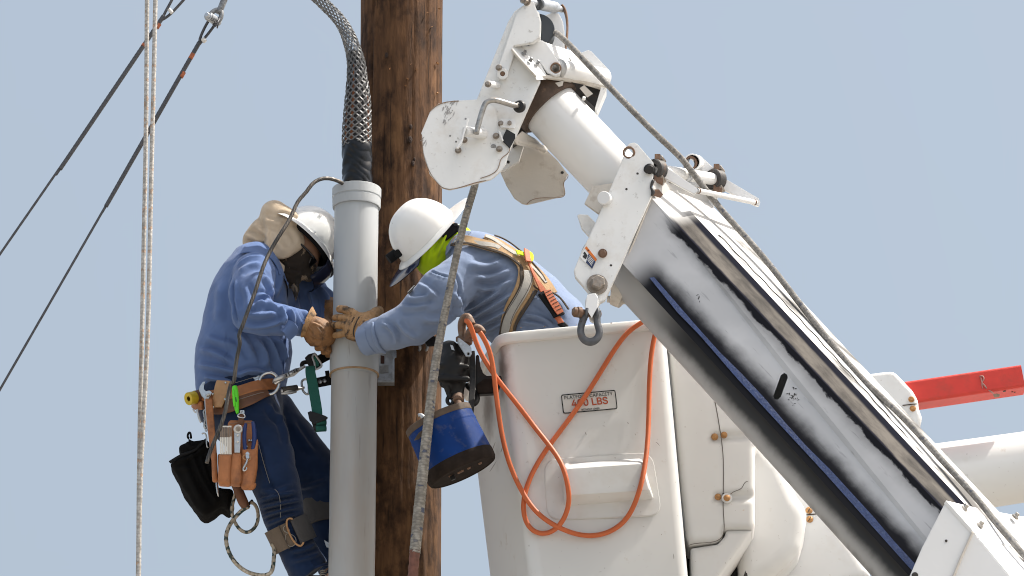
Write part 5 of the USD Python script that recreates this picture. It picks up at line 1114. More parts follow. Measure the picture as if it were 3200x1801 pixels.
paint('pad_brown', (.125, .095, .07), rough=.9, var=.2, bump=.5, bscale=260); paint('pad_grey', (.055, .052, .052), rough=.9, var=.2, bump=.5, bscale=260)
paint('stitch', (.26, .24, .21), rough=.8)
paint('webbing_green', (.006, .085, .065), rough=.8, var=.15, bump=.4, bscale=500); paint('webbing_tan', (.40, .26, .135), rough=.85, var=.15, vscale=30, bump=.4, bscale=420)
paint('webbing_grey', (.38, .365, .335), rough=.8, var=.12, vscale=30, bump=.4, bscale=420); paint('webbing_brown', (.06, .045, .033), rough=.9, var=.3, bump=.5, bscale=300)
paint('webbing_orange', (.44, .11, .04), rough=.7, var=.12, vscale=40, bump=.3, bscale=420)
paint('canvas_black', (.0065, .0062, .0062), rough=.95, spec=.1, var=.3, bump=.5, bscale=320)

def trace(f, px, far=2.0, y0=-1.0, steps=60):
    """The place on the body f first met along the sight line of a pixel (or the nearest miss), with the outward direction there."""
    o = W(px[0], px[1], y0); d = nrm(W(px[0], px[1], y0 + .5) - o); t = 0.0; best = (1e9, o)
    for _ in range(steps):
        p = o + d * t; s = float(f(p[None])[0])
        if s < best[0]: best = (s, p)
        if s < 5e-4: break
        t += max(s * .8, 4e-4)
        if t > far: break
    p = best[1]; e = .004
    g = np.array([f((p + e * k)[None])[0] - f((p - e * k)[None])[0] for k in np.eye(3)])
    n = nrm(g); return p - n * max(best[0], 0), n
def band(f, pxs, width, thick, off=.008, tilt=None, n=None, lift=None):
    """A strap lying on the body f along a pixel path."""
    P, S = [], []
    hits = [trace(f, q) for q in pxs]
    pts = np.array([h[0] + h[1] * (off if lift is None else lift[i]) for i, h in enumerate(hits)]); tg = np.gradient(pts, axis=0)
    S = np.array([nrm(np.cross(h[1], nrm(t))) for h, t in zip(hits, tg)])
    for i in range(1, len(S)):
        if S[i] @ S[i - 1] < 0: S[i] = -S[i]
    return ribbon(pts, width, thick, n=n or 10 * len(pts), side=S)

def hard_hat(name, label, c, up, fwd, a_f, a_s, a_u, brim_f, brim_s, droop=.018, back=1.0):
    up = nrm(up); fwd = nrm(fwd - up * (np.asarray(fwd) @ up)); sd = np.cross(up, fwd)
    t = thing(name, label, 'hard hat', c)
    th = np.linspace(0, 2 * np.pi, 72, endpoint=False); cf, sf = np.cos(th), np.sin(th)
    rings = []
    for k in np.linspace(0, 1, 22):
        ph = k * np.pi / 2 * .995; r = math.cos(ph) ** .82; z = math.sin(ph) ** 1.05
        ridge = 1 + .022 * np.exp(-(sf * r * a_s / .016) ** 2) * (k > .2) + .012 * np.exp(-((np.abs(sf) * r * a_s - .045) / .012) ** 2) * (k > .25)
        rings.append(c + fwd * (cf * r * a_f)[:, None] + sd * (sf * r * a_s)[:, None] + up * ((z * a_u + .004) * ridge)[:, None])
    inner = [c + (q - c) * .965 for q in rings[::-1]]
    part(t, 'shell', skin(rings + inner), MATS['hat_white'])
    prof = [(0, .004, 0), (.35, .002, .0), (.75, -.35 * droop, 0), (1, -droop, 0), (1.0, -droop - .0025, 0), (.75, -.35 * droop - .003, 0), (.3, -.002, 0), (-.02, -.001, 0)]
    rr = []
    bf = np.where(cf > 0, brim_f, brim_f * back)
    for s, z, _ in prof:
        rr.append(c + fwd * (cf * (a_f * .985 + (bf - a_f) * s))[:, None] + sd * (sf * (a_s * .985 + (brim_s - a_s) * s))[:, None] + up * z)
    part(t, 'brim', skin(rr), MATS['hat_white'])
    part(t, 'suspension', skin([c + fwd * (cf * a_f * k)[:, None] + sd * (sf * a_s * k)[:, None] + up * z for k, z in ((.93, .03), (.93, -.014), (.90, -.02), (.87, -.014), (.87, .03))]), MATS['strap_black'])
    return t, up, fwd, sd

# ------------------------------------------------------------------ left worker, on the pole
wa = lambda x, y, d: W(*ZA(x, y), d)
wc = lambda x, y, d: W(*ZC(x, y), d)
mA, mC = PX / 2.4167, PX / 2.0685
TA = [(wa(600, 1455, -.12), 326 * mA, 1.0), (wa(618, 1330, -.12), 338 * mA, .98), (wa(636, 1190, -.12), 342 * mA, .98), (wa(646, 1000, -.12), 312 * mA, 1.1), (wa(668, 820, -.12), 282 * mA, 1.3), (wa(706, 660, -.12), 236 * mA, 1.6), (wa(730, 560, -.12), 165 * mA, 1.7), (wa(800, 470, -.12), 95 * mA, 1.1)]
A_SH, A_EL, A_WR = wa(715, 620, -.31), wa(684, 925, -.385), wa(1035, 985, -.36)
AN = [(A_SH, .076, 1), (wa(690, 770, -.36), .078, 1), (A_EL, .064, 1), (wa(780, 950, -.40), .060, 1), (wa(900, 965, -.39), .053, 1), (wa(990, 978, -.37), .046, 1), (A_WR, .044, 1)]
AF = [(wa(1020, 700, .06), .072, 1), (wa(1120, 770, .06), .066, 1), (wa(1210, 850, .02), .060, 1), (wa(1300, 925, -.02), .05, 1)]
def fA(p):
    d = chain(p, TA, .03); d = smin(d, chain(p, AN, .02), .022); d = smin(d, chain(p, AF, .02), .03)
    d = smin(d, seg(p, wa(900, 660, -.0), wa(1030, 720, .03), .08), .05)
    return d
def box_of(*chains, pad=.03):
    P = np.vstack([np.vstack([c - r * max(1, e) for c, r, e in ch] + [c + r * max(1, e) for c, r, e in ch]) for ch in chains]); return P.min(0) - pad, P.max(0) + pad
L_ = lambda Zf, *P: np.array([Zf(*p) for p in P])
pA = thing('person', 'worker in a blue shirt, dark jeans and tan hood, standing on the pole', 'person', W(1010, 1760, -.15))
def cutA(p):
    d = fA(p); hem = wa(590, 1450, -.12); n = nrm(np.array([.12, 0, -1]))
    d = smax(d, (p - hem) @ n - .052, .006)
    d = smax(d, (p - wa(1062, 990, -.36)) @ nrm(wa(1062, 990, -.36) - wa(900, 965, -.39)) * 1.0 - .2 * (np.linalg.norm(p - A_WR, axis=1) > .12) , .005) if False else d
    return d
lo, hi = box_of(TA, AN, AF); lo[2] = hi[2] - .86
v, f = nets(cutA, lo, hi, .0054); v, f = smooth_mesh(v, f, 2)
FA = [(L_(ZA, (872, 560), (905, 640), (885, 740), (850, 800)), 11, .008), (L_(ZA, (735, 790), (800, 795), (850, 850), (905, 880)), 8, .009), (L_(ZA, (705, 870), (785, 835), (850, 885)), 8, .008), (L_(ZA, (640, 915), (760, 930), (880, 905)), 10, .007),
      (L_(ZA, (640, 1005), (760, 1015), (880, 990), (960, 945)), 9, .008), (L_(ZA, (900, 860), (940, 930), (930, 1020)), 8, .009), (L_(ZA, (960, 880), (1005, 950), (990, 1040)), 7, .008), (L_(ZA, (552, 640), (552, 760), (562, 880), (582, 1000)), 5, -.009), (L_(ZA, (600, 610), (660, 570), (760, 545)), 10, .006),
      (L_(ZA, (770, 630), (830, 700), (855, 770)), 9, .007), (L_(ZA, (620, 700), (660, 800), (650, 900)), 12, .006), (L_(ZA, (300, 1200), (420, 1220), (540, 1290)), 11, .009), (L_(ZA, (290, 1305), (450, 1335), (620, 1380)), 10, .010), (L_(ZA, (360, 1100), (480, 1140), (570, 1150)), 12, .007), (L_(ZA, (800, 1090), (848, 1190), (882, 1290), (915, 1380)), 8, .013),
      (L_(ZA, (590, 1395), (700, 1352), (820, 1385)), 9, .011), (L_(ZA, (570, 1060), (640, 1130), (710, 1250)), 13, .009), (L_(ZA, (470, 700), (450, 850), (440, 1000)), 16, .006), (L_(ZA, (700, 1120), (780, 1200), (800, 1330)), 12, .009), (L_(ZA, (880, 1110), (930, 1190), (940, 1290)), 8, .010), (L_(ZA, (330, 1400), (450, 1420), (560, 1440)), 9, .008),
      (L_(ZA, (500, 1050), (505, 1180), (490, 1330)), 3, -.003), (L_(ZA, (560, 560), (640, 490), (780, 470)), 4, -.004), (L_(ZA, (1120, 740), (1160, 840), (1170, 960)), 9, .010), (L_(ZA, (1190, 720), (1260, 800), (1290, 900)), 9, .009), (L_(ZA, (1060, 760), (1080, 880), (1120, 960)), 9, .008)]
v, f = folds(v, f, [(l, w * .8, a * 1.7) for l, w, a in FA], (.006, 12, 3))
shA = part(pA, 'shirt', (v, f), MATS['shirt_blue'], smooth=True)
# cuff with its loose flap, buttons, placket and collar
cd = nrm(A_WR - wa(900, 965, -.39))
part(shA, 'cuff', lathe([(.040, -.0), (.0475, -.002), (.049, .006), (.0485, .048), (.0465, .051), (.042, .050), (.041, .004)], A_WR - cd * .022, cd, 36), MATS['shirt_blue'])
part(shA, 'cuff_flap', ribbon([wa(935, 1010, -.43), wa(985, 1040, -.425), wa(1000, 1075, -.41), wa(1010, 1095, -.40)], [.05, .055, .05, .03], .004, side=nrm(wa(1050, 1010, -.4) - wa(960, 1080, -.4))), MATS['shirt_blue'])
paint('button_blue', (.12, .19, .40), rough=.3)
for q in ((1065, 985), (925, 1010), (945, 695), (918, 1030)):
    pt, n = trace(fA, ZA(*q)); pt = pt + n * (.012 if q == (1065, 985) else .008); part(shA, 'button', lathe([(1e-4, .0035), (.004, .0025), (.0058, .0035), (.0062, .001), (.006, 0)], pt, n, 16), MATS['button_blue'])
part(shA, 'placket', band(fA, [ZA(*q) for q in ((930, 640), (960, 720), (985, 800), (1000, 860))], .026, .003, .006), MATS['shirt_blue'])
part(shA, 'placket', band(fA, [ZA(*q) for q in ((958, 1100), (948, 1200), (940, 1300), (936, 1400))], .026, .003, .006), MATS['shirt_blue'])
part(shA, 'collar', band(fA, [ZA(*q) for q in ((628, 455), (700, 452), (790, 468), (850, 510), (890, 580), (905, 630))], .042, .005, .008), MATS['shirt_blue'])
part(shA, 'collar_lining', hull([wa(x, y, d) for x, y, d in ((875, 495, -.22), (905, 530, -.22), (942, 560, -.2), (938, 600, -.2), (922, 618, -.21), (900, 590, -.22))] + [wa(915, 560, -.205)]), MATS['tan_cloth'])
# jeans
TJ = [(wc(500, 250, -.12), 250 * mC, 1.05), (wc(520, 330, -.12), 262 * mC, 1.05), (wc(575, 440, -.12), 220 * mC, 1.2)]
JN = [(wc(575, 430, -.20), .118, .95), (wc(640, 560, -.22), .104, 1), (wc(700, 700, -.235), .093, 1), (wc(750, 850, -.25), .081, 1), (wc(778, 960, -.255), .074, 1), (wc(796, 1060, -.24), .069, 1), (wc(836, 1180, -.21), .066, 1), (wc(905, 1310, -.19), .064, 1), (wc(955, 1400, -.17), .068, 1), (wc(985, 1450, -.16), .07, 1)]
JF = [(wc(690, 430, -.03), .112, 1), (wc(830, 590, .0), .100, 1), (wc(950, 760, .01), .104, 1), (wc(1065, 880, .01), .09, 1), (wc(1075, 1010, .02), .074, 1), (wc(1085, 1180, .02), .06, 1), (wc(1120, 1420, .02), .055, 1)]
def fJ(p):
    d = chain(p, TJ, .03); d = smin(d, chain(p, JN, .02), .02); return smin(d, chain(p, JF, .02), .015)
def cutJ(p):
    d = smax(fJ(p), -((p - wc(500, 235, -.12)) @ nrm([.1, 0, -1])), .01)
    return smax(d, np.where(np.linalg.norm((p - wc(985, 1450, -.16)), axis=1) < .22, (p - wc(1000, 1422, -.16)) @ nrm(wc(1020, 1470, -.16) - wc(955, 1380, -.17)), -1), .004)
lo, hi = box_of(TJ, JN, JF); v, f = nets(cutJ, lo, hi, .0066); v, f = smooth_mesh(v, f, 3)
FJ = [(L_(ZC, (650, 900), (740, 905), (860, 860)), 12, .008), (L_(ZC, (640, 960), (730, 940), (880, 905)), 9, .012), (L_(ZC, (650, 1010), (750, 985), (905, 960)), 9, .013), (L_(ZC, (660, 1065), (770, 1030), (905, 1000)), 9, .013), (L_(ZC, (680, 1120), (780, 1075), (890, 1045)), 9, .010), (L_(ZC, (840, 1290), (940, 1270), (1010, 1240)), 9, .008), (L_(ZC, (850, 1350), (950, 1330), (1040, 1300)), 9, .007),
      (L_(ZC, (635, 560), (660, 680), (700, 820), (760, 920), (790, 1050)), 4, -.005), (L_(ZC, (760, 340), (800, 480), (830, 600)), 10, .007), (L_(ZC, (700, 330), (760, 420), (800, 430)), 10, .008), (L_(ZC, (850, 450), (920, 560), (1000, 660)), 10, .006), (L_(ZC, (900, 880), (980, 860), (1080, 830)), 10, .008), (L_(ZC, (930, 1270), (960, 1330), (1000, 1400)), 4, .004)]
v, f = folds(v, f, [(l, w * .8, a * 1.4) for l, w, a in FJ], (.006, 13, 5))
jeA = part(pA, 'jeans', (v, f), MATS['denim'], smooth=True)
part(jeA, 'hem', tube(np.array([wc(985, 1440, -.16) + .0725 * (math.cos(a) * np.array([.9, 0, .42]) + math.sin(a) * np.array([0, 1, 0])) for a in np.linspace(0, 2 * np.pi, 25)]), .0052, 60, 8), MATS['denim_hem'])
part(jeA, 'side_stitching', band(fJ, [ZC(*q) for q in ((640, 600), (672, 720), (712, 850))], .0016, .001, .0045), MATS['stitch'])
part(jeA, 'side_stitching', band(fJ, [ZC(*q) for q in ((745, 895), (770, 930), (778, 1000), (780, 1070))], .0016, .001, .0095), MATS['stitch'])
# shin pads of the pole climbers
def sector(a, b, r0, r1, t0, t1, thick, zero, n=18, ml=8):
    x = nrm(b - a); u = nrm(np.asarray(zero) - x * (np.asarray(zero) @ x)); w = np.cross(x, u); S = []
    th = np.linspace(t0, t1, n)
    ring = lambda q, r: np.array([q + r * (math.cos(k) * u + math.sin(k) * w) for k in th])
    o = [np.vstack([ring(a + (b - a) * s, r0 + (r1 - r0) * s), ring(a + (b - a) * s, r0 + (r1 - r0) * s - thick)[::-1]]) for s in np.linspace(0, 1, ml)]
    c0, c1 = o[0].mean(0), o[-1].mean(0)
    return skin([o[0] * .5 + np.vstack([o[0][n:][::-1], o[0][:n][::-1]]) * .5] + o + [o[-1] * .5 + np.vstack([o[-1][n:][::-1], o[-1][:n][::-1]]) * .5])
s0, s1 = wc(812, 1105, -.225), wc(882, 1255, -.20)
cl = part(pA, 'shin_pad', sector(s0, s1, .082, .080, -2.2, -.12, .012, (0, -1, 0)), MATS['pad_grey'])
part(pA, 'shin_strap', sector(s0 + (s1 - s0) * .02, s1 * .96 + s0 * .04, .084, .082, .10, 2.6, .008, (0, -1, 0)), MATS['pad_brown'])
xs = nrm(s1 - s0); us = nrm(np.array([0, -1, 0]) - xs * (np.array([0, -1, 0]) @ xs)); ws = np.cross(xs, us)
on = lambda s, a, r=.088: s0 + (s1 - s0) * s + r * (math.cos(a) * us + math.sin(a) * ws)
part(pA, 'strap_edge', tube([on(0, .42), on(.5, .42), on(1, .42)], .002, 12, 6), MATS['webbing_brown'])
part(pA, 'strap_loop', tube([on(.0, -.22), on(.0, .05), on(1.0, .05), on(1.0, -.22)], .0035, 30, 8), MATS['leather_tan'])
part(pA, 'strap_stitching', tube([on(.12, .16), on(.2, .3), on(.35, .26), on(.42, .14), on(.3, .1), on(.15, .14)], .0012, 40, 5), MATS['stitch'])
part(pA, 'strap_stitching', tube([on(.5, .12), on(.92, .12), on(.92, .36), on(.5, .36), on(.5, .12)], .001, 60, 5), MATS['stitch'])
part(pA, 'shin_pad', sector(wc(1060, 960, .02), wc(1080, 1120, .02), .084, .08, -3.1, 3.1, .014, (0, -1, 0)), MATS['pad_grey'], 'shin pad on the far leg, mostly in shade')
part(pA, 'climber_shank', hull([wc(x, y, d) for x, y in ((1060, 1215), (1092, 1235), (1092, 1268), (1075, 1262)) for d in (-.05, -.03)]), MATS['alloy'])
def fBoot(p):
    d = chain(p, [(wc(1010, 1440, -.15), .052, 1), (wc(1040, 1520, -.14), .05, 1)], .02)
    d = smin(d, chain(p, [(wc(1020, 1545, -.14), .045, 1), (wc(1120, 1590, -.14), .045, 1), (wc(1220, 1640, -.14), .035, 1.2)], .02), .03); return d
q0 = wc(940, 1380, -.3); q1 = wc(1300, 1720, .0); bt = part(pA, 'boot', smooth_mesh(*nets(fBoot, np.minimum(q0, q1), np.maximum(q0, q1), .008), 3), MATS['boot_black'])
for k in range(3): part(bt, 'boot_lace', tube([wc(1035, 1418 + 13 * k, -.208), wc(1055, 1412 + 13 * k, -.212), wc(1078, 1420 + 12 * k, -.2)], .0024, 10, 6), MATS['stitch'])
# head, face cover, sunglasses
upA = nrm([.66, .13, .74]); fwA = nrm(np.array([.72, -.05, -.66]) - upA * (np.array([.72, -.05, -.66]) @ upA)); sdA = np.cross(upA, fwA)
CA = wa(1092, 372, -.11); HA = CA - upA * .055
def headf(p, H, up, fw, sd, grow=0.0):
    d = seg(p, H - fw * .018 + up * .02, H + fw * .018 + up * .01, .082 + grow, .078 + grow)
    d = smin(d, seg(p, H - up * .05 + fw * .03, H - up * .088 + fw * .055, .062 + grow, .042 + grow), .03)      # jaw and chin
    d = smin(d, seg(p, H - up * .012 + fw * .092, H - up * .045 + fw * .108, .010 + grow, .014 + grow), .018)        # nose
    d = smin(d, seg(p, H + up * .012 + fw * .082 - sd * .03, H + up * .012 + fw * .082 + sd * .03, .014 + grow), .015)  # brow
    for s in (-1, 1):
        e = H + fw * .088 + sd * s * .032 - up * .008; d = smax(d, -(np.linalg.norm(p - e, axis=1) - .013 + grow), .008)   # eye sockets
        d = smin(d, np.linalg.norm(p - (e - fw * .012), axis=1) - .012 - grow, .003)                                  # eyes
        ear = H + sd * s * .078 - fw * .01 - up * .02; d = smin(d, seg(p, ear + up * .02, ear - up * .018, .012 + grow, .009 + grow), .01)
    d = smax(d, -(seg(p, H - up * .072 + fw * .104 - sd * .02, H - up * .072 + fw * .104 + sd * .02, .004 - grow)), .004)  # mouth
    return d
def bodyA(p):
    d = headf(p, HA, upA, fwA, sdA); d = smin(d, seg(p, HA - upA * .05 - fwA * .02, wa(790, 520, -.12), .055, .058), .02)
    d = smin(d, chain(p, [(c, max(r * .80 - .01, .02), e * .97) for c, r, e in TA[:-1]], .03), .02)
    for ch in (AN, AF, JN[:-2], JF): d = smin(d, chain(p, [(c, r * .62, e) for c, r, e in ch], .02), .02)
    return d
lo, hi = box_of(TA, AN, AF, JN, JF); hi = np.maximum(hi, CA + .12)
part(pA, 'body', nets(bodyA, lo, hi, .0105), MATS['skin'], smooth=True)
def faceA(p):
    d = headf(p, HA, upA, fwA, sdA, .005); d = smin(d, seg(p, HA - upA * .06 - fwA * .01, wa(860, 560, -.11), .066, .062), .03)
    q = p - HA; return smax(d, (q @ upA) - .005 - 0 * (q @ fwA), .006)
q0, q1 = HA - .22, HA + .2; v, f = nets(faceA, q0, q1, .005); v, f = folds(v, f, [(L_(ZA, (930, 520), (980, 560), (1040, 570)), 6, .006), (L_(ZA, (960, 580), (1020, 610), (1060, 600)), 6, .006), (L_(ZA, (1000, 660), (1020, 740), (1010, 820)), 8, .006)], (.003, 30, 2))
part(pA, 'face_cover', (v, f), MATS['camo_cloth'], smooth=True)
part(pA, 'neck_scarf', hull([wa(x, y, d) for x, y, d in ((975, 650, -.14), (1045, 650, -.12), (1055, 740, -.13), (1025, 830, -.15), (1005, 770, -.15), (985, 700, -.14))] + [wa(1020, 720, -.17)]), MATS['camo_cloth'])
gl = []
for s in (-1, 1):
    c = HA + fwA * .10 - upA * .008 + sdA * s * .033
    gl.append(hull([c + sdA * (s * dx) + upA * dz - fwA * (dx * dx * 9 + (.0 if k else .003)) for k in (0, 1) for dx, dz in ((-.026, .014), (0, .019), (.030, .014), (.036, 0), (.026, -.016), (0, -.02), (-.024, -.012))]))
sg = part(pA, 'sunglasses', gl[0], MATS['gloss_black']); part(sg, 'lens', gl[1], MATS['gloss_black'])
for s in (-1, 1): part(sg, 'temple', tube([HA + fwA * .095 + sdA * s * .066 - upA * .0, HA + fwA * .05 + sdA * s * .087, HA - fwA * .03 + sdA * s * .092 - upA * .005], .004, 16, 8), MATS['gloss_black'])
# tan hood hanging from the hat
hood = [(.88, 175, 930, -.13, 118, 1.35)]
def fHood(p):
    d = chain(p, [(wa(868, 182, -.125), 108 * mA, 1.5), (wa(975, 255, -.13), 105 * mA, 1.6)], .02)
    side = chain(p, [(wa(925, 255, -.185), 125 * mA, .45), (wa(930, 370, -.195), 132 * mA, .38), (wa(900, 430, -.2), 70 * mA, .4)], .02)
    back = chain(p, [(wa(880, 250, -.12), 120 * mA, 1.3), (wa(770, 340, -.12), 118 * mA, 1.25), (wa(700, 375, -.12), 78 * mA, 1.6)], .02)
    return smin(smin(d, side, .018), back, .02)
q0, q1 = wa(560, 560, -.36), wa(1120, 40, .12); v, f = nets(fHood, np.minimum(q0, q1), np.maximum(q0, q1), .006); v, f = smooth_mesh(v, f, 2)
v, f = folds(v, f, [(L_(ZA, (762, 190), (775, 270), (810, 330)), 8, -.008), (L_(ZA, (890, 172), (960, 178), (1040, 225)), 6, -.010), (L_(ZA, (640, 330), (720, 360), (800, 420)), 9, .010), (L_(ZA, (660, 280), (740, 310), (800, 370)), 8, -.008), (L_(ZA, (640, 400), (720, 410), (790, 440)), 8, .008), (L_(ZA, (800, 300), (820, 400), (860, 470)), 9, .008), (L_(ZA, (980, 260), (1030, 320), (1050, 400)), 8, .006), (L_(ZA, (880, 330), (900, 400), (960, 450)), 12, .005), (L_(ZA, (780, 200), (850, 230), (940, 240)), 10, .006)], (.004, 13, 9))
part(pA, 'hood', (v, f), MATS['tan_cloth'], smooth=True)
part(pA, 'hood_lining', hull([wa(x, y, d) for x, y, d in ((622, 410, -.16), (640, 402, -.2), (680, 425, -.2), (660, 440, -.2), (622, 446, -.16), (640, 425, -.05))]), MATS['webbing_brown'])
hatA, u_, f_, s_ = hard_hat('hard_hat', 'white hard hat tilted forward over the tan hood, nearest the conduit top', CA, upA, fwA, .124, .104, .132, .166, .146, .022, .98)
part(hatA, 'sun_visor', skin([np.array([CA + fwA * (math.cos(a) * .118 + d) + sdA * math.sin(a) * .108 - upA * h for a in np.linspace(-.62, .62, 24)] + [CA + fwA * (math.cos(a) * .115 + d) + sdA * math.sin(a) * .105 - upA * h for a in np.linspace(.62, -.62, 24)]) for d, h in ((.035, .012), (.046, .045), (.044, .085), (.036, .118))]), MATS['visor_navy'])
lp = wa(1300, 430, -.21); part(hatA, 'head_lamp', cat(hull([CA + fwA * .118 + upA * .045 + sdA * s + fwA * a + upA * b for s in (-.028, .028) for a in (0, .022) for b in (-.014, .016)], .004)), MATS['strap_black'])
part(hatA, 'side_clip', hull([CA + fwA * (.03 + x) - sdA * .112 + upA * z + sdA * y for x in (-.012, .012) for z in (-.004, .012) for y in (0, .008)]), MATS['hat_white'])
part(hatA, 'hat_sticker', hull([CA + upA * .098 - sdA * .052 + fwA * (.055 + .014 * math.cos(a)) + upA * .012 * math.sin(a) + (upA * .4 - sdA * .6 + fwA * .5) * (.020 + h) for a in np.linspace(0, 6, 12) for h in (0, .001)]), MATS['sticker_white'])
# gloves
wo = lambda x, y, d: W(*ZO(x, y), d)
def fGA(p):
    d = chain(p, [(wo(1000, 690, -.36), .038, .9), (wo(1090, 790, -.35), .049, .8), (wo(1190, 800, -.33), .048, .8), (wo(1290, 810, -.29), .042, .8)], .02)
    for ch in ([(1250, 900, -.31), (1120, 975, -.365), (1010, 985, -.345)], [(1310, 950, -.28), (1190, 1065, -.335), (1105, 1078, -.32)], [(1350, 1000, -.26), (1275, 1130, -.31), (1215, 1145, -.295)], [(1380, 1050, -.22), (1340, 1170, -.26), (1290, 1190, -.25)]):
        d = smin(d, chain(p, [(wo(*ch[0]), .0150, 1), (wo(*ch[1]), .0140, 1), (wo(*ch[2]), .0125, 1)], .003), .004)
    d = smin(d, chain(p, [(wo(1120, 690, -.34), .021, 1), (wo(1260, 680, -.30), .018, 1), (wo(1360, 720, -.25), .015, 1)], .006), .012)
    return d
q0, q1 = wo(820, 1300, -.44), wo(1460, 520, -.16); v, f = nets(fGA, np.minimum(q0, q1), np.maximum(q0, q1), .0029); v, f = folds(v, f, [(L_(ZO, (930, 700), (1000, 760), (1060, 900)), 3, .004), (L_(ZO, (990, 830), (1060, 900), (1180, 920)), 3, .004), (L_(ZO, (1000, 640), (1100, 660), (1200, 740)), 3, .004), (L_(ZO, (1050, 640), (1130, 760), (1180, 860)), 4, .003)], (.0025, 40, 4))
gA = part(pA, 'glove', (v, f), MATS['glove_brown'], smooth=True)
part(gA, 'gauntlet', skin([np.array([c + r * (math.cos(a) * e1 + math.sin(a) * e2) * (1 + .12 * math.sin(2 * a + 1)) for a in np.linspace(0, 2 * np.pi, 28, endpoint=False)]) for e1, e2 in [(nrm([.35, 0, .94]), nrm([0, 1, 0]))] for c, r in ((wo(1010, 670, -.355), .040), (wo(960, 640, -.36), .048), (wo(910, 610, -.36), .056), (wo(905, 607, -.36), .053), (wo(960, 640, -.36), .045), (wo(1010, 670, -.355), .036))]), MATS['glove_leather'])
part(gA, 'knuckle_print', tube([wo(1195, 715, -.382), wo(1260, 722, -.37), wo(1320, 735, -.34)], .006, 12, 8), MATS['glove_print'])
def fGF(p): return chain(p, [(wo(1300, 330, -.02), .036, 1), (wo(1370, 420, -.06), .038, 1), (wo(1430, 500, -.1), .03, 1)], .02)
q0, q1 = wo(1200, 620, -.18), wo(1520, 200, .06); part(pA, 'glove', nets(fGF, np.minimum(q0, q1), np.maximum(q0, q1), .006), MATS['glove_brown'], smooth=True)

# ------------------------------------------------------------------ right worker, leaning out of the bucket
wb = lambda x, y, d: W(*ZB(x, y), d)
mB = PX / 2.0714
YW = -.37
TB = [(wb(1600, 1230, YW), 290 * mB, 1.1), (wb(1455, 1020, YW), 282 * mB, 1.12), (wb(1330, 880, YW), 270 * mB, 1.15), (wb(1200, 770, YW), 262 * mB, 1.2), (wb(1085, 660, YW), 238 * mB, 1.35), (wb(1000, 570, YW), 190 * mB, 1.6), (wb(935, 480, YW), 112 * mB, 1.2)]
BN = [(wb(930, 640, -.53), .082, 1), (wb(800, 760, -.55), .090, 1), (wb(690, 870, -.55), .083, 1), (wb(600, 955, -.54), .0745, 1), (wb(480, 1000, -.51), .066, 1), (wb(370, 1035, -.465), .060, 1), (wb(340, 1046, -.455), .056, 1)]
BF = [(wb(930, 650, -.2), .075, 1), (wb(760, 850, -.16), .07, 1), (wb(620, 985, -.2), .058, 1), (wb(470, 1035, -.26), .045, 1)]
def fB(p):
    d = chain(p, TB, .04); d = smin(d, chain(p, BN, .02), .04); return smin(d, chain(p, BF, .02), .03)
pB = thing('person', 'worker in a pale blue shirt leaning left out of the white bucket', 'person', W(1800, 2050, -.4))
lo, hi = box_of(TB, BN, BF); v, f = nets(fB, lo, hi, .0054); v, f = smooth_mesh(v, f, 2)
FB = [(L_(ZB, (700, 605), (765, 635), (832, 655)), 3, -.004), (L_(ZB, (560, 790), (640, 800), (730, 760)), 10, .008), (L_(ZB, (520, 850), (620, 850), (700, 830)), 10, .007), (L_(ZB, (860, 890), (960, 862), (1080, 800), (1200, 720)), 9, .010), (L_(ZB, (880, 945), (1000, 905), (1150, 825), (1280, 745)), 9, .011), (L_(ZB, (900, 1000), (1020, 962), (1160, 900), (1240, 860)), 9, .011), (L_(ZB, (940, 1060), (1060, 1010), (1180, 955)), 8, .010),
      (L_(ZB, (960, 570), (1060, 585), (1180, 555)), 13, .008), (L_(ZB, (1000, 650), (1100, 655), (1240, 605)), 11, .008), (L_(ZB, (1020, 720), (1120, 730), (1250, 670)), 10, .008), (L_(ZB, (855, 760), (905, 830), (885, 910)), 10, .009), (L_(ZB, (400, 960), (470, 1000), (500, 1090)), 8, .007), (L_(ZB, (1390, 800), (1480, 860), (1560, 960)), 9, .009), (L_(ZB, (1330, 900), (1420, 920), (1510, 968)), 8, .009), (L_(ZB, (1300, 950), (1400, 960), (1480, 985)), 8, .008),
      (L_(ZB, (620, 700), (700, 740), (760, 800)), 12, .007), (L_(ZB, (660, 920), (760, 930), (840, 890)), 12, .007), (L_(ZB, (500, 930), (560, 1010), (640, 1050)), 10, .006), (L_(ZB, (860, 620), (900, 720), (880, 820)), 5, -.004), (L_(ZB, (780, 960), (850, 930), (930, 880)), 9, .009)]
v, f = folds(v, f, [(l, w * .8, a * 1.7) for l, w, a in FB], (.006, 11, 13))
shB = part(pB, 'shirt', (v, f), MATS['shirt_pale'], smooth=True)
c0 = wb(335, 1047, -.453); cdv = nrm(c0 - wb(480, 1000, -.51))
part(shB, 'cuff', skin([np.array([c0 + cdv * h + r * (math.cos(a) * nrm(np.cross(cdv, [0, 1, 0])) + math.sin(a) * nrm(np.cross(cdv, np.cross(cdv, [0, 1, 0])))) * (1 + .05 * math.sin(2 * a) + .03 * math.sin(5 * a)) for a in np.linspace(0, 2 * np.pi, 32, endpoint=False)]) for r, h in ((.058, -.02), (.0625, -.016), (.064, .0), (.062, .026), (.059, .030), (.050, .029), (.048, .0))]), MATS['shirt_pale'])
part(shB, 'cuff_fold', tube([trace(fB, ZB(*q))[0] + trace(fB, ZB(*q))[1] * .004 for q in ((345, 955), (352, 1020), (375, 1090), (420, 1138))], [.005, .008, .008, .005], 30, 8), MATS['shirt_pale'])
part(shB, 'collar', band(fB, [ZB(*q) for q in ((835, 490), (862, 450), (890, 415), (920, 400), (965, 398))], .040, .006, .010), MATS['shirt_pale'])
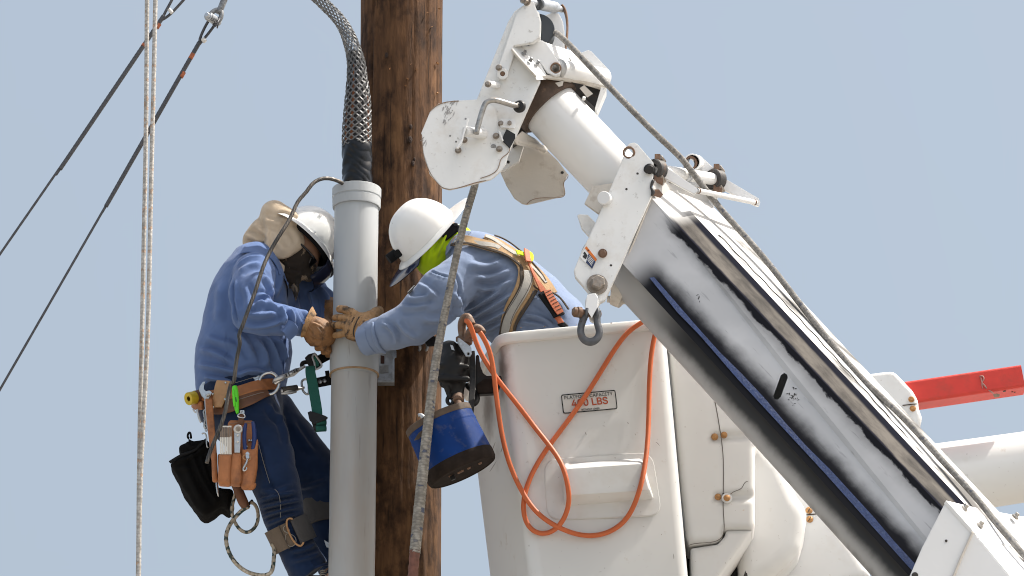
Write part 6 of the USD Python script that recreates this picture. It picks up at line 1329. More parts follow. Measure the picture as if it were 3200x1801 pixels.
pf = [trace(fB, ZB(*q)) for q in ((578, 765), (600, 745), (622, 720), (604, 752), (586, 776))]
part(shB, 'sleeve_patch', hull([p + n * h for p, n in pf for h in (.006, .009)]), MATS['label_black'])
part(shB, 'patch_border', hull([p + n * (.0095 + h) for p, n in pf[:3] for h in (0, .001)]), MATS['label_white'])
# head
upB = nrm([-.71, -.40, .60]); fwB = nrm(np.array([-.66, .0, -.75]) - upB * (np.array([-.66, .0, -.75]) @ upB)); sdB = np.cross(upB, fwB)
CB = wb(696, 398, YW); HB = CB - upB * .058 - fwB * .008
def bodyB(p):
    d = headf(p, HB, upB, fwB, sdB); d = smin(d, seg(p, HB - upB * .05 - fwB * .02, wb(930, 490, YW), .055, .058), .02)
    d = smin(d, chain(p, [(c, r * .80 - .008, e * .97) for c, r, e in TB[:-1]], .03), .02)
    for ch in (BN, BF): d = smin(d, chain(p, [(c, r * .62, e) for c, r, e in ch], .02), .02)
    for s in (-.1, .1): d = smin(d, chain(p, [(wb(1600, 1260, YW + s), .09, 1), (wb(1680, 1700, YW + s), .07, 1), (W(1830, 1880, YW + s), .055, 1)], .02), .02)
    return d
lo, hi = box_of(TB, BN, BF, [(W(1830, 1880, YW), .2, 1), (CB, .13, 1)]); part(pB, 'body', nets(bodyB, lo, hi, .0105), MATS['skin'], smooth=True)
lgB = [[(wb(1600, 1200, YW + s * .6), .14, 1), (wb(1630, 1400, YW + s), .105, 1), (wb(1680, 1700, YW + s), .085, 1), (W(1830, 1880, YW + s), .075, 1)] for s in (-.1, .1)]
def fBJ(p): return smin(chain(p, lgB[0], .02), chain(p, lgB[1], .02), .02)
lo, hi = box_of(*lgB); part(pB, 'jeans', nets(fBJ, lo, hi, .010), MATS['denim'], smooth=True)
for s in (-.1, .1): part(pB, 'boot', hull([W(1830, 1880, YW + s) + np.array([x, y, z]) for x, y, z in ((.06, -.03, .0), (.06, .03, .0), (-.12, -.035, -.06), (-.12, .035, -.06), (-.16, 0, -.1), (.06, -.04, -.11), (.06, .04, -.11), (-.15, -.04, -.11), (-.15, .04, -.11))], .012), MATS['boot_black'])
def fGait(p):
    d = chain(p, [(wb(700, 505, YW), 92 * mB, 1.35), (wb(725, 525, YW), 102 * mB, 1.35), (wb(790, 455, YW), 104 * mB, 1.3), (wb(880, 410, YW), 86 * mB, 1.3), (wb(925, 410, YW), 72 * mB, 1.2)], .02)
    d = smin(d, chain(p, [(wb(690, 552, YW), 68 * mB, 1.5), (wb(700, 566, YW), 64 * mB, 1.5)], .02), .02)
    q = p - CB; return smax(d, q @ upB + .012, .006)
q0, q1 = wb(540, 720, -.52), wb(1080, 240, -.2); v, f = nets(fGait, np.minimum(q0, q1), np.maximum(q0, q1), .0055); v, f = folds(v, f, [(L_(ZB, (860, 330), (800, 420), (740, 540)), 7, .008), (L_(ZB, (895, 350), (850, 420), (790, 500)), 6, .008), (L_(ZB, (740, 380), (720, 460), (700, 580)), 7, .007), (L_(ZB, (690, 430), (670, 510), (660, 600)), 7, .006), (L_(ZB, (800, 340), (770, 420), (730, 480)), 6, -.006)], (.003, 20, 6))
part(pB, 'neck_gaiter', (v, f), MATS['hivis_yellow'], smooth=True)
cg = []
for s in (-1, 1):
    c = HB + fwB * .10 - upB * .008 + sdB * s * .033
    cg.append(hull([c + sdB * (s * dx) + upB * dz - fwB * (dx * dx * 9 + (.0 if k else .003)) for k in (0, 1) for dx, dz in ((-.026, .014), (0, .019), (.030, .014), (.036, 0), (.026, -.016), (0, -.02), (-.024, -.012))]))
sg = part(pB, 'sunglasses', cg[0], MATS['gloss_black']); part(sg, 'lens', cg[1], MATS['gloss_black'])
for s in (-1, 1): part(sg, 'temple', tube([HB + fwB * .095 + sdB * s * .066, HB + fwB * .05 + sdB * s * .087, HB - fwB * .03 + sdB * s * .092 - upB * .005], .0045, 16, 8), MATS['gloss_black'])
hatB, *_ = hard_hat('hard_hat', 'white full-brimmed hard hat on the worker leaning from the bucket', CB, upB, fwB, .128, .108, .140, .156, .150, .008, 1.34)
part(hatB, 'sun_visor', skin([np.array([CB + fwB * math.cos(a) * (.135 + d) + sdB * math.sin(a) * (.118 + d * .4) - upB * h for a in np.linspace(-.95, .95, 24)] + [CB + fwB * math.cos(a) * (.132 + d) + sdB * math.sin(a) * (.115 + d * .4) - upB * (h + .003) for a in np.linspace(.95, -.95, 24)]) for d, h in ((.0, .008), (.045, .012), (.09, .022))]), MATS['visor_navy'])
part(hatB, 'head_lamp', cat(rod(CB + fwB * .118 + upB * .042 - sdB * .01, CB + fwB * .158 + upB * .050 - sdB * .012, .019, 24), rod(CB + fwB * .112 + upB * .036 - sdB * .03, CB + fwB * .126 + upB * .044 + sdB * .03, .015, 16)), MATS['strap_black'])
part(hatB, 'battery_pack', hull([wb(x, y, YW - .03 + d) for x, y in ((792, 372), (850, 318), (884, 322), (886, 352), (812, 412)) for d in (-.052, .03)], .006), MATS['strap_black'])
part(hatB, 'lamp_cable', tube([wb(862, 322, YW - .085), wb(884, 318, YW - .085), wb(898, 338, YW - .085), wb(890, 362, YW - .085)], .007, 20, 10), MATS['gloss_black'])
# glove laid on the conduit: four fingers and the thumb
def fGB(p):
    d = chain(p, [(wo(1960, 740, -.44), .047, .8), (wo(1860, 700, -.425), .050, .6), (wo(1760, 690, -.41), .047, .45)], .02)
    fing = ([(1800, 500, -.415), (1700, 430, -.405), (1600, 392, -.39), (1498, 378, -.37)], [(1720, 590, -.412), (1600, 540, -.398), (1500, 530, -.382), (1410, 535, -.35)], [(1700, 690, -.412), (1580, 668, -.40), (1480, 668, -.382), (1395, 678, -.35)], [(1720, 800, -.412), (1610, 808, -.40), (1510, 832, -.384), (1415, 850, -.355)])
    for i, ch in enumerate(fing):
        r = (.0148, .0126, .0138, .0118)[i]; d = smin(d, chain(p, [(wo(*q), r * k, 1) for q, k in zip(ch, (1.05, 1.0, 1.0, .94))], .003), .0035)
    d = smin(d, chain(p, [(wo(1930, 640, -.44), .026, 1), (wo(2060, 520, -.425), .021, 1), (wo(2150, 440, -.39), .019, 1), (wo(2200, 405, -.36), .017, 1)], .006), .012)
    return d
q0, q1 = wo(1230, 1150, -.53), wo(2330, 230, -.26); v, f = nets(fGB, np.minimum(q0, q1), np.maximum(q0, q1), .0034)
v, f = folds(v, f, [(L_(ZO, (1670, 480), (1620, 640), (1600, 840)), 3, .004), (L_(ZO, (1830, 480), (1740, 640), (1700, 900)), 3.5, .005), (L_(ZO, (1890, 500), (1800, 700), (1780, 920)), 3.5, .005), (L_(ZO, (1960, 560), (1850, 700), (1840, 940)), 3.5, .006), (L_(ZO, (2010, 470), (2060, 520), (2100, 560)), 3, .004), (L_(ZO, (2080, 430), (2130, 470), (2180, 500)), 3, .003), (L_(ZO, (1640, 380), (1660, 430), (1650, 470)), 3, -.004)], (.0024, 45, 8))
gB = part(pB, 'glove', (v, f), MATS['glove_leather'], smooth=True)
part(gB, 'glove_cuff', tube([wo(1925, 880, -.475), wo(1950, 980, -.475), wo(2000, 1050, -.46), wo(2080, 1085, -.44)], [.014, .018, .018, .012], 24, 12), MATS['glove_leather'])
kn0, kn1 = trace(fGB, ZO(1640, 850)), trace(fGB, ZO(1790, 500)); kx_ = nrm(kn1[0] - kn0[0]); kn_ = nrm(kn0[1] + kn1[1]); ky_ = nrm(np.cross(kn_, kx_))
part(gB, 'knuckle_print', ribbon([trace(fGB, ZO(x, y))[0] + kn_ * .004 for x, y in ((1770, 880), (1760, 760), (1800, 640), (1860, 520))], .006, .002, side=ky_), MATS['glove_print'])
lettering('NSTOWN', kn0[0] + kn_ * .0045 - ky_ * .004, .0115, MATS['glove_print'], True, 'knuckle_lettering', np.linalg.norm(kn1[0] - kn0[0]) * .9, kx_, ky_, kn_, parent=gB)

# harness
har = thing('safety_harness', 'tan and grey fall harness worn over the pale blue shirt', 'harness', wb(1300, 600, YW))
q = lambda *P: [ZQ(*p) for p in P]
near = q((-330, 250), (-200, 235), (-60, 262), (130, 310), (300, 372), (430, 452), (530, 548), (578, 640), (590, 740), (555, 880), (480, 1020), (415, 1150), (372, 1300), (350, 1420))
part(har, 'shoulder_pad', band(fB, near, [.04, .045, .048, .046, .044, .044, .048, .056, .064, .066, .064, .06, .056, .054], .007, .010), MATS['webbing_tan'])
part(har, 'pad_edge', band(fB, [(x - (14 if i > 6 else 2), y + (11 if i <= 6 else 2)) for i, (x, y) in enumerate(near)], .012, .006, .014), MATS['webbing_brown'])
part(har, 'pad_edge', band(fB, q((720, 885), (640, 1030), (560, 1160), (490, 1290), (470, 1400)), .012, .006, .013), MATS['webbing_brown'])
part(har, 'shoulder_webbing', band(fB, q((600, 640), (606, 760), (560, 900), (490, 1030), (425, 1150), (378, 1290), (355, 1420)), .034, .004, .017), MATS['webbing_grey'])
part(har, 'shoulder_webbing', band(fB, q((-300, 265), (-120, 262), (0, 280), (140, 300), (240, 345)), .020, .003, .0135), MATS['webbing_grey'])
for dx in (-14, 14): part(har, 'webbing_stitching', band(fB, [(x + dx * .9, y) for x, y in q((600, 680), (602, 760), (556, 900), (486, 1030), (421, 1150), (374, 1290))], .002, .001, .0195), MATS['webbing_brown'])
far_ = q((60, 195), (180, 240), (320, 325), (440, 405), (560, 500), (660, 590), (760, 690), (850, 800), (930, 920))
part(har, 'shoulder_pad', band(fB, far_, [.034, .04, .046, .05, .052, .052, .05, .046, .04], .005, .010), MATS['webbing_tan'])
part(har, 'shoulder_webbing', band(fB, q((70, 200), (170, 240), (280, 315), (400, 395), (460, 430)), .020, .003, .014), MATS['webbing_grey'])
part(har, 'shoulder_webbing', band(fB, q((630, 570), (700, 630), (780, 720), (840, 790)), .014, .003, .014), MATS['webbing_grey'])
part(har, 'pad_edge', band(fB, q((170, 190), (330, 260), (450, 345), (560, 440), (660, 540), (760, 660), (830, 770)), .008, .005, .014), MATS['webbing_brown'])
part(har, 'pad_edge', band(fB, q((650, 600), (730, 860), (800, 880), (880, 900), (980, 950), (1060, 1030), (1130, 1130)), .009, .005, .012), MATS['webbing_brown'])
part(har, 'pad_point', band(fB, q((600, 600), (640, 720), (690, 830), (730, 890)), [.02, .032, .03, .01], .005, .011), MATS['webbing_tan'])
part(har, 'yellow_tab', band(fB, q((430, 425), (480, 440), (530, 462)), .022, .004, .026), MATS['hivis_yellow'])
part(har, 'yellow_tab', band(fB, q((600, 440), (625, 480), (615, 540)), .016, .004, .026), MATS['hivis_yellow'])
part(har, 'lanyard_loop', band(fB, q((545, 425), (558, 480), (585, 565)), .024, .006, .032), MATS['webbing_orange'])
lw = q((598, 565), (640, 640), (690, 735), (745, 825), (800, 915))
part(har, 'lanyard_webbing', band(fB, lw, [.007, .012, .014, .018, .024], .006, .022), MATS['webbing_orange'])
pkp = q((770, 930), (850, 1040), (930, 1150), (975, 1225))
pk = part(har, 'shock_pack', band(fB, [(x + 8, y) for x, y in pkp], .046, .016, .022), MATS['strap_black'])
part(pk, 'pack_label', band(fB, q((835, 925), (905, 1040), (975, 1150), (1010, 1205)), [.027, .030, .030, .027], .003, .034), MATS['webbing_orange'])
for k in range(7):
    a = np.array([838, 950]) + np.array([24, 36]) * k; part(pk, 'label_line', band(fB, q(tuple(a + (-16, 6)), tuple(a + (12, -6)), tuple(a + (42, -20))), .0024, .001, .0365), MATS['webbing_brown'])
part(har, 'lanyard_webbing', band(fB, q((975, 1225), (1010, 1270), (1030, 1310)), .022, .007, .022), MATS['webbing_orange'])
part(har, 'lanyard_hook', band(fB, q((1010, 1290), (1050, 1320), (1100, 1370)), .026, .014, .016), MATS['strap_black'])
part(har, 'chest_buckle', hull([wb(x, y, -.50 + d) for x, y in ((672, 1050), (700, 1036), (752, 1048), (745, 1096), (700, 1098)) for d in (0, .03)], .004), MATS['strap_black'])
# ================================================================== tool belt of the left worker and what hangs in it
def fAJ(p): return np.minimum(fA(p), fJ(p))
c_ = lambda *P: [ZC(*p) for p in P]
belt = thing('tool_belt', 'brown leather tool belt with steel ring around the worker in jeans', 'tool belt', wc(520, 280, -.12))
part(belt, 'belt_strap', band(fAJ, c_((225, 300), (300, 290), (360, 285), (440, 278), (520, 262), (600, 236), (680, 218), (750, 205)), [.03, .036, .042, .046, .048, .046, .044, .034], .009, .010), MATS['leather_orange'])
part(belt, 'belt_pad', band(fAJ, c_((330, 330), (420, 330), (520, 312), (600, 285), (690, 262)), [.07, .09, .085, .07, .04], .008, .005), MATS['leather_brown'])
part(belt, 'back_strap', band(fAJ, c_((235, 335), (270, 345), (300, 345)), [.03, .034, .03], .010, .018), MATS['leather_orange'])
for k in (-.019, .019): part(belt, 'belt_stitching', band(fAJ, [(x, y + k * 1500) for x, y in c_((480, 272), (540, 256), (610, 234), (660, 222))], .0016, .001, .0155), MATS['stitch'])
bp = part(belt, 'tool_loop', band(fAJ, c_((425, 205), (412, 260), (405, 320), (400, 368)), [.055, .058, .056, .05], .010, .022), MATS['leather_tan'])
for x, y in ((370, 282), (347, 360), (380, 362), (440, 220), (450, 330)): 
    p, n = trace(fAJ, ZC(x, y)); part(bp, 'rivet', lathe([(1e-4, .0055), (.003, .005), (.0048, .002), (.005, 0)], p + n * .027, n, 14), MATS['chrome'])
D = lambda x, y, o=.022: (lambda h: h[0] + h[1] * o)(trace(fAJ, ZC(x, y)))
yr = D(690, 205)[1]; r_ = lambda x, y, d=0.0: wc(x, y, yr - .012 + d)
rg = part(belt, 'steel_ring', tube([r_(704 + 64 * math.cos(a), 205 + 70 * math.sin(a)) for a in np.linspace(0, 2 * np.pi, 25)], .0062, 120, 14), MATS['chrome'])
part(rg, 'ring_plate', plate(c_((608, 168), (640, 150), (648, 170), (660, 262), (658, 282), (640, 280)), yr - .014, .006), MATS['chrome'])
part(rg, 'ring_plate', plate(c_((542, 186), (556, 166), (575, 176), (610, 160), (612, 172), (585, 196), (560, 200)), yr - .010, .006), MATS['chrome'])
part(rg, 'ring_plate', plate(c_((588, 296), (640, 268), (700, 268), (702, 278), (640, 296), (600, 310)), yr - .010, .006), MATS['chrome'])
# pouch set
yp = D(520, 560)[1] - .03
pk_ = lambda x, y, d=0.0: wc(x, y, yp + d)
def pocket(px, d, th, mat_, r=.012):
    poly = [ZC(*p) for p in px]; v, f = soft(poly, yp + d, yp + d + th, r, .0045); return (v, f)
pouch = thing('tool_pouch', 'orange leather pouch of upright pockets full of hand tools, hung below the belt', 'tool pouch', pk_(500, 700))
part(pouch, 'back_panel', pocket(((438, 455), (455, 436), (600, 440), (612, 470), (618, 700), (600, 840), (380, 845), (370, 660), (430, 640)), .012, .012, None, .005), MATS['leather_orange'])
part(pouch, 'pocket', pocket(((378, 652), (470, 655), (462, 850), (445, 856), (382, 852), (372, 830)), -.030, .044, None), MATS['leather_orange'])
part(pouch, 'pocket', pocket(((466, 648), (526, 646), (530, 830), (515, 856), (455, 848), (452, 800)), -.036, .048, None), MATS['leather_orange'])
part(pouch, 'pocket', pocket(((528, 622), (608, 622), (626, 548), (634, 560), (630, 730), (612, 850), (596, 878), (535, 878), (520, 862), (524, 800)), -.028, .042, None), MATS['leather_orange'])
part(pouch, 'pocket', pocket(((330, 640), (368, 640), (376, 836), (336, 832)), .0, .03, None, .01), MATS['leather_orange'])
part(pouch, 'rolled_edge', tube([pk_(575, 872, -.012), pk_(592, 872, -.012), pk_(606, 850, -.012)], [.012, .0125, .010], 12, 16), MATS['leather_orange'])
part(pouch, 'hanger', ribbon([pk_(532, 380, .0), pk_(526, 420, -.006), pk_(520, 470, .0)], [.016, .018, .022], .005, side=(1, 0, 0)), MATS['leather_brown'])
part(pouch, 'buckle', tube([pk_(508, 405, -.01), pk_(545, 408, -.01), pk_(546, 424, -.01), pk_(508, 420, -.01), pk_(508, 405, -.01)], .0025, 30, 8), MATS['chrome'])
part(pouch, 'clasp', plate(rounded(c_((516, 376), (544, 376), (546, 400), (518, 400)), 2), yp - .014, .004), MATS['chrome'])
for x, y, d in ((518, 462, -.0), (527, 384, -.016), (575, 573, .006), (592, 574, .006), (560, 614, .006)):
    q_ = pk_(x, y, d); part(pouch, 'rivet', lathe([(1e-4, .0055), (.003, .005), (.0048, .002), (.005, 0)], q_ + np.array([0, .003, 0]), (0, -1, .1), 14), MATS['chrome'])
part(pouch, 'pocket_stitching', tube([pk_(452, 460, .010), pk_(530, 456, .010), pk_(600, 462, .010), pk_(608, 560, .010)], .0008, 30, 5), MATS['stitch'])
cl_ = part(pouch, 'snap_clip', plate(rounded(c_((552, 655), (565, 642), (578, 655), (576, 690), (556, 690)), 3), yp - .036, .005), MATS['chrome'])
part(cl_, 'clip_frame', tube([pk_(540, 672, -.034), pk_(582, 678, -.034), pk_(578, 698, -.034), pk_(545, 694, -.034), pk_(540, 672, -.034)], .0022, 40, 8), MATS['leather_tan'])
part(cl_, 'clip_hook', tube([pk_(562, 695, -.036), pk_(552, 730, -.038), pk_(540, 752, -.038), pk_(540, 768, -.038), pk_(552, 766, -.038), pk_(558, 745, -.038)], [.003, .0042, .0036, .003, .0028, .002], 30, 9), MATS['chrome'])
fr_ = thing('folding_rule', 'folded white wooden rule standing in the left pocket of the leather pouch', 'ruler', pk_(425, 650))
paint('rule_white', (.66, .63, .56), rough=.5, var=.06); paint('rule_wood', (.20, .15, .11), rough=.6, var=.2, vscale=60)
for k in range(7):
    x = 387 + 11 * k; part(fr_, 'rule_stick', hull([pk_(x + a, y, -.028 + dd) for a in (0, 9.2) for y in (552 - (k > 5) * 4, 662) for dd in (0, .016)]), MATS['rule_white'])
    part(fr_, 'rule_end', hull([pk_(x + 2 + a, y, -.027 + dd) for a in (0, 9.2) for y in (490 - (k % 2) * 4, 553) for dd in (0, .016)]), MATS['rule_wood'])
part(fr_, 'rule_tip', hull([pk_(x, y, -.025 + dd) for x in (396, 462) for y in (478, 488) for dd in (0, .012)]), MATS['rule_white'])
rw = thing('ratchet_wrench', 'steel ratchet wrench with round head standing beside the folded rule', 'wrench', pk_(500, 650))
part(rw, 'shank', hull([pk_(x, y, -.032 + dd) for x, y in ((484, 650), (515, 650), (520, 520), (482, 520)) for dd in (0, .008)], .0015), MATS['alloy'])
hd_ = part(rw, 'ratchet_head', rod(pk_(505, 500, -.040), pk_(505, 500, -.020), .0165, 32), MATS['alloy'])
part(hd_, 'ratchet_gear', rod(pk_(505, 498, -.0415), pk_(505, 498, -.03), .0098, 12), MATS['bolt_rusty'])
for x, y in ((502, 540), (502, 582)): part(rw, 'stud', rod(pk_(x, y, -.037), pk_(x, y, -.03), .004, 12), MATS['chrome'])
pl = thing('pliers', 'pliers with two dark blue handles in the right pocket of the pouch', 'pliers', pk_(580, 620))
paint('grip_blue', (.012, .03, .13), rough=.4, var=.1)
part(pl, 'handle', tube([pk_(552, 640, -.018), pk_(545, 560, -.020), pk_(548, 500, -.020), pk_(556, 465, -.018)], [.007, .0075, .007, .005], 24, 12), MATS['grip_blue'])
part(pl, 'handle', tube([pk_(600, 640, -.014), pk_(610, 560, -.016), pk_(608, 500, -.016), pk_(600, 452, -.014)], [.008, .0085, .008, .006], 24, 12), MATS['grip_blue'])
part(pl, 'jaw', hull([pk_(x, y, .0) for x, y in ((560, 640), (595, 640), (588, 700), (568, 700))] + [pk_(577, 660, -.008)]), MATS['dark_steel'])
pn = thing('marker_pen', 'bright green marker pen stuck upright behind the belt', 'marker', pk_(485, 400))
py_ = D(485, 300)[1] - .022
paint('marker_green', (.12, .72, .02), rough=.35, var=.05); paint('marker_dark', (.02, .10, .02), rough=.4)
part(pn, 'pen_barrel', tube([wc(481, 222, py_), wc(486, 260, py_), wc(492, 330, py_), wc(503, 400, py_)], [.0085, .0115, .0105, .005], 30, 16), MATS['marker_green'])
part(pn, 'pen_clip', tube([wc(474, 240, py_ - .010), wc(478, 300, py_ - .012), wc(482, 352, py_ - .010)], [.003, .005, .004], 12, 8), MATS['marker_green'])
part(pn, 'pen_print', hull([wc(x, y, py_ - .0112) for x, y in ((484, 290), (492, 289), (497, 322), (490, 323))] + [wc(490, 306, py_ - .0125)]), MATS['marker_dark'])
aw = thing('adjustable_wrench', 'adjustable wrench, jaws up, in a brown leather loop at the belt', 'wrench', wc(320, 600, -.26))
ya = D(330, 260)[1] - .012
part(aw, 'jaw_head', plate(c_((252, 246), (256, 222), (276, 192), (292, 190), (284, 216), (284, 240), (296, 252), (318, 248), (334, 258), (326, 282), (312, 300), (290, 304), (270, 284)), ya - .01, .018, .004), MATS['chrome'])
part(aw, 'worm_screw', tube([wc(298, 284, ya - .013), wc(322, 272, ya - .013)], .0055, 20, 14, rfun=lambda th, s: 1 + .12 * np.sin(900 * s)), MATS['alloy'])
part(aw, 'wrench_shank', ribbon([wc(302, 296, ya), wc(312, 400, ya - .004), wc(330, 560, ya - .01), wc(345, 690, ya - .014)], [.018, .02, .018, .014], .009, side=(1, 0, .1)), MATS['alloy'])
part(aw, 'leather_loop', ribbon([wc(316, 305, ya - .008), wc(322, 400, ya - .014), wc(338, 560, ya - .020), wc(350, 700, ya - .024)], [.026, .027, .025, .022], .007, side=(1, 0, .1)), MATS['leather_orange'])
tr = thing('tape_roll', 'yellow roll of tape with a brown band hanging at the back of the belt', 'tape', wc(235, 295, -.2))
paint('tape_yellow', (.52, .38, .02), rough=.5, var=.15, vscale=40)
ta, tb = wc(182, 304, -.235), wc(268, 286, -.2); tdv = nrm(tb - ta)
part(tr, 'roll', lathe([(.009, .002), (.013, 0), (.0225, .0), (.0235, .002), (.0235, .030), (.0225, .032)], ta, tdv, 32), MATS['tape_yellow'])
part(tr, 'core', lathe([(.009, .003), (.013, .001), (.013, .004)], ta, tdv, 24), MATS['leather_brown'])
part(tr, 'band', lathe([(.0242, .030), (.0245, .034), (.0245, .052), (.022, .056), (.002, .056)], ta, tdv, 32), MATS['leather_brown'])
# small hardware hanging behind
hk = thing('key_clips', 'cluster of small steel clips and chain links behind the wrench loop', 'clips', wc(265, 420, -.2))
for P, r in ((((240, 372), (246, 400), (258, 440), (266, 455)), .0045), (((214, 370), (222, 385), (232, 392)), .003), (((292, 372), (284, 400), (294, 430), (286, 460), (296, 500)), .0035), (((270, 530), (290, 528), (300, 550), (302, 600), (310, 620)), .0028)):
    part(hk, 'clip', tube([wc(x, y, -.245) for x, y in P], r, 24, 9), MATS['alloy'])
for k in range(6): part(hk, 'link', tube([wc(288 + 6 * math.cos(a) + 2 * k, 392 + 22 * k + 12 * math.sin(a), -.25 + .004 * (k % 2) * math.cos(a)) for a in np.linspace(0, 2 * np.pi, 11)], .0018, 30, 6), MATS['alloy'])
# black canvas bag
def poly_of(*P): return [ZC(*p) for p in P]
bag = thing('canvas_bag', 'limp black canvas tool bag hanging behind the worker, open at the top', 'bag', wc(280, 800, -.1))
v, f = soft(poly_of((60, 712), (72, 700), (152, 652), (118, 606), (124, 596), (152, 584), (186, 570), (178, 540), (186, 526), (194, 552), (210, 566), (262, 558), (300, 556), (330, 600), (352, 760), (382, 862), (470, 872), (470, 960), (450, 1012), (436, 1016), (392, 984), (340, 1020), (296, 1046), (264, 1034), (210, 970), (150, 880), (100, 780)), -.20, -.06, .030, .006)
v, f = folds(v, f, [(L_(ZC, (80, 720), (180, 690), (300, 610)), 5, .010), (L_(ZC, (200, 640), (250, 780), (330, 920), (380, 980)), 7, .012), (L_(ZC, (140, 700), (200, 830), (280, 980)), 10, .010), (L_(ZC, (280, 640), (320, 780), (390, 930)), 6, -.010), (L_(ZC, (180, 580), (200, 620), (260, 620)), 6, .010), (L_(ZC, (100, 740), (160, 760), (220, 740)), 6, .006)], (.008, 12, 21))
part(bag, 'bag_body', (v, f), MATS['canvas_black'], smooth=True)
part(bag, 'bag_rim', tube([wc(x, y, -.205) for x, y in ((62, 714), (110, 684), (160, 660), (215, 640), (262, 602), (300, 566))], .0055, 40, 9), MATS['strap_black'])
part(bag, 'hang_loop', tube([wc(x, y, -.16) for x, y in ((186, 560), (180, 536), (188, 522), (200, 560))], .004, 20, 8), MATS['strap_black'])
sd = thing('screwdriver', 'thin steel screwdriver blade sticking down between the bag and the pouch', 'screwdriver', wc(372, 930, -.27))
part(sd, 'blade', tube([wc(366, 836, -.275), wc(375, 920, -.275), wc(378, 936, -.275)], [.0042, .0036, .001], 14, 10), MATS['chrome'])
part(sd, 'sleeve', tube([wc(352, 700, -.27), wc(366, 840, -.275)], [.008, .006], 4, 12), MATS['leather_orange'])
# speckled rope that hangs in two loops from a leather keeper
lr = thing('lanyard_rope', 'pale speckled rope hanging in two loops below the tool pouch', 'rope', wc(560, 1000, -.22))
part(lr, 'leather_keeper', tube([wc(x, y, -.235) for x, y in ((478, 850), (500, 880), (520, 930), (545, 985), (560, 1008))], [.014, .017, .018, .017, .010], 40, 14), MATS['leather_brown'])
part(lr, 'keeper_tail', hull([wc(x, y, -.232) for x, y in ((548, 960), (584, 998), (578, 1012), (535, 1022), (524, 1008))] + [wc(555, 990, -.222)]), MATS['leather_brown'])
rp = [(572, 1002), (530, 1026), (484, 1072), (446, 1130), (428, 1190), (432, 1250), (456, 1316), (500, 1376), (560, 1420), (620, 1440), (676, 1444), (712, 1430), (730, 1390), (736, 1330), (738, 1280), (720, 1240)]
part(lr, 'rope_loop', tube([wc(x, y, -.24 + .006 * math.sin(i)) for i, (x, y) in enumerate(rp)], .0073, 260, 14, rfun=braid(6, 190, .08)), MATS['rope_speckled'])
rp = [(490, 880), (484, 930), (470, 980), (466, 1040), (482, 1096), (516, 1146), (560, 1166), (600, 1148), (628, 1104), (634, 1050), (624, 1006), (604, 980), (585, 975)]
part(lr, 'rope_loop', tube([wc(x, y, -.215) for x, y in rp], .0062, 220, 14, rfun=braid(6, 190, .08)), MATS['rope_speckled'])
part(lr, 'cord', tube([wc(x, y, -.212) for x, y in ((556, 1006), (590, 968), (600, 960))], .0055, 10, 10), MATS['strap_black'])

# ================================================================== work-positioning strap from the belt to the pole
zk = lambda x, y, d: W(*ZK(x, y), d)
ps = thing('positioning_strap', 'black pole strap with steel snap hooks and a hanging green webbing tail', 'strap', zk(600, 500, -.2))
part(ps, 'strap_run', ribbon([zk(560, 440, -.235), zk(640, 402, -.225), zk(740, 350, -.20), zk(860, 300, -.175), zk(960, 260, -.17)], .034, .006, side=(.2, .0, 1)), MATS['strap_black'])
part(ps, 'strap_run', ribbon([zk(600, 636, -.16), zk(700, 616, -.155), zk(790, 598, -.15), zk(900, 578, -.165)], .037, .006, side=(.15, 0, 1)), MATS['strap_black'])
for x, y in ((645, 622), (690, 612)): part(ps, 'strap_rivet', lathe([(1e-4, .004), (.006, .003), (.008, 0)], zk(x, y, -.163), (0, -1, .1), 16), MATS['chrome'])
part(ps, 'strap_keeper', hull([zk(x, y, -.165 + d) for x, y in ((700, 520), (730, 514), (735, 560), (705, 566)) for d in (0, .02)], .002), MATS['strap_black'])
yh = yr - .02
h1_ = part(ps, 'snap_hook', tube([zk(178, 632, yh), zk(205, 600, yh - .012), zk(260, 578, yh - .01), zk(300, 560, yh), zk(380, 528, -.25), zk(450, 492, -.245), zk(490, 470, -.24)], [.005, .008, .0095, .0075, .0075, .006, .005], 60, 14), MATS['alloy'])
part(h1_, 'hook_gate', tube([zk(186, 648, yh), zk(226, 618, yh - .002), zk(280, 590, yh)], [.004, .006, .006], 16, 10), MATS['chrome'])
for k in range(5): part(h1_, 'gate_rib', tube([zk(300 + 26 * k, 545 - 13 * k, yh - .010 + .004 * k), zk(312 + 26 * k, 574 - 13 * k, yh - .010 + .004 * k)], .0026, 4, 7), MATS['dark_steel'])
part(h1_, 'hook_body', hull([zk(x, y, d) for x, y, d in ((295, 548, yh), (400, 495, -.25), (428, 492, -.25), (436, 510, -.25), (380, 560, -.25), (300, 582, yh))] + [zk(360, 535, yh - .006)], .003), MATS['alloy'])
part(h1_, 'swivel_eye', tube([zk(480, 480 , -.24), zk(462, 462, -.24), zk(468, 440, -.238), zk(490, 428, -.236), zk(520, 425, -.235)], [.006, .007, .008, .008, .007], 24, 12), MATS['tool_black'])
h2_ = part(ps, 'snap_hook', tube([zk(248, 716, -.235), zk(300, 712, -.23), zk(380, 698, -.21), zk(440, 690, -.19), zk(480, 682, -.175)], [.008, .0115, .0115, .006, .0055], 40, 14), MATS['alloy'])
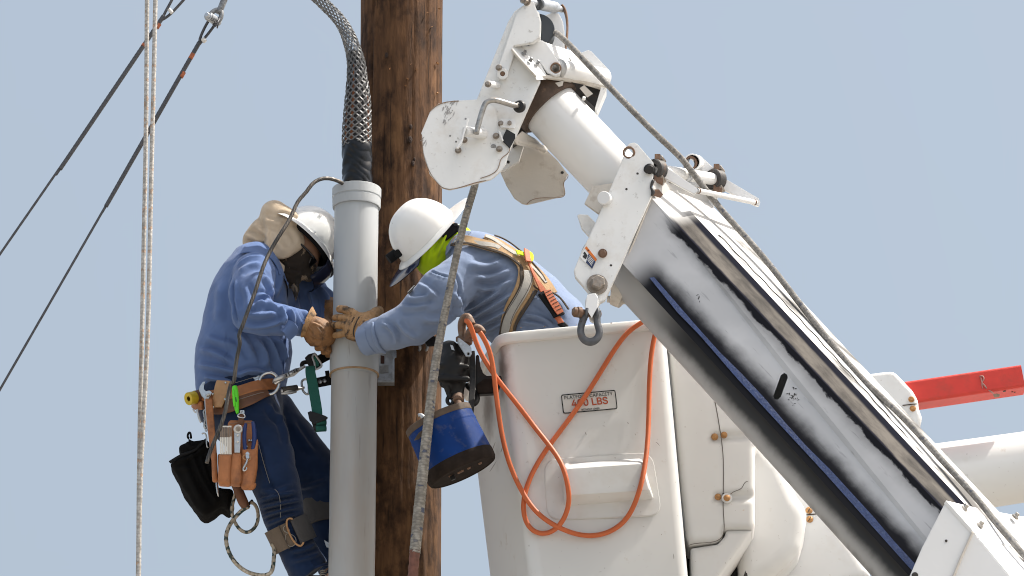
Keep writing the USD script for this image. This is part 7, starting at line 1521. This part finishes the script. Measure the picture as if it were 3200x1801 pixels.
part(h2_, 'hook_gate', tube([zk(250, 742, -.235), zk(320, 738, -.228), zk(402, 722, -.212)], [.004, .0055, .005], 16, 10), MATS['alloy'])
part(h2_, 'hook_sleeve', tube([zk(262, 704, -.24), zk(412, 682, -.215)], .0105, 4, 16), MATS['dark_steel'])
part(h2_, 'swivel_eye', tube([zk(x, y, -.17) for x, y in ((466, 684), (460, 640), (468, 612), (500, 598), (528, 610), (530, 660), (528, 742), (512, 748), (480, 722), (466, 684))], .0042, 70, 12), MATS['alloy'])
bk_ = part(ps, 'cam_buckle', hull([zk(x, y, -.25 + d) for x, y in ((500, 385), (530, 355), (590, 338), (606, 352), (662, 462), (652, 478), (600, 500), (540, 470)) for d in (0, .03)], .003), MATS['tool_black'])
part(bk_, 'buckle_frame', tube([zk(x, y, -.262) for x, y in ((592, 340), (625, 392), (660, 460), (645, 476), (604, 498), (590, 440), (570, 380), (592, 340))], .0036, 60, 9), MATS['alloy'])
part(bk_, 'webbing_fold', hull([zk(x, y, -.262 + d) for x, y in ((585, 372), (600, 378), (632, 440), (628, 462), (600, 470), (588, 440)) for d in (0, .006)], .001), MATS['webbing_green'])
part(ps, 'green_tail', ribbon([zk(548, 468, -.262), zk(548, 530, -.268), zk(572, 660, -.262), zk(596, 800, -.258), zk(612, 900, -.258), zk(618, 985, -.256)], [.034, .0365, .0375, .0375, .0375, .036], .004, side=(1, -.15, .12)), MATS['webbing_green'])
tb_ = part(ps, 'end_buckle', hull([zk(x, y, -.27 + d) for x, y in ((528, 935), (550, 925), (566, 975), (690, 970), (716, 985), (712, 996), (600, 1010), (590, 1045), (545, 1010)) for d in (0, .016)], .0025), MATS['tool_black'])
for yy in (1030, 1092): part(ps, 'rolled_end', tube([zk(600, yy + 6, -.262), zk(702, yy, -.25)], [.0115, .0115], 4, 18), MATS['webbing_green'])
part(ps, 'end_stop', hull([zk(x, y, -.262 + d) for x, y in ((560, 1015), (600, 1010), (612, 1115), (590, 1110)) for d in (0, .012)], .002), MATS['tool_black'])
